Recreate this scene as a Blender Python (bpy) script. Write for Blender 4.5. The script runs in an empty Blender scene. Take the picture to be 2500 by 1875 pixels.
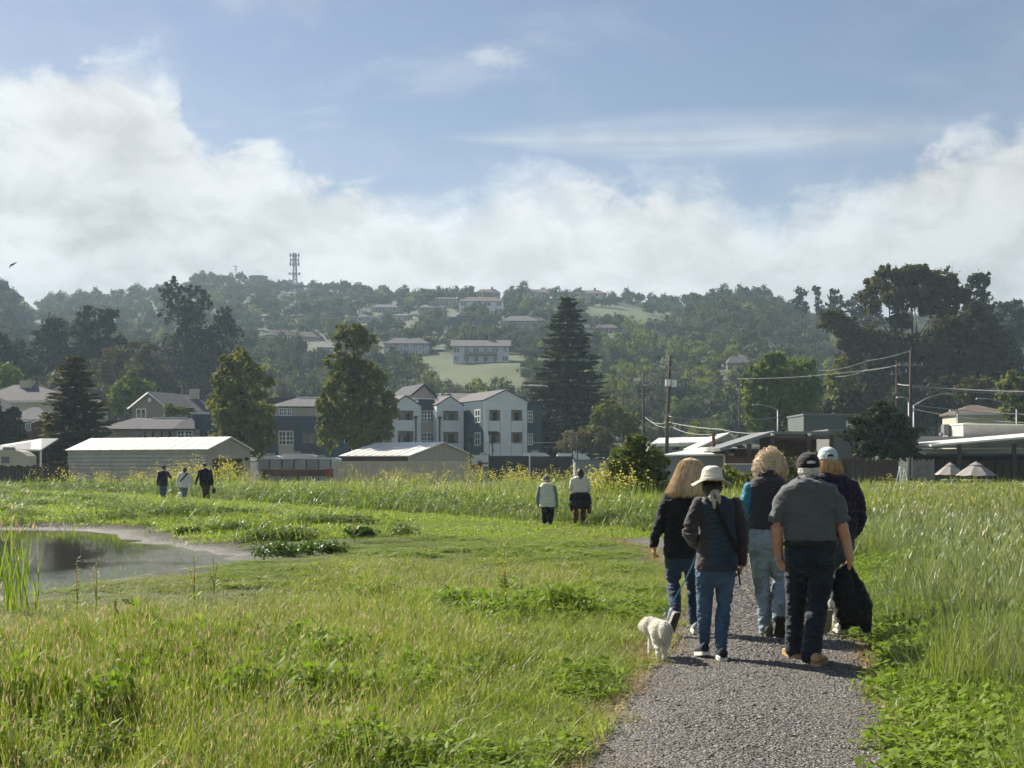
import bpy, bmesh, math, random
import numpy as np
from mathutils import Vector, Matrix, noise as mnoise

random.seed(7)
RNG = np.random.default_rng(7)
SC = bpy.context.scene
COL = SC.collection

# ---------------------------------------------------------------- camera
FPX, HZ, EYE = 3400.0, 1137.0, 1.62          # focal length in photo pixels, horizon row, eye height
cam = bpy.data.cameras.new('camera')
cam_o = bpy.data.objects.new('camera', cam)
COL.objects.link(cam_o)
cam.sensor_width = 36.0
cam.lens = 36.0 * FPX / 2500.0
cam.shift_y = (HZ - 937.5) / 2500.0
cam.clip_start, cam.clip_end = 0.1, 6000.0
cam_o.location = (0, 0, EYE)
cam_o.rotation_euler = (math.radians(90), 0, 0)
SC.camera = cam_o

# ---------------------------------------------------------------- light
SUN_EL, SUN_AZ = math.radians(38), math.radians(-49)      # azimuth measured from +Y (view) towards +X
sun = bpy.data.lights.new('sun', 'SUN')
sun.energy, sun.angle, sun.color = 5.0, math.radians(0.6), (1.0, 0.93, 0.80)
sun_o = bpy.data.objects.new('sun', sun)
COL.objects.link(sun_o)
SUN_DIR = Vector((math.sin(SUN_AZ) * math.cos(SUN_EL), math.cos(SUN_AZ) * math.cos(SUN_EL), math.sin(SUN_EL)))
sun_o.rotation_euler = SUN_DIR.to_track_quat('Z', 'Y').to_euler()
sun_o.location = (-40, 20, 60)

SC.view_settings.view_transform = 'Standard'
SC.view_settings.look = 'None'
SC.view_settings.exposure = 1.05
SC.view_settings.gamma = 1.0
SC.view_settings.use_curve_mapping = False
SC.cycles.use_denoising = True
SC.cycles.use_adaptive_sampling = True
SC.cycles.adaptive_threshold = 0.04
SC.cycles.max_bounces = 5
SC.cycles.diffuse_bounces = 2
SC.cycles.glossy_bounces = 2
SC.cycles.transmission_bounces = 4
SC.cycles.volume_bounces = 1
SC.cycles.transparent_max_bounces = 8
SC.cycles.caustics_reflective = False
SC.cycles.caustics_refractive = False


class NT:
    """small helper to write node trees"""
    def __init__(self, tree):
        self.t = tree
        self.n = tree.nodes
        self.l = tree.links

    def new(self, kind, **kw):
        n = self.n.new(kind)
        for k, v in kw.items():
            setattr(n, k, v)
        return n

    def set(self, sock, v):
        if isinstance(v, bpy.types.NodeSocket):
            self.l.new(v, sock)
        elif v is not None:
            if hasattr(sock.default_value, '__len__') and not hasattr(v, '__len__'):
                sock.default_value = [v] * len(sock.default_value)
            elif hasattr(sock.default_value, '__len__') and len(sock.default_value) == 4 and len(v) == 3:
                sock.default_value = (*v, 1)
            else:
                sock.default_value = v

    def math(self, op, a, b=None, c=None, clamp=False):
        n = self.new('ShaderNodeMath', operation=op, use_clamp=clamp)
        self.set(n.inputs[0], a)
        if b is not None:
            self.set(n.inputs[1], b)
        if c is not None:
            self.set(n.inputs[2], c)
        return n.outputs[0]

    def vmath(self, op, a, b=None):
        n = self.new('ShaderNodeVectorMath', operation=op)
        self.set(n.inputs[0], a)
        if b is not None:
            self.set(n.inputs[1], b)
        return n.outputs[0]

    def noise(self, vec, scale, detail=4, rough=0.55, dist=0.0):
        n = self.new('ShaderNodeTexNoise')
        self.set(n.inputs['Vector'], vec)
        n.inputs['Scale'].default_value = scale
        n.inputs['Detail'].default_value = detail
        n.inputs['Roughness'].default_value = rough
        n.inputs['Distortion'].default_value = dist
        return n.outputs['Fac']

    def step(self, x, lo, hi):
        n = self.new('ShaderNodeMapRange', interpolation_type='SMOOTHSTEP')
        self.set(n.inputs['Value'], x)
        self.set(n.inputs['From Min'], lo)
        self.set(n.inputs['From Max'], hi)
        return n.outputs['Result']

    def maprange(self, x, a, b, c, d):
        n = self.new('ShaderNodeMapRange')
        self.set(n.inputs['Value'], x)
        for s, v in zip(('From Min', 'From Max', 'To Min', 'To Max'), (a, b, c, d)):
            self.set(n.inputs[s], v)
        return n.outputs['Result']

    def mix(self, f, a, b, blend='MIX'):
        n = self.new('ShaderNodeMix', data_type='RGBA', blend_type=blend)
        self.set(n.inputs[0], f)
        self.set(n.inputs[6], a)
        self.set(n.inputs[7], b)
        return n.outputs[2]

    def ramp(self, f, stops):
        n = self.new('ShaderNodeValToRGB')
        self.set(n.inputs[0], f)
        e = n.color_ramp.elements
        while len(e) < len(stops):
            e.new(0.5)
        for el, (p, c) in zip(e, stops):
            el.position = p
            el.color = (*c, 1)
        return n.outputs[0]

    def combine(self, x, y, z):
        n = self.new('ShaderNodeCombineXYZ')
        for s, v in zip(n.inputs, (x, y, z)):
            self.set(s, v)
        return n.outputs[0]


# ---------------------------------------------------------------- world: blue sky, fog bank over the hills, thin veils
world = bpy.data.worlds.new('World')
SC.world = world
world.use_nodes = True
world.cycles.sampling_method = 'MANUAL'
world.cycles.sample_map_resolution = 256
w = NT(world.node_tree)
w.n.clear()
out = w.new('ShaderNodeOutputWorld')
bg = w.new('ShaderNodeBackground')
bg.inputs['Strength'].default_value = 0.075
w.l.new(bg.outputs[0], out.inputs[0])
sky = w.new('ShaderNodeTexSky', sky_type='NISHITA')
sky.sun_disc = False
sky.sun_elevation = SUN_EL
sky.sun_rotation = SUN_AZ
sky.altitude = 20
sky.air_density = 1.0
sky.dust_density = 0.6
sky.ozone_density = 2.5
gen = w.new('ShaderNodeTexCoord').outputs['Generated']
sep = w.new('ShaderNodeSeparateXYZ')
w.l.new(gen, sep.inputs[0])
az = w.math('ARCTAN2', sep.outputs[0], sep.outputs[1])
el = w.math('ARCSINE', sep.outputs[2])
# outline of the bank (elevation of its top against azimuth)
fc = w.new('ShaderNodeFloatCurve')
pts = [(-500, 190), (0, 205), (130, 190), (260, 150), (340, 165), (430, 240), (510, 345), (560, 340), (640, 330), (720, 395),
       (850, 415), (1000, 452), (1130, 470), (1220, 425), (1330, 388), (1430, 392), (1530, 445), (1660, 425),
       (1790, 480), (1880, 540), (1950, 480), (2080, 455), (2230, 385), (2380, 350), (2520, 350), (3000, 400)]
cv = fc.mapping.curves[0]
A0, A1, E1 = -0.70, 0.70, 0.40
cp = [((math.atan((px - 1250) / FPX) - A0) / (A1 - A0), (math.atan((HZ - py) / FPX)) / E1) for px, py in pts]
while len(cv.points) < len(cp) + 2:
    cv.points.new(0.5, 0.5)
allp = [(0.0, 0.62)] + cp + [(1.0, 0.58)]
for p, (x, y) in zip(cv.points, sorted(allp)):
    p.location = (x, y)
    p.handle_type = 'AUTO'
fc.mapping.update()
w.set(fc.inputs['Value'], w.maprange(az, A0, A1, 0.0, 1.0))
top = w.math('MULTIPLY', fc.outputs[0], E1)
flat = w.vmath('MULTIPLY', gen, (1.0, 1.0, 1.6))
n_big = w.noise(flat, 9.0, 5, 0.55, 0.25)
n_mid = w.noise(w.vmath('ADD', flat, (3.1, 1.7, 0.4)), 26.0, 5, 0.6, 0.4)
n_fin = w.noise(w.vmath('ADD', gen, (1.3, 5.7, 2.4)), 70.0, 3, 0.6, 0.3)
edge = w.math('ADD', w.math('MULTIPLY', w.math('SUBTRACT', n_big, 0.5), 0.075),
              w.math('ADD', w.math('MULTIPLY', w.math('SUBTRACT', n_mid, 0.5), 0.058),
                     w.math('MULTIPLY', w.math('SUBTRACT', n_fin, 0.5), 0.018)))
dd = w.math('SUBTRACT', w.math('ADD', top, edge), el)
soft = w.math('ADD', 0.010, w.math('MULTIPLY', w.step(n_big, 0.42, 0.66), 0.026))
core = w.step(dd, w.math('MULTIPLY', soft, -0.6), w.math('MULTIPLY', soft, 1.7))
skirt = w.math('MULTIPLY', w.step(dd, -0.05, 0.02), 0.14)
bank = w.math('MAXIMUM', core, skirt)
# thin streak of high cloud and loose veils
stre = w.vmath('MULTIPLY', gen, (3.0, 3.0, 40.0))
n_str = w.noise(stre, 2.2, 3, 0.6, 0.4)
sl_e = w.math('SUBTRACT', el, w.math('MULTIPLY_ADD', az, -0.015, 0.2305))
sl = w.math('SUBTRACT', 1.0, w.math('ABSOLUTE', w.math('DIVIDE', sl_e, w.math('MULTIPLY_ADD', w.step(az, -0.07, 0.12), 0.020, 0.003))), clamp=True)
sl = w.math('MULTIPLY', sl, w.math('MULTIPLY', w.step(az, -0.08, 0.02), w.math('SUBTRACT', 1.0, w.step(az, 0.20, 0.42))))
sl = w.math('MULTIPLY', w.math('POWER', sl, 1.3), w.maprange(n_str, 0.3, 0.7, 0.35, 0.75))
n_veil = w.noise(w.vmath('MULTIPLY', w.vmath('ADD', gen, (0.37, 0.2, 0.0)), (1.0, 1.0, 2.2)), 5.0, 5, 0.62, 0.5)
veil = w.math('MULTIPLY', w.step(n_veil, 0.47, 0.74), w.math('MULTIPLY_ADD', w.step(az, 0.12, -0.30), 0.55, 0.16))
# one loose puff above the middle of the bank
pa = w.math('DIVIDE', w.math('SUBTRACT', az, -0.012), 0.035)
pe = w.math('DIVIDE', w.math('SUBTRACT', el, 0.285), 0.017)
puff = w.math('SUBTRACT', 1.0, w.math('SQRT', w.math('ADD', w.math('MULTIPLY', pa, pa), w.math('MULTIPLY', pe, pe))), clamp=True)
puff = w.math('MULTIPLY', w.step(w.math('ADD', puff, w.math('MULTIPLY', w.math('SUBTRACT', n_mid, 0.5), 1.5)), 0.15, 0.95), 0.5)
thin = w.math('MAXIMUM', w.math('MAXIMUM', sl, veil), puff)
fac = w.math('MAXIMUM', bank, thin)
# cloud brightness: billows bright, folds and low part greyer
bill = w.math('ADD', w.math('MULTIPLY', w.step(n_big, 0.34, 0.62), 0.5), w.math('MULTIPLY', w.step(n_mid, 0.34, 0.64), 0.5))
depth = w.step(dd, 0.0, 0.11)
lum = w.math('MULTIPLY_ADD', bill, 2.1, 4.35)
lum = w.math('SUBTRACT', lum, w.math('MULTIPLY', depth, 0.9))
lum = w.math('SUBTRACT', lum, w.math('MULTIPLY', w.step(az, -0.05, 0.32), 0.75))
ccol = w.vmath('MULTIPLY', w.combine(lum, lum, lum), (0.955, 0.985, 1.0))
skyc = w.vmath('MULTIPLY', sky.outputs[0], (0.645, 0.585, 0.575))
w.l.new(w.mix(fac, skyc, ccol), bg.inputs['Color'])


# ---------------------------------------------------------------- helpers
def P(px, py, Y):
    """photo pixel at distance Y (metres ahead of the camera) -> world point"""
    return Vector(((px - 1250.0) / FPX * Y, Y, EYE + (HZ - py) / FPX * Y))


def PX(px, Y):
    return (px - 1250.0) / FPX * Y


def PZ(py, Y):
    return EYE + (HZ - py) / FPX * Y


def tag(o, label=None, cat=None, group=None, kind=None):
    if label:
        o['label'] = label
    if cat:
        o['category'] = cat
    if group:
        o['group'] = group
    if kind:
        o['kind'] = kind
    return o


def link(o, parent=None):
    COL.objects.link(o)
    if parent is not None:
        o.parent = parent
    return o


def empty(name, loc=(0, 0, 0), rz=0.0):
    o = bpy.data.objects.new(name, None)
    o.location = loc
    o.rotation_euler = (0, 0, rz)
    o.empty_display_size = 0.2
    return link(o)


def shade_smooth(me):
    me.polygons.foreach_set('use_smooth', np.ones(len(me.polygons), dtype=bool))


def mesh_obj(name, verts, faces, mat, parent=None, smooth=False):
    me = bpy.data.meshes.new(name)
    me.from_pydata([tuple(v) for v in verts], [], faces)
    for m in (mat if isinstance(mat, (list, tuple)) else [mat]):
        me.materials.append(m)
    if smooth:
        shade_smooth(me)
    me.update()
    return link(bpy.data.objects.new(name, me), parent)


def np_mesh(name, V, F, mats, smooth=False, midx=None):
    """fast mesh from numpy; F (n,3) or (n,4)"""
    me = bpy.data.meshes.new(name)
    V = np.ascontiguousarray(V, dtype=np.float32)
    F = np.ascontiguousarray(F, dtype=np.int32)
    k = F.shape[1]
    me.vertices.add(len(V))
    me.vertices.foreach_set('co', V.ravel())
    me.loops.add(F.size)
    me.loops.foreach_set('vertex_index', F.ravel())
    me.polygons.add(len(F))
    me.polygons.foreach_set('loop_start', np.arange(0, F.size, k, dtype=np.int32))
    me.polygons.foreach_set('loop_total', np.full(len(F), k, dtype=np.int32))
    for m in (mats if isinstance(mats, (list, tuple)) else [mats]):
        me.materials.append(m)
    if midx is not None:
        me.polygons.foreach_set('material_index', np.asarray(midx, dtype=np.int32))
    if smooth:
        me.polygons.foreach_set('use_smooth', np.ones(len(F), dtype=bool))
    me.update(calc_edges=True)
    me.validate()
    return me


class MB:
    """collects boxes, prisms and tubes and builds ONE mesh object"""
    def __init__(self):
        self.v, self.f = [], []

    def add(self, vs, fs):
        b = len(self.v)
        self.v += [tuple(v) for v in vs]
        self.f += [tuple(i + b for i in f) for f in fs]
        return self

    def box(self, x0, x1, y0, y1, z0, z1):
        return self.add([(x0, y0, z0), (x1, y0, z0), (x1, y1, z0), (x0, y1, z0), (x0, y0, z1), (x1, y0, z1), (x1, y1, z1), (x0, y1, z1)],
                        [(0, 3, 2, 1), (4, 5, 6, 7), (0, 1, 5, 4), (1, 2, 6, 5), (2, 3, 7, 6), (3, 0, 4, 7)])

    def prism(self, poly, y0, y1):
        """polygon in XZ (counter-clockwise seen from -Y) extruded along Y"""
        n = len(poly)
        vs = [(x, y0, z) for x, z in poly] + [(x, y1, z) for x, z in poly]
        fs = [tuple(range(n)), tuple(range(2 * n - 1, n - 1, -1))]
        for i in range(n):
            j = (i + 1) % n
            fs.append((j, i, i + n, j + n))
        return self.add(vs, fs)

    def slab(self, pts, t):
        """planar polygon of 3d points, thickened downwards along its normal"""
        a, b, c = (Vector(p) for p in pts[:3])
        nrm = (b - a).cross(c - a).normalized()
        if nrm.z < 0:
            nrm = -nrm
        n = len(pts)
        vs = [Vector(p) for p in pts] + [Vector(p) - nrm * t for p in pts]
        fs = [tuple(range(n)), tuple(range(2 * n - 1, n - 1, -1))]
        for i in range(n):
            j = (i + 1) % n
            fs.append((j, i, i + n, j + n))
        return self.add(vs, fs)

    def tube(self, pts, radii, n=8, caps=True):
        pts = [Vector(p) for p in pts]
        if not hasattr(radii, '__len__'):
            radii = [radii] * len(pts)
        vs, fs = [], []
        up = Vector((0, 0, 1))
        for i, p in enumerate(pts):
            d = (pts[min(i + 1, len(pts) - 1)] - pts[max(i - 1, 0)]).normalized()
            s = d.cross(up)
            if s.length < 1e-3:
                s = d.cross(Vector((1, 0, 0)))
            s.normalize()
            t = s.cross(d)
            for k in range(n):
                a = 2 * math.pi * k / n
                vs.append(p + (s * math.cos(a) + t * math.sin(a)) * radii[i])
        for i in range(len(pts) - 1):
            for k in range(n):
                k2 = (k + 1) % n
                fs.append((i * n + k, i * n + k2, (i + 1) * n + k2, (i + 1) * n + k))
        if caps:
            fs.append(tuple(range(n - 1, -1, -1)))
            fs.append(tuple(range((len(pts) - 1) * n, len(pts) * n)))
        return self.add(vs, fs)

    def build(self, name, mat, parent=None, smooth=False):
        return mesh_obj(name, self.v, self.f, mat, parent, smooth)


def vnoise(x, y, seed=0):
    """numpy value noise, 0..1"""
    x = np.asarray(x, dtype=np.float64)
    y = np.asarray(y, dtype=np.float64)
    xi, yi = np.floor(x), np.floor(y)
    fx, fy = x - xi, y - yi
    fx, fy = fx * fx * (3 - 2 * fx), fy * fy * (3 - 2 * fy)

    def h(a, b):
        s = np.sin(a * 127.1 + b * 311.7 + seed * 74.7) * 43758.5453
        return s - np.floor(s)
    return (h(xi, yi) * (1 - fx) + h(xi + 1, yi) * fx) * (1 - fy) + (h(xi, yi + 1) * (1 - fx) + h(xi + 1, yi + 1) * fx) * fy


def fbm(x, y, seed=0, o=4):
    s, a, t = 0, 1, 0
    for i in range(o):
        s = s + a * vnoise(x * 2 ** i, y * 2 ** i, seed + i * 13)
        t += a
        a *= 0.5
    return s / t


def sstep(x, a, b):
    t = np.clip((np.asarray(x, dtype=np.float64) - a) / (b - a), 0, 1)
    return t * t * (3 - 2 * t)


# ---------------------------------------------------------------- materials
MATS = {}


def mat_new(name):
    m = bpy.data.materials.new(name)
    m.use_nodes = True
    t = NT(m.node_tree)
    t.n.clear()
    o = t.new('ShaderNodeOutputMaterial')
    return m, t, o


def surf(name, col, rough=0.7, var=0.12, scale=3.0, bump=0.0, bscale=40.0, metal=0.0, spec=0.4, stain=0.0, streak=False, sheen=0.0):
    """plain painted / built surface: base colour with slow variation, dirt and fine relief"""
    if name in MATS:
        return MATS[name]
    m, t, o = mat_new(name)
    b = t.new('ShaderNodeBsdfPrincipled')
    tc = t.new('ShaderNodeTexCoord').outputs['Object']
    n = t.noise(tc, scale, 5, 0.6)
    c = t.mix(t.maprange(n, 0.3, 0.7, 0, 1), [x * (1 - var) for x in col], [min(1, x * (1 + var)) for x in col])
    if stain:
        v = t.vmath('MULTIPLY', tc, (6.0, 6.0, 0.5) if streak else (1, 1, 1))
        n2 = t.noise(v, 1.3, 6, 0.65)
        c = t.mix(t.math('MULTIPLY', t.step(n2, 0.48, 0.78), stain), c, [x * 0.35 for x in col])
    t.set(b.inputs['Base Color'], c)
    b.inputs['Roughness'].default_value = rough
    b.inputs['Metallic'].default_value = metal
    b.inputs['Specular IOR Level'].default_value = spec
    if sheen:
        b.inputs['Sheen Weight'].default_value = sheen
        b.inputs['Sheen Roughness'].default_value = 0.5
    if bump:
        bp = t.new('ShaderNodeBump')
        bp.inputs['Strength'].default_value = bump
        bp.inputs['Distance'].default_value = 0.02
        t.set(bp.inputs['Height'], t.noise(tc, bscale, 5, 0.6))
        t.l.new(bp.outputs[0], b.inputs['Normal'])
    t.l.new(b.outputs[0], o.inputs[0])
    MATS[name] = m
    return m


def leafmat(name, col, col2, trans=0.35, rough=0.55, spec=0.25, patch=0.25, tcol=None):
    """leaf / blade: diffuse with light shining through, colour varies by plant and by patch of ground"""
    if name in MATS:
        return MATS[name]
    m, t, o = mat_new(name)
    b = t.new('ShaderNodeBsdfPrincipled')
    oi = t.new('ShaderNodeObjectInfo').outputs['Random']
    pos = t.new('ShaderNodeNewGeometry').outputs['Position']
    n = t.noise(pos, patch, 4, 0.6)
    n2 = t.noise(pos, 2.3, 2, 0.5)
    f = t.math('ADD', t.math('MULTIPLY', oi, 0.45), t.math('ADD', t.math('MULTIPLY', t.step(n, 0.3, 0.7), 0.35), t.math('MULTIPLY', t.step(n2, 0.3, 0.7), 0.2)))
    c = t.mix(f, col, col2)
    t.set(b.inputs['Base Color'], c)
    b.inputs['Roughness'].default_value = rough
    b.inputs['Specular IOR Level'].default_value = spec
    if trans > 0:
        tr = t.new('ShaderNodeBsdfTranslucent')
        t.set(tr.inputs['Color'], t.mix(1.0, c, tcol or (1.25, 1.2, 0.55), 'MULTIPLY'))
        mx = t.new('ShaderNodeMixShader')
        mx.inputs[0].default_value = trans
        t.l.new(b.outputs[0], mx.inputs[1])
        t.l.new(tr.outputs[0], mx.inputs[2])
        t.l.new(mx.outputs[0], o.inputs[0])
    else:
        t.l.new(b.outputs[0], o.inputs[0])
    MATS[name] = m
    return m

# ================================================================ THE GROUND
def catmull(pts, per=12):
    pts = [np.array(p, float) for p in pts]
    pts = [2 * pts[0] - pts[1]] + pts + [2 * pts[-1] - pts[-2]]
    r = []
    for i in range(1, len(pts) - 2):
        a, b, c, d = pts[i - 1:i + 3]
        for k in range(per):
            t = k / per
            r.append(0.5 * (2 * b + (c - a) * t + (2 * a - 5 * b + 4 * c - d) * t * t + (3 * b - a - 3 * c + d) * t ** 3))
    r.append(pts[-2])
    return np.array(r)


PATH_W = 0.83
PATHC = catmull([(-1.6, -8), (-0.9, -3), (-0.2, 1), (0.62, 4.5), (1.22, 7.46), (1.93, 10.95), (2.36, 13), (3.15, 18), (3.55, 24), (3.35, 29),
                 (2.6, 33), (1.3, 37), (-1, 41), (-5, 48), (-10, 57), (-16, 68), (-24, 80), (-38, 92)], 14)


def path_dist(X, Y):
    X = np.asarray(X, float)
    Y = np.asarray(Y, float)
    sh = X.shape
    x, y = X.ravel(), Y.ravel()
    best = np.full(x.shape, 1e9)
    for a, b in zip(PATHC[:-1], PATHC[1:]):
        d = b - a
        L = d @ d
        t = np.clip(((x - a[0]) * d[0] + (y - a[1]) * d[1]) / L, 0, 1)
        best = np.minimum(best, (x - a[0] - t * d[0]) ** 2 + (y - a[1] - t * d[1]) ** 2)
    return np.sqrt(best).reshape(sh)


POND = catmull([(-22, 39.5), (-15, 41), (-11.5, 40.2), (-9.3, 38.0), (-7.7, 34.8), (-5.6, 31), (-3.9, 28), (-2.7, 26.0), (-3.7, 24.0), (-4.4, 21.8),
                (-4.9, 19.4), (-5.3, 17.4), (-6.2, 15.9), (-9, 15.3), (-16, 16.5), (-21, 24), (-24, 33), (-22, 39.5)], 6)


def pond_sd(X, Y):
    """signed distance, negative inside the hollow"""
    X = np.asarray(X, float)
    Y = np.asarray(Y, float)
    sh = X.shape
    x, y = X.ravel(), Y.ravel()
    best = np.full(x.shape, 1e9)
    ins = np.zeros(x.shape, bool)
    for a, b in zip(POND[:-1], POND[1:]):
        d = b - a
        L = d @ d + 1e-9
        t = np.clip(((x - a[0]) * d[0] + (y - a[1]) * d[1]) / L, 0, 1)
        best = np.minimum(best, (x - a[0] - t * d[0]) ** 2 + (y - a[1] - t * d[1]) ** 2)
        c = ((a[1] > y) != (b[1] > y)) & (x < (b[0] - a[0]) * (y - a[1]) / (b[1] - a[1] + 1e-12) + a[0])
        ins ^= c
    s = np.sqrt(best)
    return np.where(ins, -s, s).reshape(sh)


WATER_Z = -0.17


def H(X, Y):
    X = np.asarray(X, float)
    Y = np.asarray(Y, float)
    near = (np.abs(X) < 60) & (Y > -10) & (Y < 100)
    pd = np.full(X.shape, 50.0)
    sd = np.full(X.shape, 50.0)
    if near.any():
        pd[near] = path_dist(X[near], Y[near])
        sd[near] = pond_sd(X[near], Y[near])
    z = (fbm(X * 0.35, Y * 0.35, 3, 3) - 0.5) * 0.14 * sstep(pd, 0.8, 2.0)
    sdn = sd + (fbm(X * 0.9, Y * 0.9, 9, 3) - 0.5) * 1.1
    z = z * sstep(sd, -0.5, 1.5) - 0.34 * sstep(-sdn, -0.1, 3.8) + 0.02 * (fbm(X * 2.2, Y * 2.2, 5, 2) - 0.5) * sstep(-sd, -1, 0)
    z = z + 0.10 * sstep(sd, 0.2, 2.2) * (1 - sstep(sd, 2.2, 6)) * sstep(Y, 20, 30)
    z = z - 0.5 * sstep(Y, 84, 104)
    # low bank that carries the tall weeds beyond the footpath
    return z


def grid_mesh(xs, ys, hf):
    X, Y = np.meshgrid(xs, ys)
    Z = hf(X, Y)
    V = np.stack([X, Y, Z], -1).reshape(-1, 3)
    nx, ny = len(xs), len(ys)
    i = np.arange(nx * ny).reshape(ny, nx)
    F = np.stack([i[:-1, :-1], i[:-1, 1:], i[1:, 1:], i[1:, :-1]], -1).reshape(-1, 4)
    return V, F, X, Y, Z


xs = np.concatenate([np.linspace(-900, -60, 20)[:-1], np.linspace(-60, -26, 30)[:-1], np.arange(-26, 16, 0.33), np.linspace(16, 60, 40), np.linspace(60, 900, 20)[1:]])
ys = np.concatenate([np.linspace(-300, -4, 16)[:-1], np.arange(-4, 46, 0.33), np.linspace(46, 110, 70), np.linspace(110, 330, 24)[1:]])
V, F, GX, GY, GZ = grid_mesh(xs, ys, H)


def ground_material():
    m, t, o = mat_new('meadow_soil')
    b = t.new('ShaderNodeBsdfPrincipled')
    pos = t.new('ShaderNodeNewGeometry').outputs['Position']
    mud = t.new('ShaderNodeAttribute', attribute_name='mud').outputs['Fac']
    verge = t.new('ShaderNodeAttribute', attribute_name='verge').outputs['Fac']
    n = t.noise(pos, 0.5, 5, 0.6)
    nf = t.noise(pos, 9.0, 5, 0.65)
    base = t.mix(t.step(n, 0.35, 0.65), (0.050, 0.075, 0.018), (0.085, 0.105, 0.030))
    base = t.mix(t.math('MULTIPLY', t.step(nf, 0.5, 0.75), 0.5), base, (0.12, 0.10, 0.045))
    straw = t.mix(t.step(nf, 0.35, 0.65), (0.16, 0.115, 0.062), (0.33, 0.24, 0.14))
    c = t.mix(t.step(t.math('ADD', verge, t.math('MULTIPLY', t.math('SUBTRACT', nf, 0.5), 0.9)), 0.35, 0.65), base, straw)
    n3 = t.noise(pos, 3.0, 5, 0.65)
    mudc = t.mix(t.step(n3, 0.35, 0.65), (0.028, 0.024, 0.018), (0.062, 0.053, 0.040))
    mudc = t.mix(t.math('MULTIPLY', t.step(t.noise(pos, 1.2, 4, 0.6), 0.52, 0.68), 0.7), mudc, (0.095, 0.085, 0.036))
    c = t.mix(t.step(t.math('ADD', mud, t.math('MULTIPLY', t.math('SUBTRACT', nf, 0.5), 0.5)), 0.4, 0.6), c, mudc)
    t.set(b.inputs['Base Color'], c)
    sepz = t.new('ShaderNodeSeparateXYZ')
    t.l.new(pos, sepz.inputs[0])
    wet = t.step(sepz.outputs[2], WATER_Z + 0.10, WATER_Z + 0.0)
    t.set(b.inputs['Roughness'], t.maprange(wet, 0, 1, 0.9, 0.55))
    bp = t.new('ShaderNodeBump')
    bp.inputs['Strength'].default_value = 0.8
    bp.inputs['Distance'].default_value = 0.05
    t.set(bp.inputs['Height'], t.math('ADD', nf, t.noise(pos, 30, 3, 0.6)))
    t.l.new(bp.outputs[0], b.inputs['Normal'])
    t.l.new(b.outputs[0], o.inputs[0])
    return m


me = np_mesh('ground', V, F, ground_material(), smooth=True)
pd = np.full(GX.shape, 50.0)
sd = np.full(GX.shape, 50.0)
nr = (np.abs(GX) < 61) & (GY > -10) & (GY < 100)
pd[nr] = path_dist(GX[nr], GY[nr])
sd[nr] = pond_sd(GX[nr], GY[nr])
a = me.attributes.new('mud', 'FLOAT', 'POINT')
a.data.foreach_set('value', sstep(-sd, -0.1, 0.7).astype(np.float32).ravel())
a = me.attributes.new('verge', 'FLOAT', 'POINT')
a.data.foreach_set('value', ((1 - sstep(pd, 0.90, 1.15)) * (GY < 30)).astype(np.float32).ravel())
ground = link(bpy.data.objects.new('ground', me))
tag(ground, 'flat green meadow ground running to the foot of the hills', kind='structure')


# ---------------------------------------------------------------- pond
def water_material():
    m, t, o = mat_new('pond_water')
    b = t.new('ShaderNodeBsdfPrincipled')
    pos = t.new('ShaderNodeNewGeometry').outputs['Position']
    b.inputs['Base Color'].default_value = (0.030, 0.028, 0.020, 1)
    b.inputs['Roughness'].default_value = 0.04
    b.inputs['IOR'].default_value = 1.33
    b.inputs['Specular IOR Level'].default_value = 0.6
    n = t.noise(t.vmath('MULTIPLY', pos, (1, 1.0, 1)), 0.33, 3, 0.55, 0.4)
    sp = t.new('ShaderNodeSeparateXYZ')
    t.l.new(pos, sp.inputs[0])
    # breeze roughens the open eastern end and the near margin, the sheltered part stays still
    shel = t.math('MAXIMUM', t.step(sp.outputs[0], -8.4, -6.2), t.step(sp.outputs[1], 22.5, 20.0))
    rip = t.math('MULTIPLY', t.math('ADD', shel, 0.05, clamp=True), t.maprange(t.step(n, 0.34, 0.56), 0, 1, 0.25, 1.0))
    h = t.math('ADD', t.noise(t.vmath('MULTIPLY', pos, (1.0, 1.5, 1)), 9.0, 3, 0.6), t.math('MULTIPLY', t.noise(pos, 24.0, 2, 0.5), 0.45))
    bp = t.new('ShaderNodeBump')
    bp.inputs['Distance'].default_value = 0.05
    t.set(bp.inputs['Strength'], t.maprange(rip, 0, 1, 0.003, 0.22))
    t.set(bp.inputs['Height'], h)
    t.l.new(bp.outputs[0], b.inputs['Normal'])
    t.l.new(b.outputs[0], o.inputs[0])
    return m


wx, wy = np.linspace(-25, -2, 60), np.linspace(14.5, 42, 70)
V, F, *_ = grid_mesh(wx, wy, lambda X, Y: np.full(X.shape, WATER_Z))
water = link(bpy.data.objects.new('pond_water', np_mesh('pond_water', V, F, water_material(), smooth=True)))
tag(water, 'still shallow pond water in the muddy hollow', kind='structure')


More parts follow.
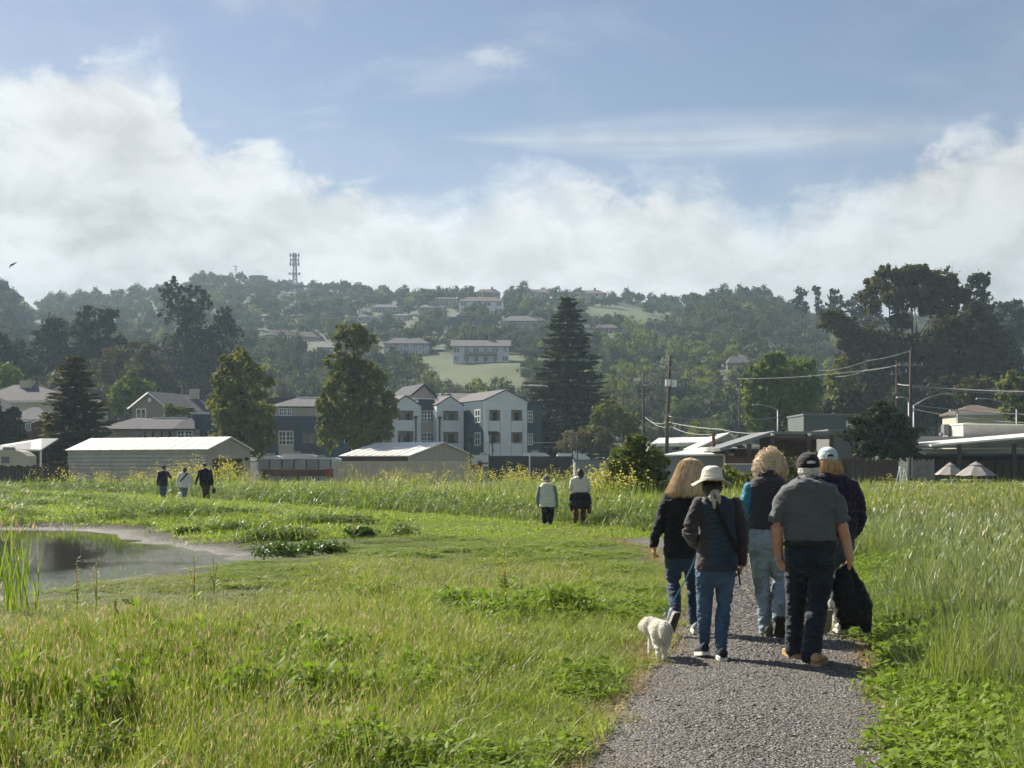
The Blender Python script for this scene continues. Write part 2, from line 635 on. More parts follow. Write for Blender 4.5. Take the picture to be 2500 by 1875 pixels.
# ---------------------------------------------------------------- gravel footpath
def gravel_material():
    m, t, o = mat_new('gravel')
    b = t.new('ShaderNodeBsdfPrincipled')
    pos = t.new('ShaderNodeNewGeometry').outputs['Position']
    v = t.new('ShaderNodeTexVoronoi', feature='F1')
    t.set(v.inputs['Vector'], pos)
    v.inputs['Scale'].default_value = 55.0
    vc = t.new('ShaderNodeSeparateColor')
    t.l.new(v.outputs['Color'], vc.inputs[0])
    n = t.noise(pos, 1.1, 5, 0.6)
    c = t.ramp(vc.outputs[0], [(0.0, (0.080, 0.073, 0.067)), (0.5, (0.170, 0.156, 0.143)), (0.85, (0.27, 0.248, 0.227)), (1.0, (0.44, 0.41, 0.37))])
    c = t.mix(t.math('MULTIPLY', t.step(n, 0.42, 0.68), 0.75), c, (0.205, 0.180, 0.150))
    c = t.mix(t.step(v.outputs['Distance'], 0.35, 0.75), c, (0.035, 0.032, 0.03))
    t.set(b.inputs['Base Color'], c)
    b.inputs['Roughness'].default_value = 0.9
    bp = t.new('ShaderNodeBump')
    bp.inputs['Strength'].default_value = 1.0
    bp.inputs['Distance'].default_value = 0.018
    t.set(bp.inputs['Height'], t.math('SUBTRACT', 1.0, v.outputs['Distance']))
    t.l.new(bp.outputs[0], b.inputs['Normal'])
    t.l.new(b.outputs[0], o.inputs[0])
    return m


tang = np.gradient(PATHC, axis=0)
tang /= np.linalg.norm(tang, axis=1)[:, None]
nrm = np.stack([tang[:, 1], -tang[:, 0]], 1)
cols = np.linspace(-1, 1, 13)
PV = []
NP_ = int(np.argmax(PATHC[:, 1] > 30.6))          # further on the track is mown grass
for i, (c, n_) in enumerate(zip(PATHC[:NP_], nrm[:NP_])):
    for k in cols:
        jit = (vnoise(np.array(i * 0.55), np.array(k * 3 + 40.0), 2) - 0.5) * 0.16 * (abs(k) > 0.95)
        wdt = PATH_W + 0.06 + jit
        p = c + n_ * k * wdt
        PV.append((p[0], p[1]))
PV = np.array(PV)
pz = H(PV[:, 0], PV[:, 1]) + 0.012 + 0.025 * np.tile(1 - cols ** 2, NP_) - 0.02 * np.tile(np.abs(cols) > 0.95, NP_)
nC = len(cols)
i = np.arange(NP_ * nC).reshape(NP_, nC)
F = np.stack([i[:-1, :-1], i[:-1, 1:], i[1:, 1:], i[1:, :-1]], -1).reshape(-1, 4)
path_o = link(bpy.data.objects.new('footpath', np_mesh('footpath', np.column_stack([PV, pz]), F, gravel_material(), smooth=True)))
tag(path_o, 'grey gravel footpath curving through the meadow', kind='structure')


# ---------------------------------------------------------------- hills
RIDGE = np.array([(-1500, 800, 900), (-600, 730, 700), (-200, 695, 650), (0, 712, 650), (40, 748, 700), (70, 768, 850), (130, 735, 900), (300, 726, 900),
                  (420, 712, 930), (490, 684, 950), (600, 692, 950), (700, 704, 950), (760, 710, 900), (850, 712, 850), (960, 726, 800),
                  (1040, 730, 780), (1200, 728, 750), (1350, 727, 750), (1500, 732, 760), (1600, 738, 800), (1650, 752, 800), (1700, 735, 700),
                  (1800, 722, 680), (1880, 738, 680), (1960, 778, 700), (2050, 800, 750), (2200, 790, 800), (2400, 770, 800), (2500, 760, 800),
                  (3000, 750, 800), (4200, 800, 900)], float)
HILL0 = 235.0


def hill_z(X, Y):
    X = np.asarray(X, float)
    Y = np.asarray(Y, float)
    px = 1250 + FPX * X / np.maximum(Y, 1)
    py = np.interp(px, RIDGE[:, 0], RIDGE[:, 1])
    yr = np.interp(px, RIDGE[:, 0], RIDGE[:, 2])
    zr = EYE + (HZ - py) / FPX * yr
    t = (Y - HILL0) / (yr - HILL0)
    tt = np.clip(t, 0, 1)
    s = np.where(t < 0, t * 0.1, np.where(t > 1, 1 - (t - 1) * 0.9, 0.9 * tt + 0.1 * tt * tt))
    z = -0.8 + (zr + 0.8) * s
    z = z + (fbm(X / 90, Y / 90, 4, 3) - 0.5) * 14 * np.clip(np.minimum(tt * 4, (1 - tt) * 3), 0, 1) * (t < 1)
    # the terrace cut below the white house
    return z


us = np.linspace(-0.82, 0.82, 190)
yh = np.concatenate([np.linspace(215, 520, 60), np.linspace(526, 1000, 80), np.linspace(1015, 1700, 20)])
U, YY = np.meshgrid(us, yh)
X = U * YY
Z = hill_z(X, YY)
V = np.stack([X, YY, Z], -1).reshape(-1, 3)
i = np.arange(U.size).reshape(U.shape)
F = np.stack([i[:-1, :-1], i[:-1, 1:], i[1:, 1:], i[1:, :-1]], -1).reshape(-1, 4)


def hill_material():
    m, t, o = mat_new('hill_grass')
    b = t.new('ShaderNodeBsdfPrincipled')
    pos = t.new('ShaderNodeNewGeometry').outputs['Position']
    n = t.noise(pos, 0.03, 5, 0.6)
    nf = t.noise(pos, 0.5, 5, 0.65)
    c = t.mix(t.step(n, 0.35, 0.65), (0.040, 0.060, 0.016), (0.068, 0.084, 0.026))
    c = t.mix(t.math('MULTIPLY', t.step(nf, 0.45, 0.7), 0.6), c, (0.06, 0.085, 0.025))
    scrub = t.mix(t.step(nf, 0.35, 0.65), (0.026, 0.036, 0.016), (0.052, 0.064, 0.028))
    c = t.mix(t.new('ShaderNodeAttribute', attribute_name='meadow').outputs['Fac'], scrub, c)
    t.set(b.inputs['Base Color'], c)
    b.inputs['Roughness'].default_value = 0.9
    t.l.new(b.outputs[0], o.inputs[0])
    return m


hm = np_mesh('hills', V, F, hill_material(), smooth=True)
hpx, hpy = 1250 + FPX * U, HZ - (Z - EYE) / YY * FPX
mead = np.zeros(U.shape)
for (ax, bx_, ay, by_) in ((1045, 1285, 855, 990), (1435, 1560, 738, 785), (1540, 1650, 752, 795), (930, 1060, 865, 960)):
    mead = np.maximum(mead, sstep(hpx, ax - 12, ax + 12) * (1 - sstep(hpx, bx_ - 12, bx_ + 12)) * sstep(hpy, ay - 8, ay + 8) * (1 - sstep(hpy, by_ - 8, by_ + 8)) * (YY < 790))
at_ = hm.attributes.new('meadow', 'FLOAT', 'POINT')
at_.data.foreach_set('value', mead.astype(np.float32).ravel())
hills = link(bpy.data.objects.new('hills', hm))
tag(hills, 'wooded green hills rising behind the town', kind='structure')


def hill_point(px, py):
    """first point of the hillside seen at a photo pixel"""
    Y = np.linspace(238, 1000, 1500)
    X = (px - 1250) / FPX * Y
    z = hill_z(X, Y)
    row = HZ - (z - EYE) / Y * FPX
    k = np.argmax(row <= py)
    if row[k] > py:
        k = int(np.argmin(row))
    return Vector((X[k], Y[k], z[k]))


# ---------------------------------------------------------------- haze
def build_haze():
    m, t, o = mat_new('haze')
    v = t.new('ShaderNodeVolumePrincipled')
    v.inputs['Color'].default_value = (0.62, 0.81, 1.0, 1)
    v.inputs['Density'].default_value = 0.00024
    v.inputs['Anisotropy'].default_value = 0.15
    t.l.new(v.outputs[0], o.inputs['Volume'])
    b = MB().box(-1450, 1450, -310, 1720, -12, 165)
    h = b.build('haze', m)
    tag(h, 'thin pale morning haze in the air', kind='stuff')
    return h


build_haze()

# ================================================================ TREES
BARK = surf('bark', (0.075, 0.058, 0.045), 0.95, 0.3, 6.0, 0.6, 30)
BARK_PALE = surf('bark_pale', (0.20, 0.17, 0.14), 0.9, 0.3, 4.0, 0.4, 30)
LM = {
    'oak': leafmat('leaf_oak', (0.041, 0.062, 0.024), (0.081, 0.108, 0.041), 0.22, 0.7, 0.08, patch=0.02),
    'oakgrey': leafmat('leaf_oak_grey', (0.068, 0.086, 0.047), (0.111, 0.130, 0.072), 0.22, 0.7, 0.08, patch=0.02),
    'lime': leafmat('leaf_lime', (0.111, 0.156, 0.034), (0.195, 0.227, 0.052), 0.35, 0.7, 0.08, patch=0.03),
    'euc': leafmat('leaf_eucalyptus', (0.026, 0.033, 0.020), (0.045, 0.052, 0.032), 0.18, 0.7, 0.08, patch=0.05),
    'olive': leafmat('leaf_olive', (0.105, 0.130, 0.036), (0.190, 0.205, 0.066), 0.36, 0.7, 0.08, patch=0.12),
    'green': leafmat('leaf_green', (0.090, 0.145, 0.028), (0.165, 0.215, 0.048), 0.36, 0.7, 0.08, patch=0.12),
    'dark': leafmat('leaf_dark', (0.026, 0.038, 0.017), (0.050, 0.062, 0.026), 0.2, 0.7, 0.08, patch=0.12),
    'brown': leafmat('leaf_brownish', (0.062, 0.066, 0.026), (0.120, 0.108, 0.045), 0.28, 0.7, 0.08, patch=0.1),
    'pine': leafmat('leaf_pine', (0.031, 0.047, 0.021), (0.062, 0.078, 0.036), 0.18, 0.7, 0.08, patch=0.2),
    'norfolk': leafmat('leaf_norfolk', (0.027, 0.043, 0.022), (0.075, 0.083, 0.045), 0.2, 0.7, 0.08, patch=0.5),
    'tan': leafmat('leaf_tan', (0.105, 0.100, 0.052), (0.150, 0.130, 0.070), 0.25, 0.7, 0.08, patch=0.2),
    'bush': leafmat('leaf_bush', (0.084, 0.126, 0.022), (0.196, 0.182, 0.042), 0.3, 0.7, 0.08, patch=0.6),
}


def leaf_cloud(lobes, n, size, seed, clump=0.30, per=16, inner=0.25, droop=0.0):
    r = np.random.default_rng(seed)
    L = np.array(lobes, float)
    wt = (L[:, 3] * L[:, 4] * L[:, 5]) ** (2 / 3)
    nc = max(len(L) * 3, n // per)
    which = r.choice(len(L), nc, p=wt / wt.sum())
    d = r.normal(size=(nc, 3))
    d /= np.linalg.norm(d, axis=1)[:, None]
    rad = np.where(r.random(nc) < inner, r.uniform(0.25, 0.75, nc), r.uniform(0.78, 1.02, nc))
    lc = L[which]
    cc = lc[:, :3] + d * lc[:, 3:] * rad[:, None]
    cr = clump * lc[:, 3:].mean(1) * r.uniform(0.6, 1.3, nc)
    k = r.integers(0, nc, n)
    g = r.normal(size=(n, 3)) * 0.55
    g *= np.array([1, 1, 0.75])
    pos = cc[k] + g * cr[k][:, None]
    pos[:, 2] -= droop * np.abs(r.normal(size=n)) * cr[k]
    outw = d[k] * 0.6 + g * 0.5 + r.normal(size=(n, 3)) * 0.75 + np.array([0, 0, 0.35])
    outw /= np.linalg.norm(outw, axis=1)[:, None] + 1e-9
    a = np.cross(outw, r.normal(size=(n, 3)))
    a /= np.linalg.norm(a, axis=1)[:, None] + 1e-9
    b = np.cross(outw, a)
    s = size * r.uniform(0.55, 1.35, n)[:, None]
    V = np.stack([pos - a * s, pos + b * s * 0.55, pos + a * s, pos - b * s * 0.55], 1).reshape(-1, 3)
    F = np.arange(4 * n).reshape(n, 4)
    return V, F


def limb_mesh(base, lobes, r0, seed, fork=0.35):
    """tapered trunk with limbs that reach into the lobes"""
    rr = random.Random(seed)
    mb = MB()
    base = Vector(base)
    L = [Vector(l[:3]) for l in lobes]
    topv = max(L, key=lambda v: v.z)
    mid = sum(L, Vector()) / len(L)
    f1 = base.lerp(Vector((mid.x, mid.y, base.z + (mid.z - base.z) * fork * 1.6)), 1.0)
    f0 = base.lerp(f1, 0.5) + Vector((rr.uniform(-.3, .3), 0, 0)) * r0 * 2
    mb.tube([base - Vector((0, 0, 0.3)), f0, f1, f1.lerp(topv, 0.5), topv], [r0 * 1.25, r0, r0 * 0.8, r0 * 0.5, r0 * 0.12], 8)
    for v in L:
        t = rr.uniform(0.1, 0.6)
        st = f1.lerp(f0, t) if rr.random() < 0.5 else f1.lerp(topv, t * 0.5)
        m = st.lerp(v, 0.5) + Vector((rr.uniform(-1, 1), rr.uniform(-1, 1), rr.uniform(0, 1))) * (v - st).length * 0.10
        mb.tube([st, m, v], [r0 * 0.42, r0 * 0.28, r0 * 0.07], 6)
    return mb


def ground_z(x, y):
    if y > HILL0 - 20:
        return float(max(hill_z(np.array([x]), np.array([y]))[0], H(np.array([x]), np.array([y]))[0]))
    return float(H(np.array([x]), np.array([y]))[0])


def px_tree(name, label, Y, lobes_px, leaf, n, size, base_px=None, r0=0.3, cat='tree', group=None, clump=0.30, bark=None, droop=0.0, seed=None, depth=0.9, inner=0.25, per=16):
    """a tree whose crown lobes are measured in photo pixels at distance Y"""
    k = Y / FPX
    seed = seed if seed is not None else int(sum(l[0] + l[1] for l in lobes_px)) % 9973
    rr = random.Random(seed)
    bx = PX(base_px if base_px is not None else sum(l[0] for l in lobes_px) / len(lobes_px), Y)
    bz = ground_z(bx, Y)
    lobes = []
    for (px, py, rx, rz) in lobes_px:
        p = P(px, py, Y)
        dy = rr.uniform(-1, 1) * min(rx, 60) * k * 0.6
        lobes.append((p.x - bx, dy, p.z - bz, rx * k, (rx + rz) / 2 * k * depth, rz * k))
    main = list(lobes)
    lobes = [(x, y, z, a * .88, b_ * .88, c_ * .88) for (x, y, z, a, b_, c_) in main]
    for (x, y, z, a, b_, c_) in main:          # smaller boughs breaking the outline
        for _ in range(4):
            t1, t2, q = rr.uniform(0, 6.28), rr.uniform(-.6, 1.3), rr.uniform(.26, .42)
            lobes.append((x + a * .92 * math.cos(t1) * math.cos(t2), y + b_ * .92 * math.sin(t1) * math.cos(t2), z + c_ * .95 * math.sin(t2), a * q, b_ * q, c_ * q))
    root = empty(name, (bx, Y, bz))
    tag(root, label, cat, group)
    V, F = leaf_cloud(lobes, n, size, seed, clump, per, inner, droop)
    link(bpy.data.objects.new('crown', np_mesh('crown', V, F, LM[leaf])), root)
    limb_mesh((0, 0, 0), main, r0, seed).build('trunk', bark or BARK, root, smooth=True)
    return root


def conifer(name, label, px, Y, py_top, width_px, leaf, tiers, seed, cat='tree', droop=0.25, ragged=0.15, low=0.06, size=0.2, power=0.8, per=26, gap=0.55):
    """straight trunk with whorls of flat sprays"""
    r = np.random.default_rng(seed)
    bx = PX(px, Y)
    bz = ground_z(bx, Y)
    ht = PZ(py_top, Y) - bz
    R = width_px / 2 * Y / FPX
    root = empty(name, (bx, Y, bz))
    tag(root, label, cat)
    MB().tube([(0, 0, -0.3), (0, 0, ht * 0.5), (0, 0, ht * 0.99)], [R * 0.11, R * 0.06, 0.03], 8).build('trunk', BARK, root, smooth=True)
    br = MB()
    Vs = []
    for i in range(tiers):
        t = low + (1 - low) * (i / tiers)
        z = ht * (t + r.normal() * .12 * (1 - low) / tiers)
        rad = R * min(1.0, (1 - t) ** power * 1.08 + 0.02) * (0.82 + 0.18 * min(1, t / 0.2))
        nb = 7 if t < 0.7 else 5
        off = r.random() * 6.28
        for b in range(nb):
            a = off + b * 2 * math.pi / nb + r.normal() * 0.12
            ln = rad * (1 + r.normal() * ragged)
            d = np.array([math.cos(a), math.sin(a), 0])
            z1 = z - droop * ln * 0.5
            br.tube([(0, 0, z), tuple(d * ln * 0.6 + np.array([0, 0, z1])), tuple(d * ln * 0.97 + np.array([0, 0, z1 + 0.08 * ln]))], [0.05, 0.035, 0.01], 4, False)
            m = max(6, int(per * (0.4 + ln / R)))
            s = r.uniform(0.12, 1.0, m) ** 0.8
            side = r.normal(size=m) * 0.16 * ln * (1.1 - s * 0.7)
            perp = np.array([-d[1], d[0], 0])
            c = d * (s * ln)[:, None] + perp * side[:, None]
            c[:, 2] = z - droop * ln * np.where(s < 0.6, s / 0.6 * 0.5, 0.5 - (s - 0.6) * 0.35) + r.normal(size=m) * 0.05 * gap
            ax = d * 0.8 + perp * (side / (0.16 * ln + 1e-6))[:, None] * 0.5 + r.normal(size=(m, 3)) * 0.22
            ax /= np.linalg.norm(ax, axis=1)[:, None]
            wv = np.cross(ax, np.array([0, 0, 1]) + r.normal(size=(m, 3)) * 0.45)
            wv /= np.linalg.norm(wv, axis=1)[:, None] + 1e-9
            sz = size * r.uniform(0.7, 1.5, m)[:, None]
            Vs.append(np.stack([c - ax * sz * 1.5, c + wv * sz * 0.6, c + ax * sz * 1.5, c - wv * sz * 0.6], 1).reshape(-1, 3))
    V = np.concatenate(Vs)
    crown = link(bpy.data.objects.new('crown', np_mesh('crown', V, np.arange(len(V)).reshape(-1, 4), LM[leaf])), root)
    tag(br.build('branches', BARK, crown, smooth=True), kind='stuff')
    return root


# ---- named trees
px_tree('eucalyptus_tree', 'tallest dark eucalyptus with a double top behind the grey-roofed houses', 300,
        [(425, 708, 36, 24), (418, 750, 30, 40), (482, 728, 40, 30), (465, 785, 42, 55), (545, 780, 26, 34), (540, 828, 40, 50), (440, 870, 62, 75), (510, 890, 64, 75), (470, 960, 90, 70)],
        'euc', 15000, 0.42, 470, 0.7, clump=0.26, droop=0.6, bark=BARK_PALE)
px_tree('pine_tree', 'broad dark pine, leftmost of three in front of the wooded ridge', 285, [(128, 800, 40, 32), (118, 850, 52, 36), (140, 900, 48, 40), (100, 930, 50, 45)], 'dark', 6500, 0.42, r0=0.5, clump=0.32)
px_tree('pine_tree', 'pointed dark pine between the broad pine and the knobbly pine', 285, [(210, 765, 22, 22), (208, 810, 36, 36), (222, 865, 38, 42), (200, 920, 45, 50)], 'dark', 6000, 0.42, r0=0.5, clump=0.34)
px_tree('pine_tree', 'knobbly topped pine next to the tall eucalyptus', 285, [(268, 772, 26, 22), (262, 815, 24, 32), (285, 860, 44, 34), (255, 890, 40, 40), (300, 880, 30, 25)], 'dark', 6000, 0.42, r0=0.5, clump=0.34)
px_tree('round_tree', 'brown-topped round tree below the knobbly pine', 270, [(290, 870, 34, 30), (300, 920, 50, 50), (265, 940, 50, 55)], 'brown', 5200, 0.40, r0=0.4)
px_tree('round_tree', 'rounded dark tree at the foot of the tall eucalyptus', 265, [(355, 860, 32, 30), (360, 915, 55, 55), (330, 950, 45, 50), (400, 945, 50, 50)], 'brown', 6000, 0.40, r0=0.4)
px_tree('bushy_tree', 'dark bluish tree crowding behind the chimney house', 260, [(30, 860, 55, 40), (60, 915, 70, 50), (-30, 900, 60, 60)], 'dark', 6500, 0.42, r0=0.4)
px_tree('bushy_tree', 'grey-green tree filling the gap below the three pines', 250, [(170, 950, 80, 55), (240, 985, 60, 50), (110, 985, 60, 50)], 'oakgrey', 6500, 0.40, r0=0.4)
px_tree('garden_tree', 'bright green garden tree at the edge of the frame behind the roofs', 215, [(25, 915, 38, 30), (5, 945, 40, 40), (45, 950, 30, 35)], 'green', 3600, 0.34, r0=0.25)
px_tree('garden_tree', 'bright green garden tree rising behind the tan gabled house', 205, [(315, 935, 26, 28), (340, 960, 40, 35), (300, 980, 30, 40), (385, 975, 25, 25)], 'green', 3600, 0.33, r0=0.25)
px_tree('yellow_green_bush', 'yellow-green bush between the tan gabled house and the hip roof', 178, [(428, 998, 26, 14), (408, 1010, 16, 12), (450, 1004, 14, 10)], 'lime', 1200, 0.24, r0=0.1)
px_tree('dark_hedge_tree', 'dark leafy tree on the edge of the frame in front of the roofs', 150, [(15, 1040, 40, 40), (-30, 1060, 50, 60), (40, 1075, 22, 35)], 'dark', 4200, 0.28, r0=0.25)
conifer('redwood_tree', 'shaggy dark redwood standing behind the long white-roofed shed', 183, 138, 862, 205, 'brown', 34, 5, droop=0.30, ragged=0.25, size=0.26, power=0.62, per=34, low=0.10)
px_tree('elm_tree', 'olive green tree behind the open end of the long shed', 142,
        [(580, 880, 36, 32), (553, 935, 36, 42), (615, 925, 44, 48), (560, 1000, 50, 50), (625, 1000, 46, 55), (548, 1060, 36, 50), (600, 1070, 50, 50), (645, 1065, 26, 40)],
        'olive', 11500, 0.25, 590, 0.35, clump=0.25, droop=0.3)
px_tree('willow_tree', 'tall feathery olive tree with a narrow top before the apartments', 148,
        [(862, 812, 44, 24), (890, 828, 28, 24), (850, 858, 34, 28), (832, 905, 40, 40), (900, 925, 58, 46), (932, 985, 40, 50), (850, 975, 54, 52), (800, 985, 34, 30), (880, 1045, 62, 48), (810, 1060, 36, 36), (942, 1040, 24, 36), (795, 1020, 22, 24)],
        'olive', 14500, 0.26, 868, 0.4, clump=0.22, droop=0.7)
conifer('norfolk_pine', 'tall symmetrical conifer with upswept tiers beside the apartments', 1385, 205, 722, 250, 'norfolk', 48, 11, droop=0.14, ragged=0.16, size=0.36, power=0.66, per=46, low=0.07)
px_tree('tan_tree', 'tan olive-like tree at the foot of the tall conifer', 172, [(1415, 1065, 45, 22), (1460, 1075, 40, 25), (1400, 1090, 40, 20)], 'tan', 3600, 0.26, r0=0.2)
px_tree('tan_tree', 'tan tree beneath the pair of thin utility poles', 190, [(1485, 1010, 40, 28), (1530, 1035, 35, 28), (1460, 1045, 30, 25)], 'olive', 3200, 0.28, r0=0.2)
px_tree('shrub_tree', 'dense yellow-tipped shrub behind the long-haired walker', 56,
        [(1556, 1082, 30, 26), (1530, 1120, 40, 36), (1585, 1125, 40, 40), (1550, 1165, 70, 42), (1600, 1190, 45, 36), (1510, 1190, 42, 34)], 'bush', 12000, 0.085, 1555, 0.12, cat='shrub', clump=0.30)
px_tree('maple_tree', 'spreading bright green maple behind the dark open shed', 185,
        [(1895, 905, 56, 36), (1950, 915, 48, 46), (1985, 960, 30, 40), (1850, 950, 42, 45), (1905, 975, 82, 55), (1955, 1020, 50, 45), (1850, 1025, 38, 36), (1835, 990, 24, 30)], 'green', 13000, 0.32, 1900, 0.4, clump=0.30)
px_tree('great_eucalyptus', 'huge spreading dark eucalyptus towering over the restaurant roofs', 225,
        [(2165, 690, 44, 38), (2228, 672, 58, 26), (2292, 688, 50, 36), (2195, 728, 60, 32), (2290, 738, 56, 40), (2325, 790, 46, 40), (2128, 738, 26, 32), (2340, 720, 24, 20),
         (2045, 785, 44, 24), (2020, 775, 24, 16), (2105, 820, 56, 42), (2165, 850, 50, 44), (2080, 865, 42, 36),
         (2390, 800, 44, 50), (2350, 860, 70, 50), (2420, 870, 46, 60), (2280, 905, 74, 56), (2175, 935, 74, 56), (2360, 955, 95, 56), (2120, 950, 54, 46), (2240, 990, 80, 45), (2240, 850, 45, 40), (2300, 830, 40, 34), (2190, 790, 34, 26)],
        'brown', 44000, 0.44, 2225, 0.5, clump=0.31, droop=0.4)
px_tree('pine_tree', 'pointed dark pine behind the huge eucalyptus', 265, [(2392, 685, 26, 24), (2370, 725, 30, 26), (2405, 735, 36, 32), (2400, 790, 52, 50), (2440, 850, 45, 60), (2460, 920, 50, 70)], 'dark', 9000, 0.42, r0=0.5)
px_tree('pale_tree', 'hazy grey tree at the frame edge beyond the pointed pine', 330, [(2470, 755, 36, 26), (2500, 790, 50, 40), (2470, 830, 45, 45)], 'euc', 4200, 0.45, r0=0.4)
px_tree('sparse_tree', 'thin see-through tree on the skyline, left of its slimmer twin', 480, [(1955, 712, 15, 16), (1952, 738, 18, 16), (1960, 752, 16, 12)], 'euc', 900, 0.55, r0=0.3, clump=0.4)
px_tree('sparse_tree', 'slimmest see-through tree on the skyline beside the wooded dome', 480, [(1992, 715, 9, 18), (1994, 742, 12, 16), (2000, 758, 16, 12)], 'euc', 800, 0.55, r0=0.3, clump=0.4)
px_tree('sparse_tree', 'bushier hazy tree on the skyline beside the huge eucalyptus', 430, [(2040, 724, 18, 18), (2048, 752, 28, 24), (2085, 760, 30, 34), (2100, 725, 18, 16), (2130, 775, 30, 30)], 'euc', 3800, 0.5, r0=0.3, clump=0.35)
px_tree('tall_shrub', 'greyish green tree below the huge eucalyptus limbs', 200, [(2050, 930, 36, 45), (2060, 985, 40, 45)], 'olive', 4200, 0.33, r0=0.25)
px_tree('street_tree', 'rounded dark street tree behind the white roof box', 165, [(2470, 950, 40, 36), (2490, 1000, 45, 40)], 'olive', 3600, 0.30, r0=0.25)
px_tree('street_tree', 'flat-topped dull tree behind the curved street lamps', 195, [(2395, 940, 45, 20), (2360, 960, 40, 26), (2420, 975, 40, 26)], 'brown', 3600, 0.32, r0=0.25)
px_tree('pine_tree', 'dark pine with layered branches beside the dark open shed', 102,
        [(2150, 1000, 36, 14), (2125, 1025, 46, 16), (2180, 1030, 44, 16), (2095, 1062, 52, 18), (2165, 1066, 52, 18), (2215, 1060, 40, 20), (2130, 1100, 64, 18), (2205, 1100, 46, 22)], 'pine', 10000, 0.17, 2128, 0.2, clump=0.34, bark=BARK_PALE)
px_tree('oak_tree', 'dark spreading oak filling the space under the huge eucalyptus', 205, [(2300, 980, 60, 50), (2250, 1010, 60, 40), (2370, 1000, 60, 45), (2200, 985, 40, 40)], 'dark', 9000, 0.36, r0=0.4)
px_tree('oak_tree', 'dark oak behind the grey flat-roofed annex', 190, [(2080, 1000, 55, 45), (2030, 1020, 45, 36), (2130, 1020, 40, 40)], 'dark', 6000, 0.34, r0=0.3)
px_tree('oak_tree', 'dark oak behind the tan hip-roofed house', 215, [(2440, 985, 60, 50), (2500, 960, 50, 50), (2400, 1000, 40, 36)], 'dark', 7000, 0.36, r0=0.35)
px_tree('laurel_bush', 'dark laurel hedge bush behind the floppy sun hat', 62, [(1770, 1175, 40, 40), (1720, 1190, 35, 40), (1815, 1190, 35, 40), (1770, 1215, 60, 30)], 'olive', 4000, 0.10, r0=0.08, cat='shrub')
px_tree('laurel_bush', 'leafy bush rising behind the black baseball cap', 66, [(1905, 1110, 20, 14), (1920, 1150, 40, 40), (1990, 1125, 36, 24), (1985, 1160, 40, 30), (1950, 1200, 60, 35)], 'olive', 4000, 0.10, r0=0.08, cat='shrub')
px_tree('fence_bush', 'low green bush at the foot of the dark plank fence', 96, [(2150, 1180, 20, 18), (2125, 1190, 24, 14)], 'green', 1200, 0.14, r0=0.05, cat='shrub')

# ---- hillside wood: oak crowns shared by copies
OAKS = {}


def oak_variants():
    r = random.Random(31)
    for kind in ('oak', 'oakgrey', 'lime', 'euc'):
        OAKS[kind] = []
        for v in range(4 if kind == 'oak' else 2):
            lobes = [(0, 0, 0.62, 0.62, 0.62, 0.48)]
            for i in range(8):
                a = i * 0.785 + r.uniform(-.3, .3)
                q = r.uniform(0.42, 0.72)
                s = r.uniform(0.26, 0.42)
                lobes.append((math.cos(a) * q, math.sin(a) * q, r.uniform(0.38, 0.85), s, s, s * 0.8))
            lobes.append((r.uniform(-.2, .2), r.uniform(-.2, .2), r.uniform(0.95, 1.25), 0.4, 0.4, 0.3))
            V, F = leaf_cloud(lobes, 1500, 0.085, 500 + v * 7 + len(OAKS) * 31, 0.40, 14, 0.2)
            mb = MB().tube([(0, 0, -0.35), (0.02, 0, 0.25), (0.05, 0.03, 0.7)], [0.10, 0.08, 0.04], 6)
            Vt, nt = np.array(mb.v), len(V)
            quads = [f for f in mb.f if len(f) == 4]
            Vall = np.concatenate([V, Vt])
            Fall = np.concatenate([F, np.array(quads) + nt])
            me = np_mesh('oak_tree', Vall, Fall, [LM[kind], BARK], midx=[0] * len(F) + [1] * len(quads))
            OAKS[kind].append(me)


oak_variants()
CLEAR = []        # (px0, px1, py0, py1, Y): views of houses and meadows that trees nearer than Y must leave open

# ================================================================ BUILDINGS
WHITE = surf('white_paint', (0.62, 0.64, 0.66), 0.6, 0.06, 0.8, stain=0.18, streak=True)
STUCCO = surf('grey_white_stucco', (0.70, 0.72, 0.74), 0.85, 0.06, 0.5, 0.3, 20, stain=0.12, streak=True)
TEAL = surf('teal_siding', (0.030, 0.068, 0.090), 0.7, 0.10, 0.6, 0.3, 12)
BEIGE = surf('beige_siding', (0.42, 0.37, 0.31), 0.75, 0.08, 0.6, 0.2, 12, stain=0.1, streak=True)
TAUPE = surf('taupe_siding', (0.24, 0.215, 0.185), 0.8, 0.08, 0.6)
CREAM = surf('cream_stucco', (0.50, 0.45, 0.36), 0.8, 0.08, 0.5)
SHINGLE = surf('grey_shingle', (0.115, 0.110, 0.115), 0.9, 0.2, 2.5, 0.5, 8)
SHINGLE_D = surf('dark_shingle', (0.045, 0.046, 0.060), 0.9, 0.2, 2.5, 0.5, 8)
SHINGLE_B = surf('brown_tile', (0.130, 0.100, 0.085), 0.9, 0.2, 1.0, 0.5, 4)
TRIM = surf('white_trim', (0.74, 0.74, 0.72), 0.5, 0.05, 2.0)
DARKTRIM = surf('dark_trim', (0.030, 0.030, 0.034), 0.5, 0.1)
GLASS = surf('window_glass', (0.020, 0.024, 0.030), 0.06, 0.1, 1.0, spec=0.8)
DARKROOM = surf('shaded_interior', (0.13, 0.11, 0.09), 0.9, 0.2)
METAL_W = surf('white_metal_roof', (0.80, 0.78, 0.70), 0.38, 0.08, 1.0, stain=0.25)
METAL_WALL = surf('weathered_siding', (0.42, 0.395, 0.34), 0.6, 0.15, 0.7, stain=0.55, streak=True)
CONTAINER = surf('beige_container', (0.56, 0.50, 0.39), 0.55, 0.08, 0.7, stain=0.3, streak=True)
METAL_G = surf('grey_metal', (0.19, 0.195, 0.195), 0.55, 0.1, 1.0, metal=0.2, stain=0.2)
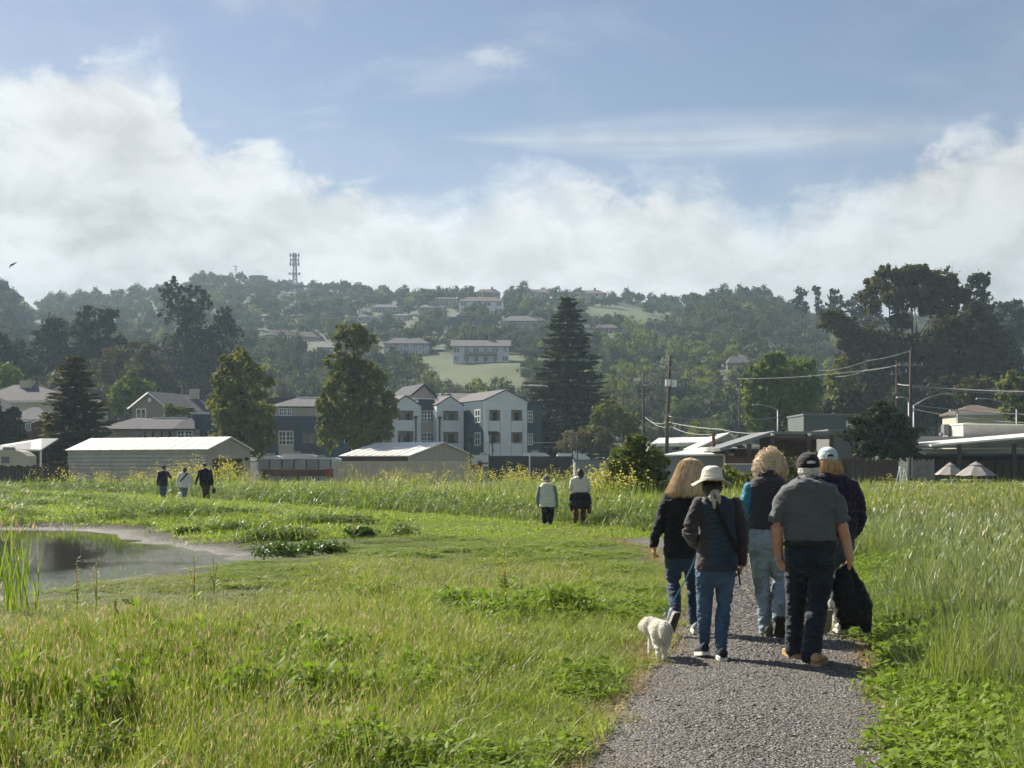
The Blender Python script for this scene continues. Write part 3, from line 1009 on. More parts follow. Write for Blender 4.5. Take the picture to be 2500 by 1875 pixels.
GREYWALL = surf('grey_plaster', (0.25, 0.265, 0.28), 0.8, 0.1, 0.8, stain=0.25, streak=True)
SCREEN = surf('dark_green_screen', (0.048, 0.056, 0.050), 0.85, 0.2, 0.8, 0.3, 10)
BROWN = surf('brown_timber', (0.085, 0.052, 0.038), 0.85, 0.25, 1.5, 0.4, 14)
RUST = surf('rust_brown', (0.13, 0.062, 0.042), 0.8, 0.3, 1.2, stain=0.4)
REDP = surf('red_paint', (0.22, 0.035, 0.028), 0.5, 0.15, 2)
WOOD_OLD = surf('weathered_board', (0.22, 0.21, 0.195), 0.9, 0.25, 2.5, 0.5, 20, stain=0.5, streak=True)
WOOD_DK = surf('dark_board', (0.075, 0.055, 0.045), 0.9, 0.25, 2.5, 0.5, 20)
POLE = surf('pole_wood', (0.060, 0.046, 0.038), 0.9, 0.25, 3, 0.4, 30)
GALV = surf('galvanised', (0.30, 0.31, 0.32), 0.5, 0.08, 3, metal=0.3)
WIRE = surf('wire_rubber', (0.22, 0.22, 0.22), 0.6, 0.05)
PLASTIC_W = surf('white_plastic', (0.78, 0.78, 0.76), 0.4, 0.04, 4)
RED_CANOPY = surf('canopy_grey', (0.27, 0.25, 0.235), 0.85, 0.1, 3, stain=0.2)


class Frame:
    """a building's own axes: origin at photo pixel px and distance Y, turned by rz; lx/lz convert photo pixels on the plane y'=const"""
    def __init__(self, px, Y, rz=0.0, z=None):
        self.o = Vector((PX(px, Y), Y, z if z is not None else ground_z(PX(px, Y), Y)))
        self.c, self.s = math.cos(rz), math.sin(rz)
        self.rz = rz

    def lx(self, px, yl=0.0):
        k = (px - 1250.0) / FPX
        return (k * (self.o.y + yl * self.c) - self.o.x + yl * self.s) / (self.c - k * self.s)

    def lz(self, py, px, yl=0.0):
        Y = self.o.y + self.lx(px, yl) * self.s + yl * self.c
        return PZ(py, Y) - self.o.z

    def root(self, name, label, cat, group=None):
        r = empty(name, self.o, self.rz)
        return tag(r, label, cat, group)


def wall_holes(mb, x0, x1, z0, z1, y0, y1, holes):
    xs_ = sorted({x0, x1, *[h[0] for h in holes], *[h[1] for h in holes]})
    zs_ = sorted({z0, z1, *[h[2] for h in holes], *[h[3] for h in holes]})
    for za, zb in zip(zs_[:-1], zs_[1:]):
        run = None
        for xa, xb in zip(xs_[:-1], xs_[1:]):
            mx, mz = (xa + xb) / 2, (za + zb) / 2
            solid = not any(h[0] < mx < h[1] and h[2] < mz < h[3] for h in holes)
            if solid:
                run = [xa, xb] if run is None else [run[0], xb]
            if (not solid or xb == xs_[-1]) and run:
                mb.box(run[0], run[1], y0, y1, za, zb)
                run = None
    return mb


def window(parent, x0, x1, z0, z1, y, frame=TRIM, nx=2, nz=2, fw=0.09, name='window'):
    """frame with muntins, glass set behind it; y is the wall face"""
    f = MB()
    f.box(x0 - fw, x0, y - 0.06, y + 0.04, z0 - fw, z1 + fw).box(x1, x1 + fw, y - 0.06, y + 0.04, z0 - fw, z1 + fw)
    f.box(x0, x1, y - 0.06, y + 0.04, z1, z1 + fw).box(x0, x1, y - 0.06, y + 0.04, z0 - fw, z0)
    m = fw * 0.45
    for i in range(1, nx):
        x = x0 + (x1 - x0) * i / nx
        f.box(x - m, x + m, y - 0.045, y + 0.03, z0, z1)
    for i in range(1, nz):
        z = z0 + (z1 - z0) * i / nz
        f.box(x0, x1, y - 0.05, y + 0.03, z - m, z + m)
    w_ = f.build(name, frame, parent)
    MB().box(x0, x1, y - 0.012, y + 0.02, z0, z1).build('pane', GLASS, w_)
    return w_


def gable_roof(mb, xa, xb, xm, ze, zr, y0, y1, t=0.18, ov=0.25):
    """roof with ridge along y' : eaves at xa and xb, ridge over xm"""
    sl = (zr - ze) / max(0.1, xm - xa)
    sr = (zr - ze) / max(0.1, xb - xm)
    mb.slab([(xa - ov, y0, ze - ov * sl + t), (xm, y0, zr + t), (xm, y1, zr + t), (xa - ov, y1, ze - ov * sl + t)], t)
    mb.slab([(xm, y0, zr + t), (xb + ov, y0, ze - ov * sr + t), (xb + ov, y1, ze - ov * sr + t), (xm, y1, zr + t)], t)
    return mb


# ---------------------------------------------------------------- apartment block
def apartments():
    f = Frame(1132, 196, math.radians(24))
    root = f.root('apartment_building', 'three-storey apartment block with pale gabled bays and teal recesses', 'building')
    zg = 0.0

    def bay(pxa, pxb, pxm, py_e, py_r, yl, back, op, name='gabled_bay'):
        xa, xb, xm = f.lx(pxa, yl), f.lx(pxb, yl), f.lx(pxm, yl)
        ze, zr = f.lz(py_e, pxm, yl), f.lz(py_r, pxm, yl)
        holes = []
        for (a, b, c, d) in op:
            holes.append((f.lx(a, yl), f.lx(b, yl), f.lz(d, a, yl), f.lz(c, a, yl)))
        mb = MB()
        wall_holes(mb, xa, xb, zg, ze, yl, yl + 0.25, holes)
        mb.prism([(xa, ze), (xb, ze), (xm, zr)], yl, yl + 0.25)
        mb.box(xa, xa + 0.25, yl + 0.25, back, zg, ze).box(xb - 0.25, xb, yl + 0.25, back, zg, ze)
        wl = mb.build(name, STUCCO, root)
        r = gable_roof(MB(), xa, xb, xm, ze, zr, yl - 0.10, back + 3.0, 0.16, 0.12).build('roof', SHINGLE, root)
        for (x0, x1, z0, z1) in holes:
            b = MB()
            b.box(x0 - 0.15, x1 + 0.15, yl + 1.5, yl + 1.6, z0 - 0.2, z1 + 0.2)
            b.box(x0 - 0.15, x0 - 0.001, yl + 0.251, yl + 1.5, z0 - 0.2, z1 + 0.2).box(x1 + 0.001, x1 + 0.15, yl + 0.251, yl + 1.5, z0 - 0.2, z1 + 0.2)
            b.box(x0, x1, yl + 0.251, yl + 1.5, z0 - 0.2, z0 - 0.05).box(x0, x1, yl + 0.251, yl + 1.5, z1 + 0.001, z1 + 0.15)
            bal = b.build('balcony', CREAM, root)
            wdt = x1 - x0
            MB().box(x0 + wdt * 0.08, x0 + wdt * 0.40, yl + 1.44, yl + 1.49, z0 - 0.05, z1 - 0.35).build('door', GLASS, bal)
            MB().box(x0 + wdt * 0.56, x0 + wdt * 0.96, yl + 1.44, yl + 1.49, z0 - 0.05, z1 - 0.30).build('pane', GLASS, bal)
            rl = MB().box(x0, x1, yl + 0.10, yl + 0.15, z0 + 0.02, z0 + 0.09)
            rl.build('rail', DARKTRIM, bal)
        return (xa, xb, xm, ze, zr, holes)

    b1 = bay(957, 1027, 990, 990, 967, -1.6, 2.0, [(971, 1010, 1002, 1025.5), (971, 1010, 1052, 1082)])
    b2 = bay(1066, 1132, 1099, 990, 969, -1.6, 2.0, [(1082, 1120, 1003, 1026), (1082, 1120, 1054, 1082)])
    b3 = bay(1182, 1287, 1235, 979, 953, -7.6, 2.0, [(1194, 1222, 1000.5, 1027), (1248, 1276, 1000.5, 1027), (1194, 1222, 1055, 1083), (1248, 1276, 1055, 1083)])
    # joint lines of the wide bay
    xa, xb, xm, ze, zr, holes = b3
    for px in (1194, 1222, 1248, 1276):
        x = f.lx(px, -7.6)
        MB().box(x - 0.025, x + 0.025, -7.612, -7.59, 0.1, f.lz(1030, px, -7.6)).build('joint_strip', GREYWALL, root)
    # side wall of the wide bay, teal, with two slim windows
    sw = MB().box(xa - 0.06, xa - 0.005, -7.4, 0.0, 0.0, ze - 0.05).build('side_wall', TEAL, root)
    for zc in (f.lz(1016, 1168, -5.5), f.lz(1072, 1168, -5.5)):
        w_ = MB()
        y0, y1 = -6.3, -4.7
        h = 0.80
        x = xa - 0.06
        w_.box(x - 0.06, x + 0.0, y0 - .2, y0, zc - h - .12, zc + h + .12).box(x - 0.06, x, y1, y1 + .2, zc - h - .12, zc + h + .12)
        w_.box(x - 0.06, x, y0, y1, zc + h, zc + h + .12).box(x - 0.06, x, y0, y1, zc - h - .12, zc - h)
        w_.box(x - 0.05, x, (y0 + y1) / 2 - .08, (y0 + y1) / 2 + .08, zc - h, zc + h).box(x - 0.05, x, y0, y1, zc - .05, zc + .05)
        wo = w_.build('window', TRIM, sw)
        MB().box(x - 0.015, x - 0.003, y0, y1, zc - h, zc + h).build('pane', GLASS, wo)
    # recess between the two narrow bays
    x0, x1 = f.lx(1027, 0), f.lx(1066, 0)
    zt = f.lz(999, 1045, 0)
    MB().box(x0, x1, 0, 0.2, 0, zt).build('recess_wall', BEIGE, root)
    MB().slab([(x0, -0.5, zt), (x1, -0.5, zt), (x1, 1.0, f.lz(974, 1045, 0)), (x0, 1.0, f.lz(974, 1045, 0))], 0.2).build('mansard_roof', SHINGLE_D, root)
    MB().box(x0 - .6, x1 + .6, 0.9, 1.2, f.lz(974, 1045, 0), f.lz(971.5, 1045, 0)).build('parapet', TRIM, root)
    for (a, b) in ((1029, 1041), (1044, 1058)):
        for (c, d) in ((1003, 1029), (1058, 1084)):
            window(root, f.lx(a), f.lx(b), f.lz(d, a), f.lz(c, a), -0.01, nx=2, nz=3)
    # downpipes
    for px, pa in ((1016, 1018), (1074, 1019)):
        x = f.lx(px, -1.8)
        g = MB().box(x - 0.09, x + 0.09, -1.78, -1.62, 0, f.lz(pa, px, -1.8)).box(x - 0.24, x + 0.24, -1.84, -1.61, f.lz(pa + 3, px, -1.8), f.lz(pa - 2, px, -1.8))
        g.build('downpipe', DARKTRIM, root)
    # teal end to the right of the wide bay
    yr = -5.6
    xr0, xr1 = f.lx(1287, yr) + 0.02, f.lx(1323, yr)
    MB().box(xr0, xr1, yr, 2.0, 0, f.lz(984, 1300, yr)).build('end_wall', TEAL, root)
    MB().slab([(xr0, yr - .3, f.lz(982, 1300, yr)), (xr1 + .3, yr - .3, f.lz(986, 1320, yr)), (xr1 + .3, 3, f.lz(986, 1320, yr) + .3), (xr0, 3, f.lz(982, 1300, yr) + .3)], 0.2).build('roof', SHINGLE_D, root)
    for c, d in ((1004, 1030), (1060, 1085)):
        window(root, f.lx(1290, yr), f.lx(1299, yr), f.lz(d, 1290, yr), f.lz(c, 1290, yr), yr - .01, nx=2, nz=3)
    # main roof behind bays and the little gabled tower
    xa, xb = f.lx(1090, 2), f.lx(1240, 2)
    MB().box(f.lx(950, 3), f.lx(1320, 3), 2.6, 12, 0, f.lz(985, 1100, 3)).build('back_wall', BEIGE, root)
    MB().slab([(f.lx(1000, 3), 2.2, f.lz(984, 1100, 3)), (f.lx(1235, 3), 2.2, f.lz(984, 1100, 3)), (f.lx(1235, 9), 9.5, f.lz(960, 1150, 9)), (f.lx(1095, 9), 9.5, f.lz(960, 1150, 9))], 0.2).build('main_roof', SHINGLE, root)
    xt0, xt1, xm = f.lx(1005, 5), f.lx(1062, 5), f.lx(1034, 5)
    ze, zr = f.lz(966, 1034, 5), f.lz(941, 1034, 5)
    MB().box(xt0, xt1, 5, 11, f.lz(990, 1034, 5), ze).prism([(xt0, ze), (xt1, ze), (xm, zr)], 5, 5.2).build('tower_wall', BEIGE, root)
    gable_roof(MB(), xt0, xt1, xm, ze, zr, 4.7, 14.0, 0.25, 0.3).build('tower_roof', SHINGLE_D, root)
    sol = MB()
    for i in range(3):
        xx = f.lx(1062 + 14 * i, 8)
        sol.box(xx, xx + 0.75, 8, 9, f.lz(963 - i, 1060, 8), f.lz(961 - i, 1060, 8))
    sol.build('roof_rail', TRIM, root)


apartments()


def apartment_wing():
    f = Frame(800, 188, math.radians(8))
    root = f.root('apartment_wing', 'low teal apartment wing with beige upper storey behind the feathery tree', 'building')
    x0, x1 = f.lx(640), f.lx(950)
    zt = f.lz(1016, 720)
    holes = [(f.lx(a), f.lx(b), f.lz(d, a), f.lz(c, a)) for a, b, c, d in ((642, 661, 1056, 1082), (740, 781, 1058, 1082))]
    wall_holes(MB(), x0, x1, 0, zt, 0, 0.3, holes).build('lower_wall', TEAL, root)
    for (a, b, c, d) in holes:
        bal = MB().box(a - .1, b + .1, 1.3, 1.4, c - .2, d + .2).box(a, b, 0.301, 1.3, c - .15, c - .02).build('balcony', CREAM, root)
        MB().box(a + (b - a) * .08, a + (b - a) * .42, 1.24, 1.29, c, d - .3).build('door', GLASS, bal)
        MB().box(a + (b - a) * .55, a + (b - a) * .92, 1.24, 1.29, c, d - .3).build('pane', GLASS, bal)
        MB().box(a - .2, b + .2, -.05, .02, c - 1.2, c).build('balcony_front', DARKTRIM, root)
    MB().box(f.lx(680), f.lx(717), -0.25, -0.01, 0, f.lz(1050, 700)).build('recess_panel', BEIGE, root)
    MB().slab([(f.lx(678), -0.5, f.lz(1050, 700)), (f.lx(719), -0.5, f.lz(1050, 700)), (f.lx(719), -0.02, f.lz(1020, 700)), (f.lx(680), -0.02, f.lz(1020, 700))], 0.12).build('mansard_roof', SHINGLE_D, root)
    for a, b in ((682, 697), (700, 715)):
        window(root, f.lx(a), f.lx(b), f.lz(1085, a), f.lz(1055, a), -0.26, nx=2, nz=3)
    for a, b in ((842, 856), (900, 914)):
        window(root, f.lx(a), f.lx(b), f.lz(1080, a), f.lz(1056, a), -0.01, nx=2, nz=3)
    # upper storey
    xa, xb = f.lx(659, 1.2), f.lx(940, 1.2)
    MB().box(xa, xb, 1.2, 8, zt - 0.3, f.lz(992, 700, 1.2)).build('upper_wall', BEIGE, root)
    for a, b in ((684, 690), (693, 699), (703, 710)):
        window(root, f.lx(a, 1.2), f.lx(b, 1.2), f.lz(1013, a, 1.2), f.lz(998, a, 1.2), 1.19, nx=2, nz=2)
    MB().slab([(xa - .3, 0.8, f.lz(992, 700, 1.2)), (xb, 0.8, f.lz(992, 700, 1.2)), (xb, 5, f.lz(972, 700, 5)), (f.lx(722, 5), 5, f.lz(972, 700, 5))], 0.2).build('roof', SHINGLE, root)
    MB().box(f.lx(725, 5), f.lx(820, 5), 5.0, 5.3, f.lz(973, 760, 5), f.lz(969, 760, 5)).build('parapet', TRIM, root)
    MB().box(f.lx(640, 8), f.lx(722, 8), 8.2, 12, 0, f.lz(971, 680, 8)).build('dark_block', SHINGLE_D, root)


apartment_wing()


# ---------------------------------------------------------------- houses at the left edge of town
def gabled_house():
    f = Frame(366, 196, math.radians(-20))
    root = f.root('gabled_house', 'tan gabled house with white bargeboards and a round attic vent', 'house')
    xa, xb, xm = f.lx(322), f.lx(408), f.lx(366)
    ze, zr = f.lz(992, 366), f.lz(959, 366)
    MB().box(xa, xb, 0, 9, 0, ze).prism([(xa, ze), (xb, ze), (xm, zr)], 0, 0.2).build('wall', TAUPE, root)
    gable_roof(MB(), xa, xb, xm, ze, zr, -0.4, 9.5, 0.2, 0.4).build('roof', SHINGLE, root)
    b = MB()
    for (p, q) in (((xa - .4, ze - .35), (xm, zr)), ((xm, zr), (xb + .4, ze - .35))):
        b.tube([(p[0], -0.42, p[1]), (q[0], -0.42, q[1])], 0.13, 4)
    b.build('bargeboard', TRIM, root)
    MB().tube([(xm, -0.02, zr - 1.0), (xm, -0.12, zr - 1.0)], 0.3, 14).build('round_vent', TRIM, root)
    window(root, f.lx(335), f.lx(355), f.lz(1020, 345), f.lz(1000, 345), -.01, nx=2, nz=1, fw=.14)
    MB().slab([(f.lx(286, -.5), 1.0, f.lz(995, 300)), (xa, 1.0, ze), (xa, 6, ze + .6), (f.lx(300), 6, ze + .6)], .2).build('porch_roof', SHINGLE, root)


gabled_house()


def hip_house(name, label, px0, px1, py_r, py_e, py_b, Y, wall, roof, ridge=(0.35, 0.65), rz=0.0, chimney=None, windows=(), group=None):
    f = Frame((px0 + px1) / 2, Y, rz)
    root = f.root(name, label, 'house', group)
    pm = (px0 + px1) / 2
    xa, xb = f.lx(px0), f.lx(px1)
    ze, zr = f.lz(py_e, pm), f.lz(py_r, pm)
    zb = min(f.lz(py_b, pm), 0.0)
    D = max(6.0, (xb - xa) * 0.6)
    MB().box(xa + .3, xb - .3, 0.3, D - .3, zb - 1.0, ze).build('wall', wall, root)
    xr0, xr1 = xa + (xb - xa) * ridge[0], xa + (xb - xa) * ridge[1]
    mb = MB()
    A, B, C_, D_ = (xa, 0, ze), (xb, 0, ze), (xb, D, ze), (xa, D, ze)
    R0, R1 = (xr0, D / 2, zr), (xr1, D / 2, zr)
    mb.add([A, B, C_, D_, R0, R1, *[(p[0], p[1], p[2] - .25) for p in (A, B, C_, D_)]],
           [(0, 1, 5, 4), (1, 2, 5), (2, 3, 4, 5), (3, 0, 4), (6, 7, 1, 0), (7, 8, 2, 1), (8, 9, 3, 2), (9, 6, 0, 3), (9, 8, 7, 6)])
    r = mb.build('roof', roof, root)
    MB().box(xa - .03, xb + .03, -.06, -.004, ze - .28, ze - .04).build('gutter', TRIM, root)
    if chimney:
        ca, cb, ct, cbm = chimney
        x0, x1 = f.lx(ca, D * .4), f.lx(cb, D * .4)
        MB().box(x0, x1, D * .4, D * .4 + 1.0, f.lz(cbm, ca, D * .4), f.lz(ct, ca, D * .4)).box(x0 - .08, x1 + .08, D * .4 - .08, D * .4 + 1.08, f.lz(ct, ca, D * .4), f.lz(ct, ca, D * .4) + .15).build('chimney', CREAM, r)
    for (a, b, c, d) in windows:
        window(root, f.lx(a), f.lx(b), f.lz(d, a), f.lz(c, a), 0.29, nx=2, nz=1, fw=.1)
    return root


hip_house('hip_roof_house', 'grey hip-roofed house with a small chimney behind the teal block', 365, 520, 963, 1006, 1040, 200, TAUPE, SHINGLE, (0.52, 0.62), chimney=(462, 483, 952, 975))
hip_house('chimney_house', 'cream house with a tall square chimney at the frame edge', -70, 145, 935, 978, 1040, 185, CREAM, SHINGLE, (0.3, 0.55), chimney=(48, 76, 932, 1000), rz=math.radians(-12))
hip_house('dark_roof_house', 'house with a dark blue-grey roof cut by the frame edge', -80, 38, 968, 1008, 1050, 168, TAUPE, SHINGLE_D, (0.3, 0.5))
hip_house('brown_wall_house', 'brown-walled hip-roofed house below the chimney house', 5, 120, 992, 1024, 1065, 160, BROWN, SHINGLE, (0.45, 0.6), windows=[(62, 72, 1034, 1050)])
hip_house('pale_roof_house', 'pale roofed house half hidden by the shaggy redwood', 70, 240, 938, 985, 1040, 205, CREAM, SHINGLE, (0.35, 0.5))


def mansard_row():
    f = Frame(400, 158)
    root = f.root('single_storey_row', 'low grey mansard-roofed row of units with white framed windows', 'building')
    xa, xb = f.lx(240), f.lx(478)
    ze, zr = f.lz(1047, 380), f.lz(1019, 380)
    MB().box(xa, xb, 0, 6, 0, ze).build('wall', TAUPE, root)
    MB().slab([(xa, -.5, ze), (f.lx(424), -.5, ze), (f.lx(441), 2.5, zr), (f.lx(312), 2.5, zr)], .2).build('roof', SHINGLE, root)
    MB().slab([(f.lx(424.5), -.5, ze), (xb, -.5, ze), (f.lx(462), 2.5, zr), (f.lx(441.5), 2.5, zr)], .2).build('dark_roof', SHINGLE_D, root)
    MB().box(f.lx(360), f.lx(445), 2.4, 2.8, zr - .05, zr + .12).build('ridge_cap', TRIM, root)
    for a, b in ((434, 449), (453, 468)):
        window(root, f.lx(a), f.lx(b), f.lz(1068, a), f.lz(1053, a), -.01, nx=2, nz=2)
    for a, b in ((248, 256), (322, 345), (352, 356), (372, 376), (393, 397), (412, 418)):
        MB().box(f.lx(a), f.lx(b), -.06, .01, f.lz(1070, a), f.lz(1053, a)).build('pane', GLASS, root)
    f2 = Frame(495, 160)
    r2 = f2.root('teal_block', 'plain teal apartment block with one dark balcony beside the olive tree', 'building')
    hole = [(f2.lx(495), f2.lx(518), f2.lz(1070, 500), f2.lz(1058, 500))]
    wall_holes(MB(), f2.lx(470), f2.lx(545), 0, f2.lz(1013, 500), 0, .3, hole).box(f2.lx(470), f2.lx(545), 0.3, 6, f2.lz(1016, 500), f2.lz(1013.5, 500)).build('wall', TEAL, r2)
    x0, x1, z0, z1 = hole[0]
    MB().box(x0 - .1, x1 + .1, 1.0, 1.1, z0 - .2, z1 + .2).build('balcony', DARKROOM, r2)


mansard_row()


# ---------------------------------------------------------------- sheds, containers and things in the storage yard
def ribbed_wall(mb, x0, x1, z0, z1, y, pitch, depth, horizontal=False):
    """corrugated sheet standing on the plane y"""
    vs, fs = [], []
    if horizontal:
        n = max(2, int((z1 - z0) / pitch))
        for i in range(n):
            a, b = z0 + (z1 - z0) * i / n, z0 + (z1 - z0) * (i + 1) / n
            vs += [(x0, y - depth, a), (x1, y - depth, a), (x1, y, b - pitch * .12), (x0, y, b - pitch * .12), (x0, y - depth, b), (x1, y - depth, b)]
            k = i * 6
            fs += [(k, k + 1, k + 2, k + 3), (k + 3, k + 2, k + 5, k + 4)]
    else:
        n = max(2, int(abs(x1 - x0) / pitch))
        prof = []
        for i in range(n):
            a, w_ = x0 + (x1 - x0) * i / n, (x1 - x0) / n
            prof += [(a, y - depth), (a + .35 * w_, y - depth), (a + .5 * w_, y), (a + .85 * w_, y)]
        prof.append((x1, y - depth))
        for (x, yy) in prof:
            vs += [(x, yy, z0), (x, yy, z1)]
        for i in range(len(prof) - 1):
            fs.append((2 * i, 2 * i + 2, 2 * i + 3, 2 * i + 1))
    return mb.add(vs, fs)


def long_shed():
    th = math.radians(-27)
    f = Frame(505, 106, th)
    root = f.root('storage_shed', 'long weathered metal shed with a bright white gable roof', 'shed')
    xL = f.lx(166, 0)
    Wd = 5.3
    ze, zr = f.lz(1097, 505), f.lz(1097, 505) + .92
    mb = MB()
    ribbed_wall(mb, xL, 0, 0, ze, 0, 0.30, 0.07, True)
    mb.build('front_wall', METAL_WALL, root)
    # gable end with the open doorway, in the plane x'=0
    g = MB()
    d0, d1, dz = 0.7, 4.4, ze * 0.80
    for (a, b, c, d) in ((0, d0, 0, ze), (d1, Wd, 0, ze), (d0, d1, dz, ze)):
        g.box(-0.12, 0, a, b, c, d)
    g.add([(0, 0, ze), (0, Wd, ze), (0, Wd / 2, zr), (-.12, 0, ze), (-.12, Wd, ze), (-.12, Wd / 2, zr)], [(0, 1, 2), (5, 4, 3), (0, 2, 5, 3), (1, 4, 5, 2)])
    g.build('gable_wall', BEIGE, root)
    MB().box(xL, 0, Wd - .1, Wd, 0, ze).box(xL, xL + .1, .1, Wd - .1, 0, ze).build('rear_wall', METAL_WALL, root)
    MB().box(-3.2, -3.0, .2, Wd - .2, 0.0, ze).build('inner_partition', DARKROOM, root)
    r = MB()
    ov = .22
    sl = (zr - ze) / (Wd / 2)
    r.slab([(xL - .1, -ov, ze - ov * sl + .1), (.25, -ov, ze - ov * sl + .1), (.25, Wd / 2, zr + .1), (xL - .1, Wd / 2, zr + .1)], .09)
    r.slab([(xL - .1, Wd / 2, zr + .1), (.25, Wd / 2, zr + .1), (.25, Wd + ov, ze - ov * sl + .1), (xL - .1, Wd + ov, ze - ov * sl + .1)], .09)
    ro = r.build('roof', METAL_W, root)
    n = 12
    for i in range(1, n):
        x = xL + (0 - xL) * i / n
        MB().tube([(x, -ov, ze - ov * sl + .115), (x, Wd / 2, zr + .115)], .014, 4).build('roof_seam', METAL_W, ro)
    MB().tube([(.02, Wd - .55, ze * .8), (.18, Wd - .55, ze * .78)], .14, 8).build('wall_lamp', DARKTRIM, root)


long_shed()


def barn():
    th = math.radians(-31)
    f = Frame(996, 136, th)
    root = f.root('metal_barn', 'tan metal barn with a cream roof behind the shipping container', 'barn')
    xL = f.lx(834, 0)
    Wd = 11.8
    ze = f.lz(1113, 996)
    zr = ze + 1.35
    MB().box(xL, 0, 0.0, .15, 0, ze).build('front_wall', BROWN, root)
    g = MB()
    ribs = []
    n = 26
    for i in range(n):
        a, b = Wd * i / n, Wd * (i + .86) / n
        za = ze + (zr - ze) * (1 - abs((a + b) / 2 - Wd / 2) / (Wd / 2))
        g.box(-.1, 0.0 if i % 2 else .03, a, b + Wd * .14 / n, 0, za)
    g.build('gable_wall', BEIGE, root)
    r = MB()
    ov, sl = .25, (zr - ze) / (Wd / 2)
    r.slab([(xL - .2, -ov, ze - ov * sl + .1), (.3, -ov, ze - ov * sl + .1), (.3, Wd / 2, zr + .1), (xL - .2, Wd / 2, zr + .1)], .1)
    r.slab([(xL - .2, Wd / 2, zr + .1), (.3, Wd / 2, zr + .1), (.3, Wd + ov, ze - ov * sl + .1), (xL - .2, Wd + ov, ze - ov * sl + .1)], .1)
    ro = r.build('roof', METAL_W, root)
    for i in range(1, 9):
        x = xL * i / 9
        MB().tube([(x, -ov, ze - ov * sl + .115), (x, Wd / 2, zr + .115)], .035, 4).build('roof_seam', METAL_W, ro)


barn()


def container():
    f = Frame(979, 122)
    root = f.root('shipping_container', 'beige corrugated shipping container behind yellow mustard', 'container')
    xa, xb = f.lx(813), f.lx(1146)
    zt = f.lz(1126, 979)
    ribbed_wall(MB(), xa + .15, xb - .15, .15, zt - .12, .06, .36, .07).build('side_panel', CONTAINER, root)
    MB().box(xa, xa + .15, 0, 2.4, 0, zt).box(xb - .15, xb, 0, 2.4, 0, zt).box(xa + .15, xb - .15, 0, .12, zt - .12, zt).box(xa + .15, xb - .15, 0, .12, 0, .15).build('frame', CONTAINER, root)
    MB().box(xa + .02, xb - .02, .14, 2.38, .05, zt - .03).build('box', CONTAINER, root)


container()


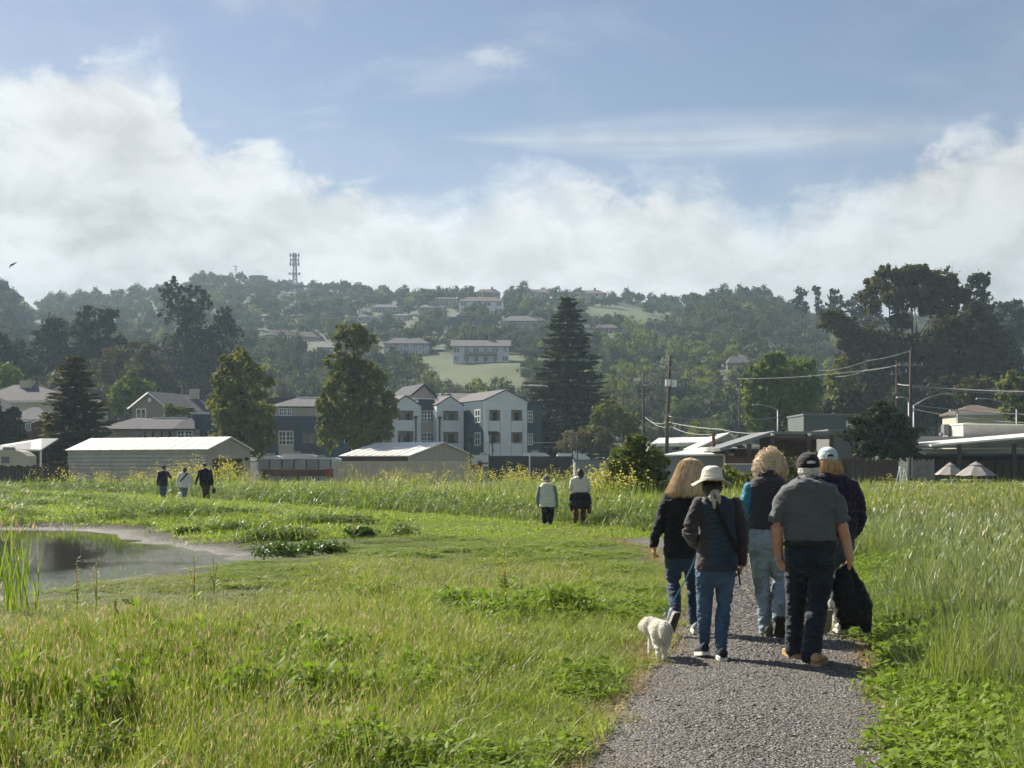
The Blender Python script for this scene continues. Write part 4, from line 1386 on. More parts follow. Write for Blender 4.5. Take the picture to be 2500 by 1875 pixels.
def yard_things():
    # grey panel fence with a rusty trailer in front of it
    f = Frame(718, 128)
    root = f.root('panel_fence', 'low fence of six grey metal panels between shed and container', 'fence')
    for i in range(6):
        a, b = 629 + 30 * i, 629 + 30 * i + 28.5
        MB().box(f.lx(a), f.lx(b), 0, .06, .2, f.lz(1123, 718)).build('panel', GREYWALL if i % 2 else METAL_G, root)
    for i in range(7):
        x = f.lx(628 + 30 * i)
        MB().box(x - .05, x + .05, -.04, .10, 0, f.lz(1121.5, 718)).build('post', DARKTRIM, root)
    MB().box(f.lx(628), f.lx(809), -.03, -.001, f.lz(1123.5, 718), f.lz(1121, 718)).build('rail', METAL_G, root)
    f = Frame(725, 116)
    root = f.root('flatbed_trailer', 'long rusty brown trailer with a red tail end', 'trailer')
    xa, xb = f.lx(640), f.lx(806)
    zt, zb = f.lz(1146, 725), f.lz(1163, 725)
    MB().box(xa, xb - .45, 0, 2.2, zb, zt).build('bed', RUST, root)
    MB().box(xb - .44, xb, -.05, 2.2, zb - .1, zt + .05).build('tail_end', REDP, root)
    for px in (660, 672, 738, 750):
        x = f.lx(px)
        w_ = MB().tube([(x, -.02, .42), (x, .3, .42)], .42, 14).build('wheel', DARKTRIM, root, True)
        MB().tube([(x, -.05, .42), (x, 0, .42)], .2, 10).build('rim', METAL_G, w_)
    MB().box(xa, xa + .1, .1, 2.0, .3, zb).box(xb - 3, xb - 2.9, .1, 2.0, .1, zb).build('support_leg', RUST, root)
    # white utility cabinet beside the shed opening
    f = Frame(617, 112)
    root = f.root('utility_cabinet', 'white upright utility cabinet beside the shed end', 'cabinet')
    MB().box(f.lx(607), f.lx(627), 0, .6, 0, f.lz(1127, 617)).build('body', WHITE, root)
    MB().box(f.lx(609), f.lx(625), -.03, -.002, .1, f.lz(1130, 617)).build('door', TRIM, root)
    MB().box(f.lx(606), f.lx(628), -.05, .65, f.lz(1127, 617), f.lz(1125.5, 617)).build('lid', METAL_G, root)

    # parked campers, only their roofs show above the fence
    def camper(name, label, pa, pb, pt, Y, pods, mat=WHITE):
        f = Frame((pa + pb) / 2, Y)
        root = f.root(name, label, 'camper', 'campers parked behind the fence')
        xa, xb = f.lx(pa), f.lx(pb)
        zt = f.lz(pt, (pa + pb) / 2)
        L = xb - xa
        mb = MB().prism([(xa, .55), (xb, .55), (xb, zt - .5), (xb - .15 * L, zt - .12), (xb - .3 * L, zt), (xa + .06 * L, zt), (xa, zt - .15)], 0, 2.3)
        mb.build('body', mat, root)
        for i, q in enumerate(pods):
            x = xa + L * q
            MB().prism([(x, zt), (x + .9, zt), (x + .75, zt + .26), (x + .1, zt + .26)], .6, 1.5).build('roof_vent', DARKTRIM if i % 2 else METAL_G, root)
        for q in (.22, .78):
            x = xa + L * q
            MB().tube([(x, -.02, .36), (x, .3, .36)], .36, 12).build('wheel', DARKTRIM, root, True)
        MB().box(xa + .35 * L, xa + .55 * L, -.03, -.002, zt - 1.1, zt - .55).build('window', GLASS, root)
        MB().box(xa + .02 * L, xb - .02 * L, -.02, -.001, 1.0, 1.12).build('stripe', METAL_G, root)

    camper('camper_van', 'white camper roof nearest the shed end', 632, 690, 1112, 150, (.25,))
    camper('camper_van', 'long white camper with two dark roof vents', 685, 778, 1108, 156, (.3, .62))
    camper('camper_van', 'low white camper roof beside the barn eave', 752, 842, 1117, 143, (.2,))
    camper('camper_van', 'small white camper roof right of the barn gable', 1150, 1200, 1111, 150, (.4,))
    camper('camper_van', 'white camper roof above the dark screen fence', 1278, 1345, 1105, 160, (.3,))
    camper('camper_van', 'white camper roof below the tan tree', 1360, 1440, 1107, 165, (.5,))
    camper('camper_van', 'cream camper trailer at the frame edge under the grey roof', -30, 66, 1099, 118, (.3,), CREAM)
    # carport roof above the camper at the edge
    f = Frame(20, 126)
    root = f.root('carport', 'grey sloping carport roof over the cream camper', 'carport')
    MB().slab([(f.lx(-60), 0, f.lz(1098, 20)), (f.lx(100), 0, f.lz(1098, 20)), (f.lx(108), 4, f.lz(1068, 60)), (f.lx(66), 4, f.lz(1068, 60)), (f.lx(-40), 4, f.lz(1085, 20))], .15).build('roof', METAL_G, root)
    MB().box(f.lx(-60), f.lx(102), -.1, -.003, f.lz(1101, 20), f.lz(1097.5, 20)).build('fascia', TRIM, root)
    for px in (-40, 68, 98):
        MB().box(f.lx(px) - .07, f.lx(px) + .07, .1, .24, 0, f.lz(1099, px)).build('post', TRIM, root)
    # rail fence left of the shed
    f = Frame(70, 108)
    root = f.root('board_fence', 'dark weathered board fence beside the long shed', 'fence')
    for i in range(26):
        a = -40 + i * 8
        MB().box(f.lx(a), f.lx(a + 7.2), 0 if i % 2 else .02, .06, 0, f.lz(1135 + (i * 37 % 5), 70)).build('board', WOOD_DK, root)
    MB().box(f.lx(-40), f.lx(168), .061, .14, .9, 1.0).build('rail', WOOD_DK, root)
    # dark screened fence right of the barn
    f = Frame(1295, 124)
    root = f.root('screen_fence', 'tall dark fabric-screened fence behind the distant pair', 'fence')
    MB().box(f.lx(1194), f.lx(1291), 0, .08, 0, f.lz(1113, 1295)).build('screen_panel', SCREEN, root)
    MB().box(f.lx(1295), f.lx(1397), 0, .08, 0, f.lz(1114, 1295)).build('screen_panel', SCREEN, root)
    for px in (1194, 1293, 1398):
        MB().tube([(f.lx(px), .02, 0), (f.lx(px), .02, f.lz(1109, px))], .07, 8).build('post', TRIM if px == 1293 else DARKTRIM, root)
    f = Frame(1170, 128)
    root = f.root('stacked_cabins', 'grey-blue storage cabin with junk piled on top', 'cabin')
    MB().box(f.lx(1151), f.lx(1193), 0, 2, 0, f.lz(1142, 1170)).build('body', surf('blue_grey_paint', (.16, .19, .22), .6, .2), root)
    for i, px in enumerate((1153, 1164, 1175)):
        MB().box(f.lx(px), f.lx(px + 9), -.04, -.002, .3, f.lz(1148, 1170)).build('door', METAL_G, root)
    MB().box(f.lx(1150), f.lx(1194), -.1, 2.1, f.lz(1142, 1170), f.lz(1139, 1170)).box(f.lx(1152), f.lx(1178), 0, 1, f.lz(1139, 1170), f.lz(1133, 1170)).box(f.lx(1165), f.lx(1192), .2, 1.2, f.lz(1133, 1170), f.lz(1129, 1170)).build('roof_load', RUST, root)
    # thin pole in front of the container's end
    f = Frame(1149, 118)
    root = f.root('fence_pole', 'thin dark pole standing at the container end', 'pole')
    MB().tube([(0, 0, 0), (0, 0, f.lz(1068, 1149))], .07, 8).build('shaft', DARKTRIM, root)
    MB().box(-.16, .16, -.12, .12, f.lz(1078, 1149), f.lz(1070, 1149)).build('box', DARKTRIM, root)
    f = Frame(1198, 121)
    root = f.root('floodlight_mast', 'dark mast with a square lamp head rising from the screen fence', 'mast')
    MB().tube([(0, 0, 0), (f.lx(1204), 0, f.lz(1060, 1200))], .05, 6).tube([(f.lx(1194), .1, f.lz(1060, 1194)), (f.lx(1206), .1, f.lz(1105, 1206))], .03, 6).build('shaft', DARKTRIM, root)
    MB().box(f.lx(1192), f.lx(1216), 0, .2, f.lz(1062, 1200), f.lz(1053, 1200)).build('lamp_head', DARKTRIM, root)

    # three white garden chairs
    def chair(px, label, turn):
        Y = 108
        root = empty('garden_chair', (PX(px, Y), Y, PZ(1203, Y)), turn)
        tag(root, label, 'chair', 'white plastic garden chairs by the yard')
        MB().prism([(-.26, .38), (.26, .38), (.26, .43), (-.26, .43)], -.25, .25).build('seat', PLASTIC_W, root)
        MB().add([(-.27, .24, .43), (.27, .24, .43), (.24, .36, .84), (-.24, .36, .84), (-.27, .28, .43), (.27, .28, .43), (.24, .40, .84), (-.24, .40, .84)],
                 [(0, 1, 2, 3), (7, 6, 5, 4), (0, 3, 7, 4), (1, 5, 6, 2), (2, 6, 7, 3)]).build('backrest', PLASTIC_W, root)
        for sx in (-1, 1):
            MB().tube([(sx * .29, -.24, .38), (sx * .3, -.22, .62), (sx * .3, .26, .66)], .03, 6).build('armrest', PLASTIC_W, root)
            for sy in (-1, 1):
                MB().tube([(sx * .25, sy * .23, .4), (sx * .29, sy * .29, 0)], .03, 6).build('leg', PLASTIC_W, root)
    chair(1170, 'white garden chair nearest the container', .6)
    chair(1198, 'white garden chair between the other two', 0.1)
    chair(1228, 'white garden chair nearest the distant walkers', -.7)


yard_things()


# ---------------------------------------------------------------- right-hand yard and restaurant
def right_side():
    f = Frame(1448, 118)
    root = f.root('grey_wall_shed', 'low pale grey wall with a dark coping behind the white-topped walker', 'shed')
    MB().box(f.lx(1403), f.lx(1500), 0, 3, 0, f.lz(1126, 1448)).build('wall', GREYWALL, root)
    MB().box(f.lx(1401), f.lx(1502), -.1, 3.1, f.lz(1126, 1448), f.lz(1122, 1448)).build('coping', METAL_G, root)
    MB().box(f.lx(1403), f.lx(1406), -.06, -.002, 0, f.lz(1128, 1448)).build('corner_trim', TRIM, root)

    f = Frame(1690, 100)
    root = f.root('grey_shed', 'grey plaster shed with a bright white lean-to roof', 'shed')
    MB().box(f.lx(1600), f.lx(1769), 0, 4, 0, f.lz(1112, 1690)).build('wall', GREYWALL, root)
    MB().box(f.lx(1766), f.lx(1769.5), -.05, -.002, 0, f.lz(1113, 1690)).build('corner_trim', METAL_W, root)
    MB().slab([(f.lx(1616), -.3, f.lz(1110, 1690)), (f.lx(1790), -.3, f.lz(1108, 1690)), (f.lx(1800, 5), 5, f.lz(1092, 1760, 5)), (f.lx(1712, 5), 5, f.lz(1092, 1740, 5))], .12).build('roof', METAL_W, root)
    MB().box(f.lx(1725), f.lx(1760), 1.0, 1.6, f.lz(1106, 1740), f.lz(1101, 1740)).build('roof_box', WOOD_OLD, root)
    f = Frame(1742, 103)
    root = f.root('stub_pole', 'short brown post rising through the lean-to roof', 'pole')
    MB().tube([(0, 0, 0), (0, 0, f.lz(1058, 1742))], .13, 8).build('shaft', RUST, root)
    MB().box(-.25, .25, -.08, .08, f.lz(1064, 1742), f.lz(1061, 1742)).build('crossarm', POLE, root)

    f = Frame(1668, 135)
    root = f.root('flat_white_building', 'low building with a long bright white roof behind the tall pole', 'building')
    MB().box(f.lx(1585), f.lx(1760), 0, 6, 0, f.lz(1082, 1668)).build('wall', GREYWALL, root)
    MB().slab([(f.lx(1588), -.4, f.lz(1083, 1668)), (f.lx(1760), -.4, f.lz(1078, 1668)), (f.lx(1765, 6), 6, f.lz(1066, 1700, 6)), (f.lx(1608, 6), 6, f.lz(1069, 1650, 6))], .25).build('roof', METAL_W, root)
    for px in (1610, 1640, 1672, 1700):
        MB().box(f.lx(px), f.lx(px + 18), -.06, -.002, f.lz(1098, px), f.lz(1088, px)).build('window', GLASS, root)
    MB().box(f.lx(1590), f.lx(1745), -.5, -.01, f.lz(1090, 1668), f.lz(1087.5, 1668)).build('awning', TRIM, root)

    f = Frame(1780, 118)
    root = f.root('cream_gable_building', 'cream gabled building with a window unit behind the lean-to', 'building')
    xa, xb, xm = f.lx(1706), f.lx(1822), f.lx(1780)
    ze, zr = f.lz(1094, 1780), f.lz(1060, 1780)
    MB().box(xa, xb, 0, 8, 0, ze).prism([(xa, ze), (xb, ze + .3), (xm, zr)], 0, .2).build('wall', CREAM, root)
    gable_roof(MB(), xa, xb, xm, ze, zr, -.4, 8.4, .15, .3).build('roof', METAL_W, root)
    MB().box(f.lx(1752), f.lx(1772), -.25, -.01, f.lz(1090, 1760), f.lz(1078, 1760)).build('window_unit', METAL_G, root)

    # dark open shed
    f = Frame(1890, 96)
    root = f.root('open_timber_shed', 'dark brown open timber shed with a sloping roof edge', 'shed')
    xa, xk, xb = f.lx(1757), f.lx(1887), f.lx(2036)
    za, zk = f.lz(1094, 1757), f.lz(1053, 1887)
    MB().slab([(xa, 0, za), (xk, 0, zk), (xk, 9, zk), (xa, 9, za)], .22).build('sloping_roof', METAL_G, root)
    MB().slab([(xk + .01, 0, zk), (xb, 0, zk), (xb, 9, zk), (xk + .01, 9, zk)], .2).build('flat_roof', METAL_G, root)
    MB().box(xa + .3, xb - .1, 5.0, 5.2, 0, za).box(xk, xb - .1, 5.0, 5.2, za, zk - .3).build('back_wall', BROWN, root)
    MB().box(xk, xb, .02, .25, f.lz(1072, 1887), f.lz(1066, 1887)).build('beam', BROWN, root)
    for px in (1775, 1830, 1887, 1975, 2032):
        x = f.lx(px)
        MB().box(x - .14, x + .14, .05, .3, 0, (za if px < 1800 else zk - .25) if px != 1830 else (za + zk) / 2 - .25).build('post', BROWN, root)
    MB().box(f.lx(1772), f.lx(1850), .35, .5, .4, f.lz(1118, 1800)).build('red_panel', RUST, root)
    for i in range(8):
        a = 1990 + i * 5.4
        MB().box(f.lx(a), f.lx(a + 4.9), .6, .66, 0, f.lz(1108, 2000)).build('plank', WOOD_DK, root)
    for px in (1885, 1975):
        MB().box(f.lx(px) - .1, f.lx(px) + .1, -.25, -.02, f.lz(1064, px), f.lz(1058, px)).build('floodlight', TRIM, root)
    f = Frame(1880, 92)
    root = f.root('low_grey_wall', 'low grey block wall with a pale coping behind the curly hair', 'wall')
    MB().box(f.lx(1772), f.lx(2050), 0, .2, 0, f.lz(1134, 1880)).build('wall', GREYWALL, root)
    MB().box(f.lx(1771), f.lx(2051), -.05, .25, f.lz(1134, 1880), f.lz(1131.5, 1880)).build('coping', METAL_W, root)

    f = Frame(2030, 140)
    root = f.root('grey_green_building', 'grey-green flat-roofed building behind the dark open shed', 'building')
    MB().box(f.lx(1962), f.lx(2100), 0, 8, 0, f.lz(1014, 2030)).build('wall', surf('grey_green_paint', (.10, .12, .115), .8, .1), root)
    MB().box(f.lx(1960), f.lx(2102), -.2, 8.2, f.lz(1014, 2030), f.lz(1010, 2030)).build('fascia', METAL_G, root)
    MB().box(f.lx(2066), f.lx(2080), -.1, -.004, f.lz(1045, 2070), f.lz(1026, 2070)).build('sign_board', TRIM, root)
    f = Frame(2060, 112)
    root = f.root('grey_side_building', 'plain grey flat-roofed annex beside the dark pine', 'building')
    MB().box(f.lx(2033), f.lx(2110), 0, 6, 0, f.lz(1052, 2060)).build('wall', surf('dull_grey', (.15, .15, .145), .8, .1), root)
    MB().box(f.lx(2020), f.lx(2112), -.3, 6.2, f.lz(1052, 2060), f.lz(1048, 2060)).build('roof', METAL_G, root)

    # plank fences
    f = Frame(2120, 92)
    root = f.root('plank_fence', 'dark brown plank fence behind the white baseball cap', 'fence')
    for i in range(26):
        a = 2054 + i * 5.4
        MB().box(f.lx(a), f.lx(a + 5.0), 0 if i % 2 else .02, .06, 0, f.lz(1121 + (i * 13 % 4), 2120)).build('plank', WOOD_DK, root)
    MB().box(f.lx(2052), f.lx(2128), -.05, -.002, f.lz(1122, 2090), f.lz(1117, 2090)).build('top_rail', RUST, root)
    f = Frame(2254, 91)
    root = f.root('weathered_fence', 'silvery weathered board fence beside the parasols', 'fence')
    for i in range(11):
        a = 2227 + i * 5.0
        MB().box(f.lx(a), f.lx(a + 4.7), 0 if i % 2 else .02, .06, 0, f.lz(1121 + (i * 17 % 5), 2254)).build('board', WOOD_OLD, root)
    MB().box(f.lx(2226), f.lx(2283), .061, .14, 1.0, 1.1).build('rail', WOOD_OLD, root)

    # restaurant
    f = Frame(2400, 100)
    root = f.root('restaurant', 'restaurant with broad white roof edges and a dark open front', 'building')
    xa, xb = f.lx(2258), f.lx(2720)
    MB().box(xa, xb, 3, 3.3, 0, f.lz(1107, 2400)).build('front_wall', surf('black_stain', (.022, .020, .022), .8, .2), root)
    MB().slab([(xa, -1.5, f.lz(1086, 2259)), (xb, -1.5, f.lz(1047, 2720)), (xb, 4, f.lz(1047, 2720) + .2), (xa, 4, f.lz(1086, 2259) + .2)], .14).build('upper_roof', METAL_W, root)
    MB().slab([(xa, -.2, f.lz(1108, 2259)), (xb, -.2, f.lz(1107, 2500)), (xb, 3, f.lz(1093, 2500)), (xa, 3, f.lz(1095, 2300))], .1).build('awning_roof', METAL_W, root)
    MB().box(xa, xb, -.25, -.203, f.lz(1113, 2400), f.lz(1107.5, 2400)).build('fascia', DARKTRIM, root)
    for px in (2338, 2471, 2600):
        x = f.lx(px)
        MB().box(x - .12, x + .12, -.5, -.27, 0, f.lz(1080, px) - .1).build('post', DARKTRIM, root)
    MB().box(f.lx(2270), xb, 4.5, 9, f.lz(1090, 2400), f.lz(1062, 2400)).build('parapet', surf('pale_parapet', (.27, .28, .29), .7, .1), root)
    MB().prism([(f.lx(2407), f.lz(1062, 2407)), (f.lx(2700), f.lz(1062, 2407)), (f.lx(2700), f.lz(1034, 2500)), (f.lx(2407), f.lz(1029, 2407))], 5, 9).build('roof_box', surf('old_white', (.50, .48, .43), .8, .1, 1.5, stain=.3), root)
    MB().slab([(f.lx(2405), 4.9, f.lz(1028, 2407)), (f.lx(2700), 4.9, f.lz(1033, 2500)), (f.lx(2700), 9, f.lz(1033, 2500)), (f.lx(2405), 9, f.lz(1028, 2407))], .1).build('roof_box_lid', METAL_W, root)
    for i in range(11):
        a = 2290 + i * 20
        MB().box(f.lx(a, 3), f.lx(a + 17, 3), 2.93, 2.99, .2, f.lz(1122, a, 3)).build('shutter', BROWN, root)
    # kitchen plant on the roof
    f = Frame(2330, 108)
    root = f.root('roof_equipment', 'red and grey kitchen equipment on the flat restaurant roof', 'machinery')
    z0 = f.lz(1063, 2330)
    for (a, b, t, mt, nm) in ((2305, 2318, 1036, METAL_G, 'duct'), (2322, 2345, 1043, WHITE, 'fan_housing'), (2352, 2358, 1036, REDP, 'pipe'), (2360, 2375, 1032, METAL_W, 'cooling_unit'), (2376, 2390, 1034, DARKTRIM, 'chimney'), (2300, 2400, 1056, METAL_G, 'walkway')):
        MB().box(f.lx(a), f.lx(b), 0 if nm != 'walkway' else .3, .8, z0, f.lz(t, 2330)).build(nm, mt, root)
    # small house behind
    hip_house('tan_house', 'tan hip-roofed house behind the roof equipment', 2330, 2480, 986, 1008, 1040, 170, CREAM, SHINGLE_B, (.4, .5))
    hip_house('grey_porch_house', 'shadowed grey house with a columned porch high beside the huge eucalyptus', 2425, 2500, 878, 898, 915, 300, TAUPE, SHINGLE, (.4, .6), windows=[(2440, 2447, 903, 912), (2458, 2465, 903, 912)])


right_side()


def parasol(px, py_top, py_brim, w_px, Y, label, tilt):
    bz = ground_z(PX(px, Y), Y)
    root = empty('parasol', (PX(px, Y), Y, bz), tilt)
    tag(root, label, 'parasol', 'parasols over the outdoor tables')
    zt, zb = PZ(py_top, Y) - bz, PZ(py_brim, Y) - bz
    R = w_px / 2 * Y / FPX
    MB().tube([(0, 0, 0), (0, 0, zt)], .03, 8).build('pole', GALV, root)
    MB().tube([(0, 0, 0), (0, 0, .12)], .3, 16).build('base', DARKTRIM, root)
    vs, fs = [(0, 0, zt)], []
    n = 8
    for ring, (rr, zz) in enumerate(((.28, .80), (.65, .42), (1.0, 0.0))):
        for i in range(n * 2):
            a = math.pi * i / n
            sag = 1 if i % 2 == 0 else .955
            vs.append((math.cos(a) * R * rr * sag, math.sin(a) * R * rr * sag, zb + (zt - zb) * zz - (0.05 * rr if i % 2 else 0)))
    m = n * 2
    for i in range(m):
        j = (i + 1) % m
        fs.append((0, 1 + i, 1 + j))
        for k in range(2):
            fs.append((1 + k * m + i, 1 + (k + 1) * m + i, 1 + (k + 1) * m + j, 1 + k * m + j))
    can = mesh_obj('canopy', vs, fs, RED_CANOPY, root)
    sol = can.modifiers.new('thick', 'SOLIDIFY')
    sol.thickness = .015
    for i in range(n):
        a = 2 * math.pi * i / n
        MB().tube([(0, 0, zt - .1), (math.cos(a) * R * .97, math.sin(a) * R * .97, zb - .03)], .012, 4).build('rib', DARKTRIM, root)
    MB().tube([(0, 0, zt), (0, 0, zt + .1)], [.04, .015], 8).build('finial', GALV, root)
    vs = []
    va = MB()
    for i in range(m):
        a, b = math.pi * i / n, math.pi * (i + 1) / n
        va.add([(math.cos(a) * R * .33, math.sin(a) * R * .33, zb + (zt - zb) * .80), (math.cos(b) * R * .33, math.sin(b) * R * .33, zb + (zt - zb) * .80), (0, 0, zt + .07)], [(0, 1, 2)])
    va.build('vent_cap', RED_CANOPY, can)


parasol(2383, 1129, 1160, 98, 88, 'grey parasol in full view over the outdoor tables', .2)
parasol(2320, 1131, 1158, 74, 92, 'grey parasol half hidden behind the other parasol', .5)


def picnic_table(px, Y, label, mat):
    root = empty('picnic_table', (PX(px, Y), Y, ground_z(PX(px, Y), Y)), .1)
    tag(root, label, 'table')
    for i in range(5):
        MB().box(-.9, .9, -.4 + i * .16, -.26 + i * .16, .72, .76).build('plank', mat, root)
    for s in (-1, 1):
        MB().box(-.9, .9, s * .75 - .13, s * .75 + .13, .43, .47).build('bench', mat, root)
        MB().tube([(s * .65, -.75, 0), (s * .65, -.2, .72)], .045, 4).tube([(s * .65, .75, 0), (s * .65, .2, .72)], .045, 4).tube([(s * .65, -.8, .42), (s * .65, .8, .42)], .04, 4).build('leg', mat, root)


picnic_table(2336, 87, 'teal picnic table under the half-hidden parasol', surf('teal_paint', (.10, .30, .27), .6, .15))
picnic_table(2388, 85.5, 'pale wooden picnic table under the open parasol', surf('pale_wood', (.42, .38, .24), .7, .15))


def step_ladder():
    Y = 88
    root = empty('step_ladder', (PX(2202, Y), Y, ground_z(PX(2202, Y), Y)), .3)
    tag(root, 'white folding step ladder leaning open by the dark fence', 'ladder')
    z = PZ(1141, Y) - root.location.z
    for sy, nm in ((-1, 'front_rail'), (1, 'back_rail')):
        for sx in (-1, 1):
            MB().tube([(sx * .27, sy * .45, 0), (sx * .16, 0.03 * sy, z)], .028, 5).build(nm, PLASTIC_W, root)
    for i in range(5):
        t = (i + 1) / 6
        w_ = .27 - .11 * t
        MB().box(-w_, w_, -.45 * (1 - t) - .05, -.45 * (1 - t) + .05, z * t - .015, z * t + .015).build('rung', PLASTIC_W, root)
    MB().box(-.18, .18, -.1, .1, z, z + .04).build('top_cap', PLASTIC_W, root)


step_ladder()


# ---------------------------------------------------------------- poles, lamps and wires
def utility_pole(label, px_b, px_t, py_t, Y, arms=(), cans=(), r=.16, insul=True):
    bx = PX(px_b, Y)
    bz = ground_z(bx, Y)
    root = empty('utility_pole', (bx, Y, bz))
    tag(root, label, 'pole', 'timber utility poles')
    tx, tz = PX(px_t, Y) - bx, PZ(py_t, Y) - bz
    MB().tube([(0, 0, -.3), (tx * .5, 0, tz * .5), (tx, 0, tz)], [r, r * .85, r * .65], 10).build('shaft', POLE, root, True)
    for (pa, pb, py) in arms:
        z = PZ(py, Y) - bz
        a = MB().box(PX(pa, Y) - bx, PX(pb, Y) - bx, -.22, -.10, z - .07, z + .07).build('crossarm', WOOD_OLD, root)
        n = max(2, int((pb - pa) / 14))
        for i in range(n):
            x = PX(pa, Y) - bx + (PX(pb, Y) - PX(pa, Y)) * (i + .15) / (n - .7)
            MB().tube([(x, -.16, z + .071), (x, -.16, z + .26)], [.05, .06], 6).build('insulator', GALV, a)
    for (pc, pa, pb) in cans:
        x = PX(pc, Y) - bx
        MB().tube([(x, -.25, PZ(pb, Y) - bz), (x, -.25, PZ(pa, Y) - bz)], .26, 12).build('transformer', WHITE, root, False)
        MB().box(min(x, tx * .7), max(x, tx * .7), -.06, .06, PZ((pa + pb) / 2, Y) - bz - .05, PZ((pa + pb) / 2, Y) - bz + .05).build('bracket', GALV, root)
    return root


utility_pole('tall timber pole carrying two white transformers', 1624, 1636, 869, 128, [(1612, 1664, 902), (1616, 1640, 1012)], [(1630, 927, 943), (1645, 928, 945)], .2)
utility_pole('slimmer timber pole with two crossarms left of the transformers', 1573, 1571, 914, 165, [(1550, 1592, 941), (1545, 1592, 961)], (), .17)
utility_pole('thin far pole with crossarms beside the tall conifer', 1520, 1522, 950, 190, [(1506, 1542, 964), (1503, 1545, 977)], (), .14)
utility_pole('plain thin pole beside the maple', 1805, 1806, 950, 170, (), (), .14)
utility_pole('tall timber pole with one long crossarm before the huge eucalyptus', 2222, 2224, 853, 120, [(2193, 2252, 892)], (), .17)
utility_pole('shorter pole with angled arms next to the long crossarm pole', 2190, 2189, 880, 126, [(2173, 2200, 914), (2192, 2214, 909)], (), .12)
utility_pole('thin bare pole above the dark screen fence', 1397, 1397, 1050, 128, (), (), .07)
utility_pole('second thin bare pole near the tan tree', 1409, 1410, 1052, 129, (), (), .07)


def street_lamp(label, px, py_top, px_head, py_head, Y, from_z=None):
    bx = PX(px, Y)
    bz = ground_z(bx, Y)
    root = empty('street_lamp', (bx, Y, bz))
    tag(root, label, 'street lamp', 'street lamps')
    zt, hx, hz_ = PZ(py_top, Y) - bz, PX(px_head, Y) - bx, PZ(py_head, Y) - bz
    MB().tube([(0, 0, 0 if from_z is None else from_z), (0, 0, zt)], [.09, .07], 8).build('post', GALV, root, True)
    MB().tube([(0, 0, zt), (hx * .4, 0, zt + (hz_ - zt) * .62), (hx * .8, 0, zt + (hz_ - zt) * .96), (hx, 0, hz_)], .045, 6).build('arm', GALV, root, True)
    d = 1 if hx > 0 else -1
    MB().prism([(hx - .1, hz_ - .07), (hx + .62, hz_ - .07), (hx + .55, hz_ + .06), (hx + .05, hz_ + .09)] if d > 0 else
               [(hx - .62, hz_ - .07), (hx + .1, hz_ - .07), (hx - .05, hz_ + .09), (hx - .55, hz_ + .06)], -.14, .14).build('lamp_head', GALV, root)


street_lamp('curved street lamp in front of the maple', 1899, 1000, 1850, 988, 150)
street_lamp('street lamp with a long rising arm beside the long crossarm pole', 2231, 990, 2310, 961, 118)
street_lamp('short curved lamp on the other side of the long crossarm pole', 2219, 982, 2206, 970, 119)
street_lamp('curved street lamp above the white roof box', 2482, 998, 2398, 973, 140)
street_lamp('thin short lamp standard on the restaurant roof line', 2338, 1003, 2334, 1002, 125)


def wire(label, pts, r=.022, group='overhead wires'):
    """sagging wire through photo points (px, py, Y)"""
    ps = [P(*p) for p in pts]
    fine = []
    for a, b in zip(ps[:-1], ps[1:]):
        L = (b - a).length
        for i in range(8):
            t = i / 8
            q = a.lerp(b, t)
            q.z -= 4 * t * (1 - t) * L * .012
            fine.append(q)
    fine.append(ps[-1])
    o = MB().tube(fine, r, 4).build('overhead_wire', WIRE)
    tag(o, label, 'wire', group)


wire('thick pale cable running right from the long crossarm pole', [(2192, 938, 124), (2224, 941, 120), (2560, 957, 112)], .06)
wire('thin cable just below the thick pale one', [(2224, 944, 120), (2560, 964, 112)], .025)
wire('cable rising from the lamp arm towards the frame edge', [(2224, 988, 120), (2560, 1014, 112)], .04)
wire('low cable sloping over the roof equipment', [(2235, 1000, 120), (2400, 1025, 116), (2520, 1032, 112)], .03)
wire('cable from the transformer pole to the maple lamp', [(1628, 1014, 128), (1640, 1018, 127), (1900, 1019, 150)], .04)
wire('cable sloping from the slimmer pole down to the dark shed', [(1575, 1018, 165), (1630, 1030, 128), (1760, 1048, 118), (1890, 1053, 98)], .035)
wire('lowest cable sloping from the slimmer pole to the lean-to', [(1590, 1030, 150), (1640, 1042, 128), (1742, 1060, 104)], .03)
wire('high thin wire reaching left from the long crossarm', [(2194, 890, 120), (2110, 905, 128), (2040, 920, 140)], .022)
wire('thin wire from the top of the long crossarm pole', [(2224, 856, 120), (2120, 880, 130), (2000, 905, 150)], .02)
wire('thin wire crossing in front of the maple', [(1640, 935, 128), (1800, 925, 150), (2190, 893, 126)], .02)
wire('thin wire from the transformer pole top to the slimmer pole', [(1612, 902, 128), (1571, 940, 165)], .02)
wire('low wire running past the pale apartment bays', [(1149, 1072, 118), (1200, 1080, 130), (1397, 1078, 128)], .02)


